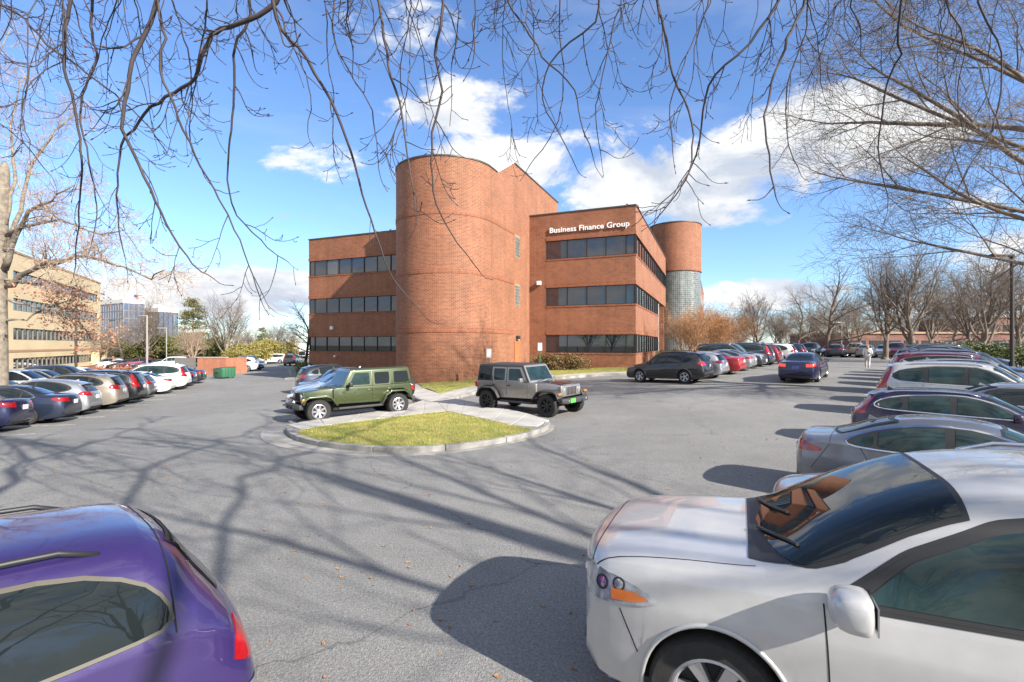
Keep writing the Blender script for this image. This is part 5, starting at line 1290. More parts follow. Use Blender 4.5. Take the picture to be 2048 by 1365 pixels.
# right row: tails to the aisle
RA = -40; rd = hd(RA); rp = (-rd[1], rd[0]); rp = (.643, .766); C0 = (7.19, 7.47)
car('sedan', 'silver sedan with only its hood showing beside the off-road wagon', 'car', 5.55, 5.35, 150, 'p_lightgrey', plates=[])
row = [(0, .0, 'fastback', 'grey fastback saloon with chrome window line in the right row', 'p_grey', 0, 0),
       (2, .2, 'wagon', 'dark plum wagon with tall red tail lamps in the right row', 'p_plum', 0, 0),
       (3, 1.6, 'sedan', 'silver saloon whose rear glass shows between plum wagon and white crossover', 'p_silver', 0, 0),
       (4, .5, 'large_suv', 'silver white crossover with tall red tail lamps in the right row', 'p_pearl', 0, 0),
       (5, .9, 'suv', 'pale silver crossover half hidden behind the silver white one', 'p_silver', 1, 0),
       (6, .5, 'large_suv', 'maroon crossover with roof rails in the right row', 'p_maroon', 1, 0),
       (7, .8, 'large_suv', 'black long crossover behind the maroon one', 'p_black', 1, 0),
       (8, .2, 'suv', 'charcoal crossover beyond the black long one in right row', 'p_charcoal', 1, 0),
       (9, .2, 'suv', 'navy crossover nearest the walking woman', 'p_navy', 1, 0),
       (10, .6, 'large_suv', 'dark grey tall crossover near the right hedge', 'p_darkgrey', 1, 0),
       (11, .3, 'sedan', 'red saloon at the far end of the right row', 'p_red', 2, 0)]
for k, dk, md, lb, col, lod, flip in row:
    x, y = off(C0, rd, dk, rp, 2.75 * k); car(md, lb, 'car', x, y, RA + 180 * flip, col, lod, 'cars in the right row')
# row against the building
C1_ = (8.9, 27.8); bd = hd(140)
rowb = [(0, 0, 'suv', 'black crossover parked at the corner of the brick wing', 'p_black', 0, 0), (1, -.2, 'hatch', 'silver hatchback beside the black corner crossover', 'p_silver', 0, 0), (2, -.2, 'sedan', 'bright red saloon in the row by the building', 'p_red', 0, 0),
        (3, -.1, 'fastback', 'silver white fastback saloon next to the red saloon', 'p_lightgrey', 1, 0), (4, -.1, 'large_suv', 'charcoal large crossover parked nose out by the building', 'p_charcoal', 1, 1), (5, 0, 'large_suv', 'navy large crossover between charcoal and red ones', 'p_navy', 1, 0), (6, -.2, 'suv', 'brick red crossover showing its tail by the building', 'p_maroon', 1, 0),
        (7, -.8, 'suv', 'white crossover past the brick red one', 'p_white', 1, 0), (9, -.6, 'suv', 'dark blue crossover at the end of the building row', 'p_darkblue', 1, 0)]
for k, dk, md, lb, col, lod, flip in rowb:
    x, y = off(C1_, bd, dk, rp, 2.75 * k); car(md, lb, 'car', x, y, 140 + 180 * flip, col, lod, 'cars by the building')
car('sedan', 'dark blue saloon driving away down the aisle with lit brake lamps', 'car', 15.75, 26.4, 50, 'p_darkblue', 0, name='driving_car', plate='plate_blue', overrides=dict(taillight='tail_lit'))
# far row across the end of the right lot
rnd = random.Random(8)
fr_cols = [('white', 'p_white'), ('dark red', 'p_maroon'), ('silver', 'p_silver'), ('black', 'p_black'), ('navy blue', 'p_navy'), ('grey', 'p_grey'), ('maroon', 'p_maroon'), ('pale grey', 'p_lightgrey'), ('bright red', 'p_red'), ('charcoal', 'p_charcoal'), ('beige', 'p_beige'), ('light silver', 'p_silver'), ('dark grey', 'p_darkgrey'), ('pearl white', 'p_pearl')]
fr_md = ['sedan', 'suv', 'sedan', 'suv', 'hatch', 'sedan', 'suv', 'hatch', 'sedan', 'suv', 'sedan', 'wagon', 'suv', 'sedan']
kinds = {'sedan': 'saloon', 'suv': 'crossover', 'hatch': 'hatchback', 'wagon': 'wagon'}
for k in range(14):
    x, y = 29.5 + .766 * 2.72 * k, 64.0 - .643 * 2.72 * k
    car(fr_md[k], f'{fr_cols[k][0]} {kinds[fr_md[k]]}, number {k + 1} from the left in the far row under the bare trees'.replace('number 1 ', 'first ').replace('number', 'place'), 'car', x, y, 50 + 180 * (k % 3 == 0), fr_cols[k][1], 2, 'cars in the far row')
for k in range(9):
    x, y = 30.6 + .766 * 2.72 * k + .643 * 5.6, 63.2 - .643 * 2.72 * k + .766 * 5.6
    car(fr_md[(k + 5) % 14], f'{fr_cols[(k + 6) % 14][0]} {kinds[fr_md[(k + 5) % 14]]}, place {k + 1} from the left in the hindmost car row', 'car', x, y, 50 + 180 * (k % 2), fr_cols[(k + 6) % 14][1], 2, 'cars in the hindmost row')
# left row: tails to the lane
LA = 201.4; ld = hd(LA); lpv = (-.365, .931); C2 = (-19.4, 18.4)
rowl = [(-1, .35, 'sedan', 'dark blue saloon cut off by the left edge', 'p_darkblue', 0), (0, 0, 'sedan', 'dark slate saloon with multi spoke wheels in the left row', 'p_navy', 0), (1, 0, 'hatch', 'silver hatchback crossover next to the slate saloon', 'p_silver', 0), (2, 0, 'suv', 'sand beige crossover in the left row', 'p_beige', 0),
        (3, .1, 'large_suv', 'black large crossover in the left row', 'p_black', 1), (4, .0, 'hatch', 'grey hatchback between black crossover and white saloon', 'p_grey', 1), (5, -.1, 'sedan', 'white saloon with red tail lamps in the left row', 'p_white', 1), (6, -.3, 'large_suv', 'white large crossover in the left row', 'p_white', 1),
        (7, -.2, 'sedan', 'dark blue saloon past the white large crossover', 'p_darkblue', 1), (8, -.3, 'sedan', 'black saloon nearest the green dumpster', 'p_black', 1)]
for k, dk, md, lb, col, lod in rowl:
    x, y = off(C2, ld, dk, lpv, 2.75 * k); car(md, lb, 'car', x, y, LA, col, lod, 'cars in the left row')
# cars facing them behind
rowl2 = [(0, 'suv', 'black crossover beside the big left tree trunk', 'p_black'), (2, 'sedan', 'charcoal saloon behind the sand beige crossover', 'p_charcoal'), (3, 'suv', 'silver crossover behind the black large crossover', 'p_silver'), (4, 'sedan', 'dark grey saloon behind the grey hatchback', 'p_darkgrey'), (5, 'suv', 'white crossover behind the white saloon', 'p_white'), (6, 'hatch', 'pale silver hatchback second row on the left', 'p_lightgrey'), (7, 'suv', 'navy crossover second row on the left', 'p_navy'), (8, 'sedan', 'white saloon second row near the brick enclosure', 'p_white')]
for k, md, lb, col in rowl2:
    x, y = off(C2, ld, 5.4, lpv, 2.75 * k); car(md, lb, 'car', x, y, LA + 180, col, 2, 'second row of the left lot')
# centre row behind the green vehicle: noses to the lane
cd_ = hd(215); C3 = (-7.2, 21.7)
rowc = [(0, 'sedan', 'white saloon half hidden behind the green vehicle', 'p_white', 0), (1, 'hatch', 'pale silver hatchback behind the white saloon', 'p_pearl', 180 * 0), (2, 'sedan', 'silver saloon third behind the green vehicle', 'p_silver', 0), (3, 'hatch', 'dark grey hatchback near the brick left wing', 'p_grey', 0), (4, 'suv', 'dark blue crossover tail out by the kerb planter', 'p_navy', 180)]
for k, md, lb, col, fl in rowc:
    x, y = off(C3, cd_, .15 + .05 * k, (-.36, .93), 2.75 * k); car(md, lb, 'car', x, y, 215 + fl, col, 1, 'cars behind the green vehicle')
# beyond the dumpster and down the lane
far_l = [(474, 744, 'suv', 'white crossover right of the green dumpster', 'p_white', 200), (492, 741, 'sedan', 'dark saloon just past the green dumpster', 'p_charcoal', -20), (500, 735, 'suv', 'silver crossover in the lane behind the dumpster', 'p_silver', -20), (505, 732, 'suv', 'white van like crossover by the yellow shrubs', 'p_white', -20), (545, 728, 'large_suv', 'white large crossover far down the left lane', 'p_white', 200), (551, 725, 'sedan', 'silver saloon far down the left lane', 'p_silver', 200),
         (586, 731, 'large_suv', 'dark crossover driving at the far lane end', 'p_charcoal', 100)]
for px, py, md, lb, col, h_ in far_l:
    x, y = gp(px, py); car(md, lb, 'car', x, y, h_, col, 2, 'far cars down the left lane')
for i, (px, md, cn, col) in enumerate([(215, 'suv', 'silver', 'p_silver'), (232, 'sedan', 'white', 'p_white'), (252, 'sedan', 'black', 'p_black'), (276, 'suv', 'dark red', 'p_maroon'), (300, 'sedan', 'navy', 'p_navy'), (318, 'sedan', 'grey', 'p_grey'), (340, 'large_suv', 'white', 'p_white')]):
    Y = 82 - i * 1.5; x = at(px, Y); car(md, f'distant {cn} {kinds.get(md, "large crossover")} in front of the parking deck', 'car', x, Y, 215, col, 2, 'cars before the parking deck')
# painted stall lines
def stall_lines():
    n = 0
    def ln(c, d, p, ks, a, b):
        for k in ks:
            q = off(c, d, 0, p, 2.75 * (k + .5)); s = off(q, d, a, p, 0); e = off(q, d, b, p, 0); w2 = .05
            m = MB(); seg = 6
            for i in range(seg + 1):
                t = i / seg; x = s[0] + (e[0] - s[0]) * t; y = s[1] + (e[1] - s[1]) * t
                m.v += [(x - p[0] * w2, y - p[1] * w2, G(x - p[0] * w2, y - p[1] * w2) + .006), (x + p[0] * w2, y + p[1] * w2, G(x + p[0] * w2, y + p[1] * w2) + .006)]
            m.f = [(2 * i, 2 * i + 1, 2 * i + 3, 2 * i + 2) for i in range(seg)]
            m.build('stall_line', 'line_paint')
    ln(C2, ld, lpv, range(-3, 9), -2.9, 2.4); ln(C0, rd, rp, range(-3, 12), -2.6, 2.4); ln(C1_, bd, rp, range(0, 9), -2.6, 2.4); ln((-6.0, 18.8), hd(218), (-.36, .93), range(0, 5), -2.0, 2.7)
markings = empty('stall_markings', (0, 12, 0)); markings['kind'] = 'structure'
kids_rel(markings, stall_lines)
# ================================================================== trees and plants
mat('bark', (.17, .135, .105), .9, var=.45, vscale=6, bump=.7, bscale=30)
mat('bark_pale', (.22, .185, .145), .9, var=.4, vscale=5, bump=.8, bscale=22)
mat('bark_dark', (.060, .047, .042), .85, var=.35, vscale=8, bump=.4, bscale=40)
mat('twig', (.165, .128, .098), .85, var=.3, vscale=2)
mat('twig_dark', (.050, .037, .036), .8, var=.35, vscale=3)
mat('twig_orange', (.30, .155, .070), .8, var=.35, vscale=2)
mat('bark_tan', (.36, .26, .19), .8, var=.35, vscale=4)
mat('leaf_brown', (.26, .105, .055), .7, var=.4, vscale=6, color2=(.36, .17, .10))
mat('leaf_orange', (.36, .17, .06), .75, var=.4, vscale=3)
mat('needle', (.060, .085, .020), .8, var=.5, vscale=1.2, color2=(.13, .11, .03))
mat('hedge_leaf', (.050, .085, .018), .55, var=.5, vscale=5, color2=(.12, .12, .03))
mat('hedge_leaf_mix', (.065, .080, .020), .55, var=.6, vscale=7, color2=(.20, .09, .04))
mat('shrub_yellow', (.24, .185, .045), .8, var=.5, vscale=2, color2=(.13, .13, .03))
mat('bud', (.075, .028, .026), .7)
def rot_about(d, axis, ang): return Matrix.Rotation(ang, 3, axis) @ d
class Grower:
    def __init__(s, seed): s.rnd = random.Random(seed); s.levels = {}; s.tips = []
    def mb(s, l):
        return s.levels.setdefault(l, MB())
    def jit(s, k): r = s.rnd; return Vector((r.gauss(0, k), r.gauss(0, k), r.gauss(0, k)))
    def limb(s, p, d, length, r0, lvl, P, r1=None, maxl=4):
        rnd = s.rnd; seg = P['seg'][lvl]; n = max(3, int(length / seg)); st = length / n; pts = [p.copy()]; d = d.normalized(); dirs = [d.copy()]
        for i in range(n):
            d = (d + s.jit(P['wob'][lvl]) + Vector((0, 0, P['trop'][lvl])) * (st)).normalized(); p = p + d * st
            if p.z < P.get('zmin', .6): d.z = abs(d.z) + .2; d.normalize()
            pts.append(p.copy()); dirs.append(d.copy())
        rt = r1 if r1 is not None else r0 * P['taper'][lvl]
        rad = [r0 + (rt - r0) * (i / n) ** .9 for i in range(n + 1)]
        s.mb(lvl).tube(pts, rad, P['sides'][lvl], cap=lvl < 2)
        if lvl >= maxl:
            s.tips.append((pts[-1], d)); return
        nc = P['nc'][lvl]; nc = max(1, int(nc * rnd.uniform(.8, 1.2) + .5)); az = rnd.uniform(0, 6.28)
        for k in range(nc):
            t = P['t0'][lvl] + (1 - P['t0'][lvl]) * (k + rnd.uniform(.2, .9)) / nc; t = min(.99, t); i = min(n - 1, int(t * n)); q = pts[i].lerp(pts[i + 1], t * n - i)
            az += 2.4 + rnd.uniform(-.5, .5); ax = dirs[i].orthogonal(); ax = rot_about(ax, dirs[i], az); ang = R(rnd.uniform(*P['ang'][lvl]))
            cd = rot_about(dirs[i], ax, ang)
            ln = P['len'][lvl] * rnd.uniform(.7, 1.25) * (1.15 - P['short'] * t); s.limb(q, cd, ln, max(P['rmin'], rad[i] * P['rr'][lvl] * rnd.uniform(.8, 1.1)), lvl + 1, P, None, maxl)
        # the leader carries on
        if P.get('lead', True): s.limb(pts[-1], d, P['len'][lvl] * .8, rt, lvl + 1, P, None, maxl)
BASE = dict(seg=[.5, .45, .35, .25, .2], wob=[.06, .10, .14, .17, .2], trop=[.05, .12, .10, .05, .02], taper=[.6, .35, .35, .4, .5], sides=[10, 7, 5, 4, 3], nc=[6, 7, 7, 6], t0=[.35, .25, .2, .15], ang=[(28, 55), (28, 55), (28, 60), (28, 65)], len=[4.2, 2.2, 1.2, .6], short=.45, rr=[.55, .55, .55, .6], rmin=.006)
def P_(**k): d = dict(BASE); d.update(k); return d
def tree_proto(seed, P, th, r0, maxl=4, lean=(0, 0)):
    g = Grower(seed); g.limb(Vector((0, 0, -.15)), Vector((lean[0], lean[1], 1)), th, r0, 0, P, None, maxl)
    g.mb(0).tube([(0, 0, -.2), (0, 0, .05), (0, 0, .35)], [r0 * 1.55, r0 * 1.3, r0], 12)
    trunk = g.mb(0); crown = MB()
    for l, m in g.levels.items():
        if l > 0: crown.add(m.v, m.f)
    return g, trunk.mesh('trunk', 'bark', True), crown
def leafy(tips, per, size, spread, seed):
    rnd = random.Random(seed); m = MB()
    for p, d in tips:
        for _ in range(per):
            c = p + Vector((rnd.gauss(0, spread), rnd.gauss(0, spread), rnd.gauss(0, spread))); a = Vector((rnd.gauss(0, 1), rnd.gauss(0, 1), rnd.gauss(0, 1))).normalized(); b = a.orthogonal().normalized(); sz = size * rnd.uniform(.6, 1.3)
            m.add([c - a * sz, c + b * sz * .55, c + a * sz, c - b * sz * .55], [(0, 1, 2, 3)])
    return m
def place_tree(name, label, x, y, trunk, crown, sc=1.0, rz=0.0, group=None, bark=None, twigm=None, extra=None, cat='tree', dz=0, tilt=0):
    e = empty(name, (x, y, G(x, y) + dz), rz); e.scale = (sc, sc, sc); tag(e, label, cat, group)
    for n_, me, mm in (('trunk', trunk, bark), ('crown', crown, twigm), ('foliage', extra[0] if extra else None, extra[1] if extra else None)):
        if me is None: continue
        o = mk(n_, me, e)
        if mm: o.material_slots[0].link = 'OBJECT'; o.material_slots[0].material = MATS[mm]
    return e
# prototypes: spreading street trees, bare
_, tA, cA = tree_proto(11, P_(len=[5.2, 2.6, 1.35, .7], nc=[8, 7, 7, 5], trop=[.05, .16, .10, .04, 0], ang=[(30, 55), (25, 50), (25, 55), (25, 60)]), 3.6, .27); cA = cA.mesh('crown', 'twig')
_, tB, cB = tree_proto(23, P_(len=[4.8, 2.5, 1.3, .7], nc=[9, 7, 7, 5], t0=[.45, .2, .2, .15], trop=[.05, .2, .15, .06, 0], ang=[(18, 45), (20, 45), (25, 55), (25, 60)]), 3.0, .24); cB = cB.mesh('crown', 'twig')
_, tC, cC = tree_proto(37, P_(len=[4.4, 2.2, 1.2, .65], nc=[10, 7, 6, 5], t0=[.3, .2, .2, .15], trop=[.05, .02, .03, 0, 0], ang=[(45, 80), (30, 55), (25, 60), (25, 60)]), 6.0, .26); cC = cC.mesh('crown', 'twig')
protos = [(tA, cA), (tB, cB), (tC, cC)]
right_trees = [(1514, 78, 0, 1.02, 1), (1594, 80, 2, 1.0, 2), (1656, 58, 2, 1.02, 3), (1770, 50, 1, 1.14, 4), (1826, 46, 0, 1.18, 5), (1862, 62, 1, 1.1, 6), (1945, 56, 1, 1.1, 7), (1968, 40, 0, 1.0, 8), (1620, 100, 0, 1.0, 9), (1720, 88, 2, .95, 10), (1560, 105, 1, .95, 11), (1905, 74, 2, 1.1, 12), (2040, 52, 1, 1.15, 13), (1480, 110, 2, .9, 14), (1700, 72, 0, .9, 15)]
tl = ['bare tree left of the others behind the building row', 'small bare tree second along the far row', 'bare tree with thick straight trunk above the far car row', 'tall bare vase shaped tree behind the walking woman', 'broad bare vase shaped tree right of the walking woman', 'bare tree deep behind the right row', 'bare tree left of the dark lamp post', 'many limbed bare tree by the right hedge', 'distant bare tree between two nearer trunks', 'distant low bare tree before the long brick building', 'distant upright bare tree beyond the far row', 'bare tree showing through others near the hedge', 'bare tree at the right picture edge', 'farthest bare tree beside the orange shrubs', 'slim bare tree left of the walking woman']
for (px, Y, k, sc, sd), lb in zip(right_trees, tl):
    place_tree('bare_tree', lb, at(px, Y), Y, *protos[k], sc, sd * 1.3, 'bare trees on the right')
rnd = random.Random(77)
for i in range(16):
    px = 1420 + i * 42 + rnd.uniform(-12, 12); Y = rnd.uniform(125, 160); place_tree('bare_tree', 'bare tree in the hazy wood line beyond the right lot', at(px, Y), Y, *protos[i % 3], rnd.uniform(1.0, 1.3), i, 'wood line on the right', dz=-.5)
for i in range(14):
    px = 200 + i * 30 + rnd.uniform(-9, 9); Y = rnd.uniform(135, 175); place_tree('bare_tree', 'bare tree in the wood line beyond the left lot', at(px, Y), Y, *protos[i % 3], rnd.uniform(.9, 1.15), i, 'wood line on the left', dz=-.3)
# left lot trees
place_tree('bare_tree', 'large bare tree right of the pine behind the left lot', at(448, 78), 78, tB, cB, 1.28, 2.0, bark='bark_pale', twigm='bark')
place_tree('bare_tree', 'bare multi stemmed tree before the glass towers', at(292, 84), 84, tB, cB, 1.3, .4, bark='bark_pale')
place_tree('bare_tree', 'low spreading bare tree before the parking deck', at(246, 92), 92, tC, cC, 1.0, .9)
place_tree('bare_tree', 'small bare tree with pale trunk by the brick enclosure', at(388, 62), 62, tA, cA, .62, 1.9, bark='bark_pale', twigm='bark_tan')
place_tree('bare_tree', 'bare pruned tree at the left corner of the brick building', at(610, 60), 60, tC, cC, .78, 3.0, bark='bark_dark', twigm='bark')
# ---- crape myrtles beside the building: many pale stems, fine orange twigs
def myrtle(seed):
    rnd = random.Random(seed); g = Grower(seed); P = P_(len=[0, 1.35, .75, .42], seg=[.3, .3, .25, .18, .12], nc=[1, 6, 7, 6], trop=[0, .25, .25, .1, 0], ang=[(0, 0), (20, 45), (25, 55), (25, 60)], rr=[1, .6, .55, .6], rmin=.005, lead=True, zmin=.1)
    for i in range(7):
        a = i * .9 + rnd.uniform(-.2, .2); g.limb(Vector((math.cos(a) * .18, math.sin(a) * .18, -.1)), Vector((math.cos(a) * .42, math.sin(a) * .42, 1)), rnd.uniform(2.0, 2.8), rnd.uniform(.04, .065), 1, P, None, 4)
    st = g.levels[1].mesh('trunk', 'bark_tan', True); cr = MB()
    for l, m in g.levels.items():
        if l > 1: cr.add(m.v, m.f)
    return st, cr.mesh('crown', 'twig_orange'), leafy(g.tips, 2, .028, .10, seed).mesh('foliage', 'leaf_orange')
my = myrtle(5)
for (u, v, sc, rz, lb) in ((-1.9, 43.5, 1.28, .3, 'pale stemmed orange crape myrtle nearest the brick wing corner'), (-.6, 47.5, 1.22, 1.4, 'orange crape myrtle in the middle of the row'), (-.3, 53.5, 1.4, 2.6, 'rounded orange crape myrtle before the glass block drum'), (1.6, 60, 1.35, 4.0, 'orange crape myrtle farthest from the wing corner')):
    X_, Y_ = w(u, v); place_tree('crape_myrtle', lb, X_, Y_, my[0], my[1], sc, rz, 'crape myrtles', extra=(my[2], None))
# ---- pine and evergreen shrubs on the left
def pine(seed, h, r, tiers, mat_='needle'):
    rnd = random.Random(seed); tr = MB(); tr.tube([(0, 0, -.2), (.05, 0, h * .5), (0, .05, h)], [.2, .14, .03], 8); br = MB(); lf = MB()
    for i in range(tiers):
        z = h * (.28 + .7 * i / tiers) + rnd.uniform(-.2, .2); rr = r * (1 - .75 * (i / tiers) ** 1.2) * rnd.uniform(.7, 1.1)
        for k in range(6):
            a = k * 1.05 + rnd.uniform(-.4, .4) + i; e = Vector((math.cos(a) * rr, math.sin(a) * rr, z + rnd.uniform(-.2, .5))); br.tube([(0, 0, z), e * .5 + Vector((0, 0, z * .5 + .1)), e], [.05, .03, .012], 4)
            for _ in range(60):
                t = rnd.uniform(.3, 1.05); c = Vector((e.x * t, e.y * t, z + (e.z - z) * t)) + Vector((rnd.gauss(0, .28), rnd.gauss(0, .28), rnd.gauss(0, .14))); d = Vector((rnd.gauss(0, 1), rnd.gauss(0, 1), rnd.uniform(0, 1))).normalized(); b = d.orthogonal().normalized() * .05
                lf.add([c - b, c + b, c + d * .3], [(0, 1, 2)])
    return tr.mesh('trunk', 'bark_pale', True), br.mesh('crown', 'bark'), lf.mesh('foliage', mat_)
pn = pine(9, 9.5, 2.6, 13)
place_tree('pine_tree', 'tall thin pine behind the brick enclosure', at(385, 76), 76, pn[0], pn[1], 1.12, 0, extra=(pn[2], None))
place_tree('pine_tree', 'short dark green pine near the end of the left lane', at(524, 95), 95, pn[0], pn[1], .72, 1.5, extra=(pn[2], None))
def shrub_mesh(seed, rx, ry, h, n, size, matn, nodes=26):
    """mass of small leaves on many lobes, with stems"""
    rnd = random.Random(seed); lobes = [(Vector((rnd.uniform(-rx, rx) * .8, rnd.uniform(-ry, ry) * .8, rnd.uniform(.35, .8) * h)), rnd.uniform(.22, .42) * min(h, 2 * ry + .4)) for _ in range(nodes)]
    st = MB(); lf = MB()
    for c, r_ in lobes: st.tube([(c.x * .5, c.y * .5, -.05), (c.x * .8, c.y * .8, c.z * .55), c], [.025, .016, .006], 4)
    for _ in range(n):
        c, r_ = rnd.choice(lobes); v = Vector((rnd.gauss(0, 1), rnd.gauss(0, 1), rnd.gauss(0, 1))).normalized(); q = c + v * r_ * rnd.uniform(.55, 1.08) ** .6
        if q.z < .05: continue
        a = (v + Vector((rnd.gauss(0, .7), rnd.gauss(0, .7), rnd.gauss(0, .7)))).normalized(); b = a.orthogonal().normalized(); sz = size * rnd.uniform(.6, 1.3); b = rot_about(b, a, rnd.uniform(0, 6.28))
        lf.add([q - b * sz * .5, q + a * sz * .5, q + b * sz * .5, q - a * sz * .5 + v * .01], [(0, 1, 2, 3)])
    return st.mesh('stem', 'bark'), lf.mesh('foliage', matn)
def place_shrub(name, label, x, y, meshes, rz=0, sc=(1, 1, 1), group=None, cat='shrub', dz=.1):
    e = empty(name, (x, y, G(x, y) + dz), rz); e.scale = sc; tag(e, label, cat, group); mk('stem', meshes[0], e); mk('foliage', meshes[1], e); return e
ev = shrub_mesh(3, 3.2, 2.2, 4.2, 6500, .30, 'needle', 34); ye = shrub_mesh(4, 3.0, 2.0, 3.0, 5500, .22, 'shrub_yellow', 34)
for i, (px, Y, k, sc, lb) in enumerate([(215, 98, 0, 1.0, 'evergreen shrub mass right of the tan office block'), (330, 88, 0, 1.15, 'evergreen shrub mass behind the twin lamp posts'), (372, 92, 0, 1.2, 'evergreen shrub left of the tall pine'), (415, 86, 0, 1.05, 'evergreen shrub right of the tall pine'), (500, 82, 1, 1.15, 'yellow green shrub thicket at the lane bend'), (535, 92, 1, 1.3, 'tan shrub thicket beside the short pine'), (480, 76, 1, .8, 'low yellow shrub behind the parked cars past the dumpster'), (560, 110, 1, 1.3, 'far tan thicket at the lane end'), (262, 100, 0, .9, 'evergreen shrub before the parking deck')]):
    place_shrub('shrub_thicket', lb, at(px, Y), Y, (ev, ye)[k], i, (sc, sc, sc), 'shrubs behind the left lot')
rd_ = shrub_mesh(6, 3.4, 1.0, 1.0, 4200, .10, 'leaf_brown', 40); place_shrub('low_shrub', 'low red brown winter shrub beside the tan office lamp post', at(215, 50), 50, rd_, .6, (1, 1, 1))
# hedges by the building
h1 = shrub_mesh(12, 2.7, .55, 1.25, 9000, .085, 'hedge_leaf_mix', 60); X_, Y_ = w(-11.3, 37.3); place_shrub('hedge', 'clipped mixed hedge under the wing windows', X_, Y_, h1, ANG, (1, 1, 1), cat='hedge', dz=.14)
h2 = shrub_mesh(13, .9, .9, 1.0, 4200, .08, 'hedge_leaf', 26); X_, Y_ = w(-3.6, 39.8); place_shrub('rounded_shrub', 'rounded green shrub at the wing corner', X_, Y_, h2, 0, (1.1, 1.1, 1.05)); X_, Y_ = w(-3.4, 42.5); place_shrub('rounded_shrub', 'rounded green shrub behind the corner shrub', X_, Y_, h2, 1.6, (1.05, 1.1, 1.05)); X_, Y_ = w(-2.9, 49); place_shrub('rounded_shrub', 'small green shrub below the crape myrtles', X_, Y_, h2, 2.6, (1.0, 1.0, .9))
h3 = shrub_mesh(14, 4.6, 1.0, 1.7, 12000, .11, 'hedge_leaf', 80); place_shrub('hedge', 'long yellow green hedge behind the right row', at(2010, 33), 33, h3, -.6, (1, 1, 1.05), cat='hedge', dz=0)
h4 = shrub_mesh(15, .7, .7, 1.2, 2600, .09, 'hedge_leaf', 22); X_, Y_ = gp(583, 762); place_shrub('planter_shrub', 'dark shrub in the small kerbed planter at left of the lane', X_ - .2, Y_ + 2.6, h4, 0, (1, 1, 1.15))
pk = terrain_patch('planter_kerb', [(X_ - 1.2, Y_ + 1.4), (X_ + 1.1, Y_ + 1.4), (X_ + 1.1, Y_ + 5.5), (X_ - 1.2, Y_ + 5.5)], .14, 'kerb', None, .3); struct(pk)

# ---- big tree at the left edge with pale bark and brown leaves
def left_tree():
    Y = 22.0; X0 = at(-12, Y); base = Vector((X0, Y, G(X0, Y))); g = Grower(71)
    def W(px, py, dy=0): return Vector((at(px, Y + dy), Y + dy, zat(py, Y + dy))) - base
    trunk = MB(); trunk.tube([Vector((0, 0, -.3)), Vector((0, 0, .3)), W(-8, 700), W(-8, 600), W(-6, 520), W(0, 430), W(6, 360), W(9, 335), W(9, 322)], [.62, .48, .40, .37, .34, .30, .24, .16, .05], 14)
    P = P_(seg=[.4, .3, .28, .2, .14], wob=[.06, .12, .18, .2, .22], trop=[0, .06, .06, .02, 0], len=[2.4, 1.4, .9, .5], nc=[5, 6, 6, 5], ang=[(30, 60), (30, 60), (30, 65), (30, 65)], rr=[.5, .5, .55, .6], rmin=.007, zmin=2.2)
    limbs = [([(14, 575), (45, 548), (90, 531), (130, 522), (165, 512), (200, 522), (250, 535), (300, 556), (330, 540)], .13), ([(10, 540), (30, 470), (60, 425), (100, 400), (150, 370)], .15), ([(10, 500), (40, 420), (60, 330), (110, 260), (150, 230)], .12), ([(12, 520), (-30, 440), (-60, 300), (-40, 160), (20, 60)], .16), ([(12, 600), (70, 615), (120, 620), (165, 650), (190, 690)], .06), ([(10, 640), (50, 640), (100, 610), (150, 600)], .06), ([(10, 450), (30, 360), (20, 250), (50, 150)], .1), ([(12, 470), (60, 450), (120, 440), (200, 470), (250, 460)], .09), ([(12, 560), (60, 570), (110, 565), (160, 580)], .06)]
    for pts, r0 in limbs:
        q = [W(a, b, (i * .35) * (-1) ** int(r0 * 100)) for i, (a, b) in enumerate(pts)]
        rad = [r0 + (.025 - r0) * i / (len(q) - 1) for i in range(len(q))]
        sm = []
        for i in range(len(q) - 1):
            for t in (0, .33, .67): sm.append(q[i].lerp(q[i + 1], t) + g.jit(.03))
        sm.append(q[-1]); rr = [r0 + (.02 - r0) * (i / (len(sm) - 1)) ** .8 for i in range(len(sm))]
        g.mb(0).tube(sm, rr, 7)
        for i in range(4, len(sm)):
            for _ in range(2 if r0 > .08 else 3):
                d = (sm[i] - sm[i - 1]).normalized(); c = rot_about(d, rot_about(d.orthogonal(), d, g.rnd.uniform(0, 6.28)), R(g.rnd.uniform(35, 75))); c.z += .15
                g.limb(sm[i], c, g.rnd.uniform(.5, 1.3), max(.012, rr[i] * .45), 2 if r0 > .08 else 3, P, None, 4)
    e = empty('old_tree', base); tag(e, 'old pale barked tree with clinging brown leaves at the left edge', 'tree')
    mk('trunk', trunk.mesh('trunk', 'bark_pale', True), e); mk('limb', g.levels[0].mesh('limb', 'bark_pale', True), e); cr = MB()
    for l in g.levels:
        if l > 0: cr.add(g.levels[l].v, g.levels[l].f)
    mk('crown', cr.mesh('crown', 'bark_tan'), e)
    tips = [t for t in g.tips if zat(745, Y) < t[0].z + base.z < zat(575, Y) and t[0].x + base.x < at(185, Y) and g.rnd.random() < .9]; mk('foliage', leafy(tips, 5, .06, .11, 4).mesh('foliage', 'leaf_brown'), e)
left_tree()

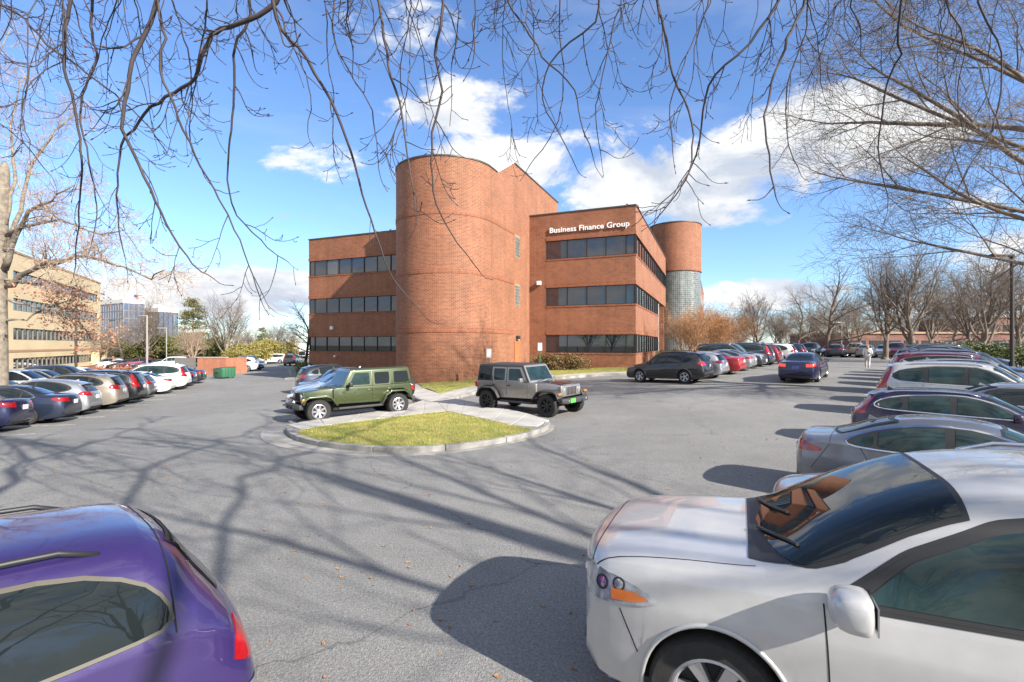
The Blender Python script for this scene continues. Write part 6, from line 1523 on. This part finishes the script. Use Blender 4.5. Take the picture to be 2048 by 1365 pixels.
# ---- trees behind the camera whose branches hang into the picture
def hang_tree():
    base = Vector((8.6, -8.6, 0)); g = Grower(303); rnd = g.rnd
    e = empty('overhanging_tree', base); tag(e, 'bare tree whose drooping budded branches hang into the top of the picture', 'tree')
    tr = MB(); tr.tube([(0, 0, -.3), (0, 0, .4), (-.1, .1, 2.5), (-.2, .3, 5.2)], [.62, .45, .38, .33], 14); mk('trunk', tr.mesh('trunk', 'bark', True), e)
    fork = Vector((-.2, .3, 5.0)); strands = []; bo = MB(); tw = MB(); bud = MB()
    # main boughs run over the camera, above the frame
    boughs = [[(p[0] - 4.2 * t_, p[1] + 4.4 * t_, p[2]) for p, t_ in zip(b_, (0, .85, 1, 1))] for b_ in ([(-.2, .3, 5), (-2.2, 3.0, 8.6), (-5.2, 6.6, 9.4), (-9.5, 9.5, 9.6)], [(-.2, .3, 5), (-2.8, 4.0, 9.2), (-3.6, 8.4, 9.8), (-4.0, 12.0, 11.2)], [(-.2, .3, 5), (-.6, 4.2, 8.8), (.6, 8.8, 10.2), (1.2, 12.5, 11.8)], [(-.2, .3, 5), (1.6, 3.6, 8.8), (4.6, 8.0, 10.4), (6.8, 11.2, 11.8)], [(-.2, .3, 5), (-3.8, 1.2, 8.0), (-8.6, 3.8, 8.6), (-12, 6.2, 8.6)])]
    bpts = []
    for b in boughs:
        q = [Vector(p) for p in b]; sm = []
        for i in range(len(q) - 1):
            a_ = q[max(0, i - 1)]; b_ = q[i]; c_ = q[i + 1]; d_ = q[min(len(q) - 1, i + 2)]
            for k_ in range(9):
                t = k_ / 9; sm.append(.5 * ((2 * b_) + (c_ - a_) * t + (2 * a_ - 5 * b_ + 4 * c_ - d_) * t * t + (3 * b_ - a_ - 3 * c_ + d_) * t ** 3) + g.jit(.09))
        sm.append(q[-1]); bo.tube(sm, [.075 + (.022 - .075) * (i / (len(sm) - 1)) ** .8 for i in range(len(sm))], 9); bpts += [(p, i / len(sm)) for i, p in enumerate(sm)]
    P = P_(seg=[.4, .35, .3, .22, .16], wob=[.05, .10, .14, .18, .2], trop=[0, .04, .02, -.05, -.05], len=[2.6, 1.7, 1.0, .55], nc=[5, 4, 4, 3], ang=[(30, 60), (30, 60), (30, 65), (30, 65)], rr=[.5, .5, .55, .6], rmin=.006, zmin=5.5)
    def clear(p):   # branches of the upper crown stay above what the lens sees
        wp = p + base; return wp.y < .5 or (wp.z - CAMH) / wp.y > .86
    for p, t in bpts[::3]:
        if t < .25: continue
        d = Vector((rnd.gauss(0, 1), rnd.gauss(0, .6), rnd.uniform(.3, 1.3))).normalized()
        if clear(p) and rnd.random() < .6: g.limb(p, d, rnd.uniform(.9, 1.8), .05, 2, P, None, 3)
    for l in g.levels: bo.add(g.levels[l].v, g.levels[l].f)
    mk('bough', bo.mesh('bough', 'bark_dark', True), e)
    def pix(px, py, Y): return Vector((at(px, Y), Y, zat(py, Y))) - base
    def budat(p, d, s):
        d = d.normalized(); u = d.orthogonal().normalized(); v = d.cross(u); q = p + d * s * .9
        bud.add([p - d * s * .6, q + u * s * .4, q + v * s * .4, q - u * s * .4, q - v * s * .4, q + d * s * 1.5], [(0, 2, 1), (0, 3, 2), (0, 4, 3), (0, 1, 4), (5, 1, 2), (5, 2, 3), (5, 3, 4), (5, 4, 1)])
    def twig(p, d, ln, r, lvl):
        n = max(4, int(ln / .05)); pts = [p.copy()]; st = ln / n; curl = rnd.uniform(.0, .10); side = Vector((rnd.gauss(0, 1), rnd.gauss(0, .6), 0)).normalized() * rnd.uniform(0, .08); dirs = [d]
        for i in range(n):
            t = i / n; d = (d + Vector((0, 0, -.13 if t < .5 else .16 + curl * 2.2)) * (1 if lvl < 2 else .8) + side + g.jit(.07)).normalized(); p = p + d * st; pts.append(p.copy()); dirs.append(d.copy())
        tw.tube(pts, [max(.003, r + (r * .4 - r) * i / n) for i in range(n + 1)], 4 if lvl < 2 else 3, False); budat(pts[-1], d, .011 + r)
        if lvl < 2:
            for i in range(2, n):
                if rnd.random() < (.2 if lvl == 1 else .32):
                    a = dirs[i]; c = rot_about(a, rot_about(a.orthogonal(), a, rnd.uniform(0, 6.28)), R(rnd.uniform(35, 70)))
                    twig(pts[i], c, rnd.uniform(.05, .20) if lvl == 1 else rnd.uniform(.1, .35), r * .6, lvl + 1)
        elif ln > .07:
            for i in range(1, n, 2):
                if rnd.random() < .6: a = dirs[i]; budat(pts[i], rot_about(a, a.orthogonal(), R(50)), .007)
    def strand(pp, Y, r0, r1=.005, dy=None, dens=1.0):
        """a drooping branch through photo-like way points at about depth Y"""
        m = len(pp); dy = rnd.uniform(-1.0, 1.2) if dy is None else dy
        q = [pix(a, b, Y + dy * i / m) for i, (a, b) in enumerate(pp)]
        top = q[0]; near = min(bpts, key=lambda bp: (bp[0] - top - Vector((0, -.3, .7))).length)[0]
        q = [near, near.lerp(top, .5) + Vector((0, 0, .35)), near.lerp(top, .82) + Vector((0, 0, .12))] + q
        sm = []
        for i in range(len(q) - 1):
            a = q[max(0, i - 1)]; b = q[i]; c = q[i + 1]; d = q[min(len(q) - 1, i + 2)]
            n = max(2, int((c - b).length / .11))
            for k in range(n):
                t = k / n; sm.append(.5 * ((2 * b) + (c - a) * t + (2 * a - 5 * b + 4 * c - d) * t * t + (3 * b - a - 3 * c + d) * t ** 3) + g.jit(.006))
        sm.append(q[-1]); N_ = len(sm); rr = [r1 + (r0 - r1) * (1 - i / (N_ - 1)) ** .9 for i in range(N_)]
        tw.tube(sm, rr, 6, False)
        for i in range(6, N_):
            if rnd.random() < .24 * dens:
                a = (sm[i] - sm[i - 1]).normalized(); c = rot_about(a, rot_about(a.orthogonal(), a, rnd.uniform(0, 6.28)), R(rnd.uniform(30, 60)))
                f = i / N_; twig(sm[i], c, rnd.uniform(.25, .9) * (1.25 - .6 * f), max(.0055, rr[i] * .55), 0)
        twig(sm[-1], (sm[-1] - sm[-2]).normalized(), rnd.uniform(.15, .3), r1, 1)
    S = [([(150, -30), (130, 60), (135, 160), (150, 215), (163, 320), (160, 400), (152, 495), (150, 540)], 5.2, .028), ([(185, -30), (182, 65), (195, 110), (175, 160), (160, 230), (180, 330), (195, 430), (185, 480)], 6.2, .022),
         ([(320, -40), (300, 45), (265, 120), (255, 180), (247, 225), (243, 260), (270, 310), (300, 380), (345, 470), (385, 530), (412, 548)], 4.6, .034), ([(560, -20), (500, 42), (440, 60), (415, 85), (395, 140), (380, 168), (330, 192), (290, 230), (245, 290), (234, 370), (240, 470), (250, 515)], 5.0, .036),
         ([(415, -30), (412, 40), (405, 75), (395, 130), (390, 170), (380, 235), (382, 290)], 5.6, .016), ([(500, 30), (475, 75), (466, 110), (470, 170), (458, 300), (456, 360), (475, 430), (535, 495), (570, 520)], 5.2, .022), ([(540, -30), (560, 60), (600, 100), (660, 200), (700, 300), (725, 390), (760, 490), (790, 570), (830, 610)], 4.4, .028),
         ([(335, -30), (370, 80), (383, 160), (378, 215), (372, 270)], 5.8, .014), ([(318, 30), (330, 75), (320, 140), (350, 215), (390, 310), (440, 400), (470, 460), (505, 550), (518, 590)], 4.8, .020), ([(-20, -10), (40, 30), (90, 85), (160, 135), (230, 190), (290, 245), (330, 300)], 6.0, .020), ([(-20, 220), (20, 260), (60, 300), (100, 350)], 6.4, .012), ([(130, 105), (90, 140), (55, 175), (45, 230), (60, 290)], 6.0, .012),
         ([(750, -30), (765, 50), (775, 130), (800, 210), (812, 280), (820, 350), (830, 410)], 4.6, .026), ([(882, -30), (882, 55), (870, 110), (885, 180), (870, 240), (862, 300), (868, 380), (885, 440), (945, 525)], 4.6, .026), ([(1010, -20), (1060, 70), (1100, 130), (1150, 180), (1160, 240), (1185, 310)], 5.4, .018), ([(1200, -30), (1190, 45), (1140, 85), (1100, 130), (1085, 200), (1120, 270), (1150, 330)], 5.0, .022),
         ([(1310, -30), (1330, 60), (1345, 150), (1378, 220), (1385, 270), (1376, 350), (1330, 400)], 4.8, .022), ([(1560, -30), (1500, 85), (1430, 150), (1408, 200), (1398, 280), (1372, 360), (1335, 415), (1310, 440)], 4.6, .026), ([(1610, -30), (1575, 80), (1548, 150), (1532, 230), (1536, 310), (1552, 395)], 4.6, .026), ([(1620, -20), (1612, 70), (1590, 120), (1572, 200), (1578, 290), (1596, 335)], 5.2, .014),
         ([(1810, -30), (1795, 60), (1800, 110), (1780, 150), (1762, 240), (1758, 320), (1776, 395)], 4.8, .022), ([(1705, -20), (1720, 50), (1722, 95)], 4.4, .016), ([(1890, -20), (1920, 60), (1930, 105), (1915, 180), (1925, 260)], 5.4, .014), ([(1955, -20), (1995, 80), (2003, 160), (1985, 260), (1940, 330)], 5.0, .016), ([(697, -20), (695, 40), (706, 100)], 4.0, .02), ([(948, -20), (947, 50), (949, 90)], 4.0, .014), ([(665, -20), (665, 60), (690, 130), (735, 200), (750, 260), (757, 325)], 5.4, .012), ([(1245, -20), (1225, 60), (1205, 150), (1190, 230), (1200, 300)], 5.6, .014), ([(1420, -20), (1390, 70), (1360, 150), (1340, 210), (1345, 300)], 5.6, .014), ([(820, -20), (815, 60), (800, 150), (812, 220)], 5.8, .012), ([(1120, -20), (1118, 70), (1128, 160), (1110, 260), (1060, 330)], 5.8, .014)]
    for pp, Y, r0 in S: strand(pp, Y, r0 * 1.15)
    for i in range(40):
        px = rnd.uniform(20, 2030); ln = rnd.uniform(80, 330) * (1.0 if px < 900 or px > 1000 else .7); x = px; pp = []; drift = rnd.uniform(-.35, .35); k = 5
        for j in range(k): pp.append((x, -30 + ln * j / (k - 1))); x += drift * ln / k + rnd.gauss(0, 9)
        strand(pp, rnd.uniform(4.6, 7.0), rnd.uniform(.008, .014), .004, dens=.9)
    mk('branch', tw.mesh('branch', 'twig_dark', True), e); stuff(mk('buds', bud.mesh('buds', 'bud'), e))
hang_tree()
# broad tree just outside the right edge, long level limbs reaching in
def right_tree(base, seed, label, limbs, th=5.0, NC=(5, 5, 5, 4), maxl=4):
    g = Grower(seed); rnd = g.rnd; e = empty('spreading_tree', base); tag(e, label, 'tree'); base = Vector(base)
    tr = MB(); tr.tube([(0, 0, -.3), (0, 0, .4), (0, .1, 3), (-.1, 0, th), (0, .1, th + 4), (0, 0, th + 8)], [.7, .5, .42, .34, .22, .08], 14); mk('trunk', tr.mesh('trunk', 'bark', True), e)
    P = P_(seg=[.5, .45, .32, .24, .18], wob=[.04, .08, .13, .17, .2], trop=[0, .03, .03, .03, .02], len=[2.9, 2.0, 1.15, .6], nc=NC, t0=[.2, .2, .15, .12], ang=[(22, 45), (22, 48), (25, 55), (25, 60)], rr=[.5, .5, .55, .6], rmin=.006, short=.3, zmin=3.5)
    for (z, az, el, ln, r0) in limbs:
        d = Vector((math.cos(R(az)) * math.cos(R(el)), math.sin(R(az)) * math.cos(R(el)), math.sin(R(el)))); g.limb(Vector((0, 0, z)), d, ln, r0, 0 if r0 > .08 else 1, P, None, maxl)
    cr = MB(); bo = MB()
    for l in g.levels: (bo if l < 1 else cr).add(g.levels[l].v, g.levels[l].f)
    mk('bough', bo.mesh('bough', 'bark', True), e); mk('crown', cr.mesh('crown', 'twig'), e)
right_tree((21.5, 17.5, G(21.5, 17.5)), 41, 'broad bare tree reaching in from the right with long level limbs', [(4.6, 172, 12, 5.5, .085), (5.4, 190, 20, 6.5, .09), (6.2, 165, 16, 7.5, .095), (7.2, 185, 22, 8.5, .10), (8.2, 170, 22, 8.5, .09), (9.0, 195, 26, 8, .085), (10.2, 178, 28, 8, .083), (6.8, 215, 24, 6, .13), (8, 60, 35, 6, .13), (7, 300, 30, 6, .13), (11, 200, 45, 5.5, .1), (9.6, 150, 25, 7, .12)])
right_tree((12.5, -4.0, 0), 57, 'bare tree behind the right row that shades the aisle', [(4.0, 120, 30, 6, .10), (4.8, 160, 34, 6.5, .10), (5.4, 90, 36, 6, .09), (7.4, 110, 45, 5.5, .085), (8.4, 150, 50, 5, .084)], NC=(5, 4, 4, 4), maxl=3)

rnd = random.Random(19)
for i, (x, y) in enumerate([(-26, -26), (-17, -30), (-8, -27), (1, -31), (9, -27), (18, -30), (27, -25), (36, -20), (44, -10), (50, 2), (-36, -22)]):
    place_tree('bare_tree', 'bare tree behind the lot that is mirrored in the office windows', x, y, *protos[i % 3], rnd.uniform(1.0, 1.25), i * .7, 'trees mirrored in the windows')
# ================================================================== street furniture, person, small things
mat('bin_green', (.020, .125, .065), .5, var=.35, vscale=3, color2=(.05, .11, .07))
mat('fence_grey', (.16, .15, .14), .85, var=.3, vscale=3)
mat('flag_red', (.45, .03, .04), .8); mat('flag_white', (.7, .7, .68), .8); mat('flag_blue', (.03, .05, .2), .8)
mat('coat', (.66, .63, .58), .85, var=.1, vscale=8); mat('trousers', (.40, .40, .41), .85); mat('hair', (.34, .20, .09), .7, var=.3, vscale=30); mat('skin', (.50, .30, .22), .6); mat('shoe', (.5, .5, .5), .6); mat('bag', (.35, .34, .34), .7)
mat('dead_leaf', (.20, .095, .045), .8, var=.5, vscale=9, color2=(.32, .20, .10))
def lamp_post(label, px, Y, ytop, rad, material, arm=None, head=True, ybase=None):
    x = at(px, Y); z0 = G(x, Y); h = zat(ytop, Y) - z0; e = empty('lamp_post', (x, Y, z0)); tag(e, label, 'lamp post', 'lamp posts')
    MB().tube([(0, 0, -.1), (0, 0, h)], [rad, rad * .85], 10).build('pole', material, e, smooth=True, angle=40)
    MB().lathe([(rad * 1.9, -.1), (rad * 1.9, .35), (rad * 1.6, .42), (rad, .42)], 14).build('base', 'concrete', e)
    if head:
        ax, L_ = arm if arm else (-1, .55)
        me = MB().box(min(0, ax * (L_ + .55)) if ax else -.28, max(0, ax * (L_ + .55)) if ax else .28, -.17, .17, h - .06, h + .10).mesh('lamp_head', material); bevel_mesh(me, .03, 2); ho = mk('lamp_head', me, e)
        MB().box(ax * L_ - .22, ax * L_ + .22, -.13, .13, h - .075, h - .058).build('lens', 'lamp_lens', ho)
    return e
lamp_post('tall dark lamp post by the right hedge', 2024, 26, 512, .095, 'lamp_metal')
lamp_post('brown lamp post in front of the tan office block', 152, 44, 612, .11, 'lamp_metal', (1, .3))
lamp_post('pale grey lamp post before the glass towers', 294, 66, 632, .13, 'lamp_grey')
lamp_post('grey lamp post with arm to the left by the brick enclosure', 333, 70, 657, .08, 'lamp_grey', (-1, .7))
lamp_post('thin dark lamp post left of the large bare tree', 417, 84, 668, .07, 'lamp_metal')
lamp_post('thin lamp post beside the tan block corner', 220, 96, 642, .08, 'lamp_metal', (1, .4))
lamp_post('thin pale lamp post above the far car row', 1683, 58, 646, .07, 'lamp_grey')
lamp_post('pale post between crape myrtles and far row', 1481, 70, 672, .06, 'lamp_grey')
# small signs on posts
for px, Y, y0, y1, lb in ((978, 30.5, 698, 716, 'small white sign on green post left of the tower door'), (1080, 33.5, 686, 702, 'small white sign on green post before the hedge')):
    x = at(px, Y); z0 = G(x, Y) + .14; e = empty('sign_post', (x, Y, z0), ANG * .4); tag(e, lb, 'sign'); a = zat(y1, Y) - z0; b = zat(y0, Y) - z0
    MB().box(-.03, .03, -.02, .02, -.2, b - .05).build('post', 'green_post', e); me = MB().box(-.15, .15, -.045, -.025, a, b).mesh('sign_plate', 'white_paint'); bevel_mesh(me, .008, 1); mk('sign_plate', me, e)
# dumpster, brick enclosure and fence
x, y = gp(449, 757); e = empty('dumpster', (x, y, G(x, y)), R(66)); e.scale = (.8, .8, .82); tag(e, 'green metal dumpster at the end of the left row', 'dumpster')
m = MB(); pr = [(-.72, .15), (.72, .15), (.78, 1.05), (-.78, 1.25)]; m.extrude([(-.85, a, b) for a, b in pr], (1.7, 0, 0)); me = m.mesh('bin', 'bin_green'); bevel_mesh(me, .02, 2); mk('bin', me, e)
for i in range(5): MB().box(-.78 + i * .36, -.72 + i * .36, -.80, -.72, .2, 1.15).build('rib', 'bin_green', e)
for sd in (-1, 1): MB().obox((sd * .42, 0, 1.18), (.40, 0, 0), (0, .80, -.10), (0, 0, .025)).build('lid', 'car_cladding', e)
for sx in (-.7, .7):
    for sy in (-.5, .5): MB().lathe([(0, -.03), (.075, -.03), (.075, .03), (0, .03)], 12, 'y', (sx, sy, .075)).build('caster', 'tyre', e)
MB().tube([(-.95, -.3, .8), (-.95, .3, .78)], .05, 6).build('lift_arm', 'bin_green', e)
Y = 52.0; x = at(425, Y); e = empty('brick_enclosure', (x, Y, G(x, Y)), R(-6)); tag(e, 'low brick refuse enclosure behind the green dumpster', 'enclosure')
zt = zat(716, Y) - G(x, Y)
MB().box(-1.65, 1.65, -.12, .12, -.2, zt).build('wall', 'brick_far', e, uv=True); MB().box(1.45, 1.69, .12, 3.2, -.2, zt - .01).build('wall', 'brick_far', e, uv=True); MB().box(-1.69, -1.45, .12, 3.2, -.2, zt - .01).build('wall', 'brick_far', e, uv=True); MB().box(-1.72, 1.72, -.17, .17, zt, zt + .09).build('coping', 'concrete', e)
Y = 54.0; x = at(370, Y); e = empty('board_fence', (x, Y, G(x, Y)), R(-4)); tag(e, 'weathered grey board fence left of the brick enclosure', 'fence'); zt = zat(716, Y) - G(x, Y)
bmesh_ = MB().box(-.065, .065, -.012, .012, 0, zt).mesh('board', 'fence_grey')
for i in range(17): mk('board', bmesh_, e, (-1.15 + i * .144, 0, 0))
for z in (.3, zt - .3): MB().box(-1.25, 1.25, .013, .06, z, z + .09).build('rail', 'fence_grey', e)
# flag on a tall pole before the glass towers
Y = 215; x = at(268, Y); e = empty('flagpole', (x, Y, -3)); tag(e, 'flagpole with a striped flag beside the glass towers', 'flagpole'); H_ = zat(588, Y) + 3
MB().tube([(0, 0, 0), (0, 0, H_)], [.14, .07], 8).build('pole', 'lamp_grey', e)
fl = empty('flag', (0, 0, 0)); bpy.data.objects.remove(fl)
for i in range(7):
    m = MB(); n = 8; zt = H_ - .4 - i * .34
    for k in range(n + 1): xx = .1 + 3.6 * k / n; yy = .18 * math.sin(k * 1.1); m.v += [(xx, yy, zt - .05 * k), (xx, yy, zt - .34 - .05 * k)]
    m.f = [(2 * k, 2 * k + 1, 2 * k + 3, 2 * k + 2) for k in range(n)]; m.build('flag_stripe', ('flag_red', 'flag_white')[i % 2], e)
m = MB(); n = 3
for k in range(n + 1): xx = .1 + 1.4 * k / n; yy = .18 * math.sin(k * 1.1 * 8 * 1.4 / 3.6 / n) - .03; m.v += [(xx, yy, H_ - .4 - .06 * k), (xx, yy, H_ - 1.6 - .06 * k)]
m.f = [(2 * k, 2 * k + 1, 2 * k + 3, 2 * k + 2) for k in range(n)]; m.build('flag_canton', 'flag_blue', e)

# ---- the woman walking away
def skin_obj(name, verts, edges, radii, material, root=0, sub=2):
    me = bpy.data.meshes.new(name); me.from_pydata(verts, edges, []); o = bpy.data.objects.new(name, me); COL.objects.link(o)
    md = o.modifiers.new('skin', 'SKIN'); sv = me.skin_vertices[0].data if me.skin_vertices else None
    if sv is None:
        bm = bmesh.new(); bm.from_mesh(me); bm.verts.layers.skin.verify(); bm.to_mesh(me); bm.free(); sv = me.skin_vertices[0].data
    for i, r_ in enumerate(radii): sv[i].radius = r_ if isinstance(r_, tuple) else (r_, r_)
    sv[root].use_root = True
    ss = o.modifiers.new('sub', 'SUBSURF'); ss.levels = sub; ss.render_levels = sub
    dg = bpy.context.evaluated_depsgraph_get(); dg.update(); m2 = bpy.data.meshes.new_from_object(o.evaluated_get(dg)); bpy.data.objects.remove(o); bpy.data.meshes.remove(me)
    m2.materials.clear(); m2.materials.append(MATS[material]); smooth_mesh(m2); return m2
def woman():
    Y = 35.0; x = at(1735, Y); e = empty('person', (x, Y, G(x, Y)), R(-38)); tag(e, 'person with fair hair in a cream coat and pale trousers walking away', 'person')
    # faces +y (away); left leg forward
    V = [(0, 0, .92), (0, .01, 1.12), (0, .02, 1.34), (0, .02, 1.44), (0, .03, 1.53), (0, .03, 1.60), (-.09, .01, .88), (-.10, .14, .50), (-.10, .20, .09), (-.10, .32, .04), (.09, 0, .88), (.10, .0, .48), (.10, -.25, .12), (.10, -.18, .03),
         (-.17, .02, 1.36), (-.23, -.06, 1.10), (-.21, .04, .88), (.17, .02, 1.36), (.24, .06, 1.10), (.20, .22, .96)]
    E = [(0, 1), (1, 2), (2, 3), (3, 4), (4, 5), (0, 6), (6, 7), (7, 8), (8, 9), (0, 10), (10, 11), (11, 12), (12, 13), (2, 14), (14, 15), (15, 16), (2, 17), (17, 18), (18, 19)]
    Rr = [.13, .115, .13, .055, .085, .095, .095, .06, .04, .035, .095, .06, .04, .035, .06, .045, .032, .06, .045, .032]
    # fingers
    for hi, sgn in ((16, -1), (19, 1)):
        hx, hy, hz = V[hi]; V.append((hx, hy + .02, hz - .08)); pi_ = len(V) - 1; E.append((hi, pi_)); Rr.append((.035, .018))
        for f_ in range(4):
            V.append((hx + sgn * .0 + (f_ - 1.5) * .012, hy + .03 + (f_ - 1.5) * .018, hz - .15 - (.01 if f_ in (1, 2) else 0))); E.append((pi_, len(V) - 1)); Rr.append(.009)
        V.append((hx - sgn * .03, hy + .06, hz - .09)); E.append((hi, len(V) - 1)); Rr.append(.010)
    mk('body', skin_obj('body', V, E, Rr, 'skin'), e)
    # coat: torso, skirt of the coat and sleeves
    cv = [(0, 0, .80), (0, 0, .95), (0, .01, 1.15), (0, .02, 1.33), (0, .02, 1.45), (-.18, .02, 1.36), (-.24, -.06, 1.10), (-.22, .03, .91), (.18, .02, 1.36), (.25, .06, 1.10), (.21, .20, .98)]
    ce = [(0, 1), (1, 2), (2, 3), (3, 4), (3, 5), (5, 6), (6, 7), (3, 8), (8, 9), (9, 10)]
    mk('coat', skin_obj('coat', cv, ce, [(.20, .17), (.175, .15), (.165, .14), (.17, .14), .085, .085, .068, .055, .085, .068, .055], 'coat'), e)
    mk('trousers', skin_obj('trousers', [(0, 0, .92), (-.09, .01, .86), (-.10, .14, .50), (-.10, .195, .12), (.09, 0, .86), (.10, .0, .48), (.10, -.24, .16)], [(0, 1), (1, 2), (2, 3), (0, 4), (4, 5), (5, 6)], [.14, .105, .075, .062, .105, .075, .062], 'trousers'), e)
    mk('hair', skin_obj('hair', [(0, .02, 1.63), (0, -.02, 1.56), (0, -.05, 1.46), (0, -.06, 1.36)], [(0, 1), (1, 2), (2, 3)], [.095, .115, .10, .06], 'hair'), e)
    for p, q in (((-.10, .19, .06), (-.10, .33, .035)), ((.10, -.26, .10), (.10, -.16, .02))): mk('shoe', skin_obj('shoe', [p, q], [(0, 1)], [.05, .042], 'shoe'), e)
    mk('bag', skin_obj('bag', [(.12, -.12, 1.2), (.12, -.14, 1.0)], [(0, 1)], [(.10, .06), (.11, .07)], 'bag'), e); MB().tube([(.12, -.13, 1.22), (.10, -.10, 1.42), (-.02, .14, 1.40)], .014, 6).build('bag_strap', 'bag', e)
woman()
# ---- fallen leaves and grit on the tarmac
def litter():
    rnd = random.Random(5); m = MB()
    for _ in range(420):
        Y = 3.0 + rnd.random() ** 1.3 * 15; x = rnd.uniform(-.95, .85) * Y; z = G(x, Y) + .008; a = rnd.uniform(0, 6.28); s = rnd.uniform(.012, .042)
        u = Vector((math.cos(a), math.sin(a), 0)); v = Vector((-u.y, u.x, 0)); c = Vector((x, Y, z)); k = rnd.uniform(.003, .02)
        m.add([c - u * s, c - u * s * .3 + v * s * .5 + Vector((0, 0, k)), c + u * s * .2 + v * s * .35, c + u * s * 1.1 + Vector((0, 0, k)), c + u * s * .2 - v * s * .4, c - u * s * .4 - v * s * .45 + Vector((0, 0, k * .5))], [(0, 1, 2), (0, 2, 3), (0, 3, 4), (0, 4, 5)])
    return m
o = litter().build('fallen_leaves', 'dead_leaf'); stuff(o); o['label'] = 'scattered brown fallen leaves on the tarmac'; o['category'] = 'leaves'
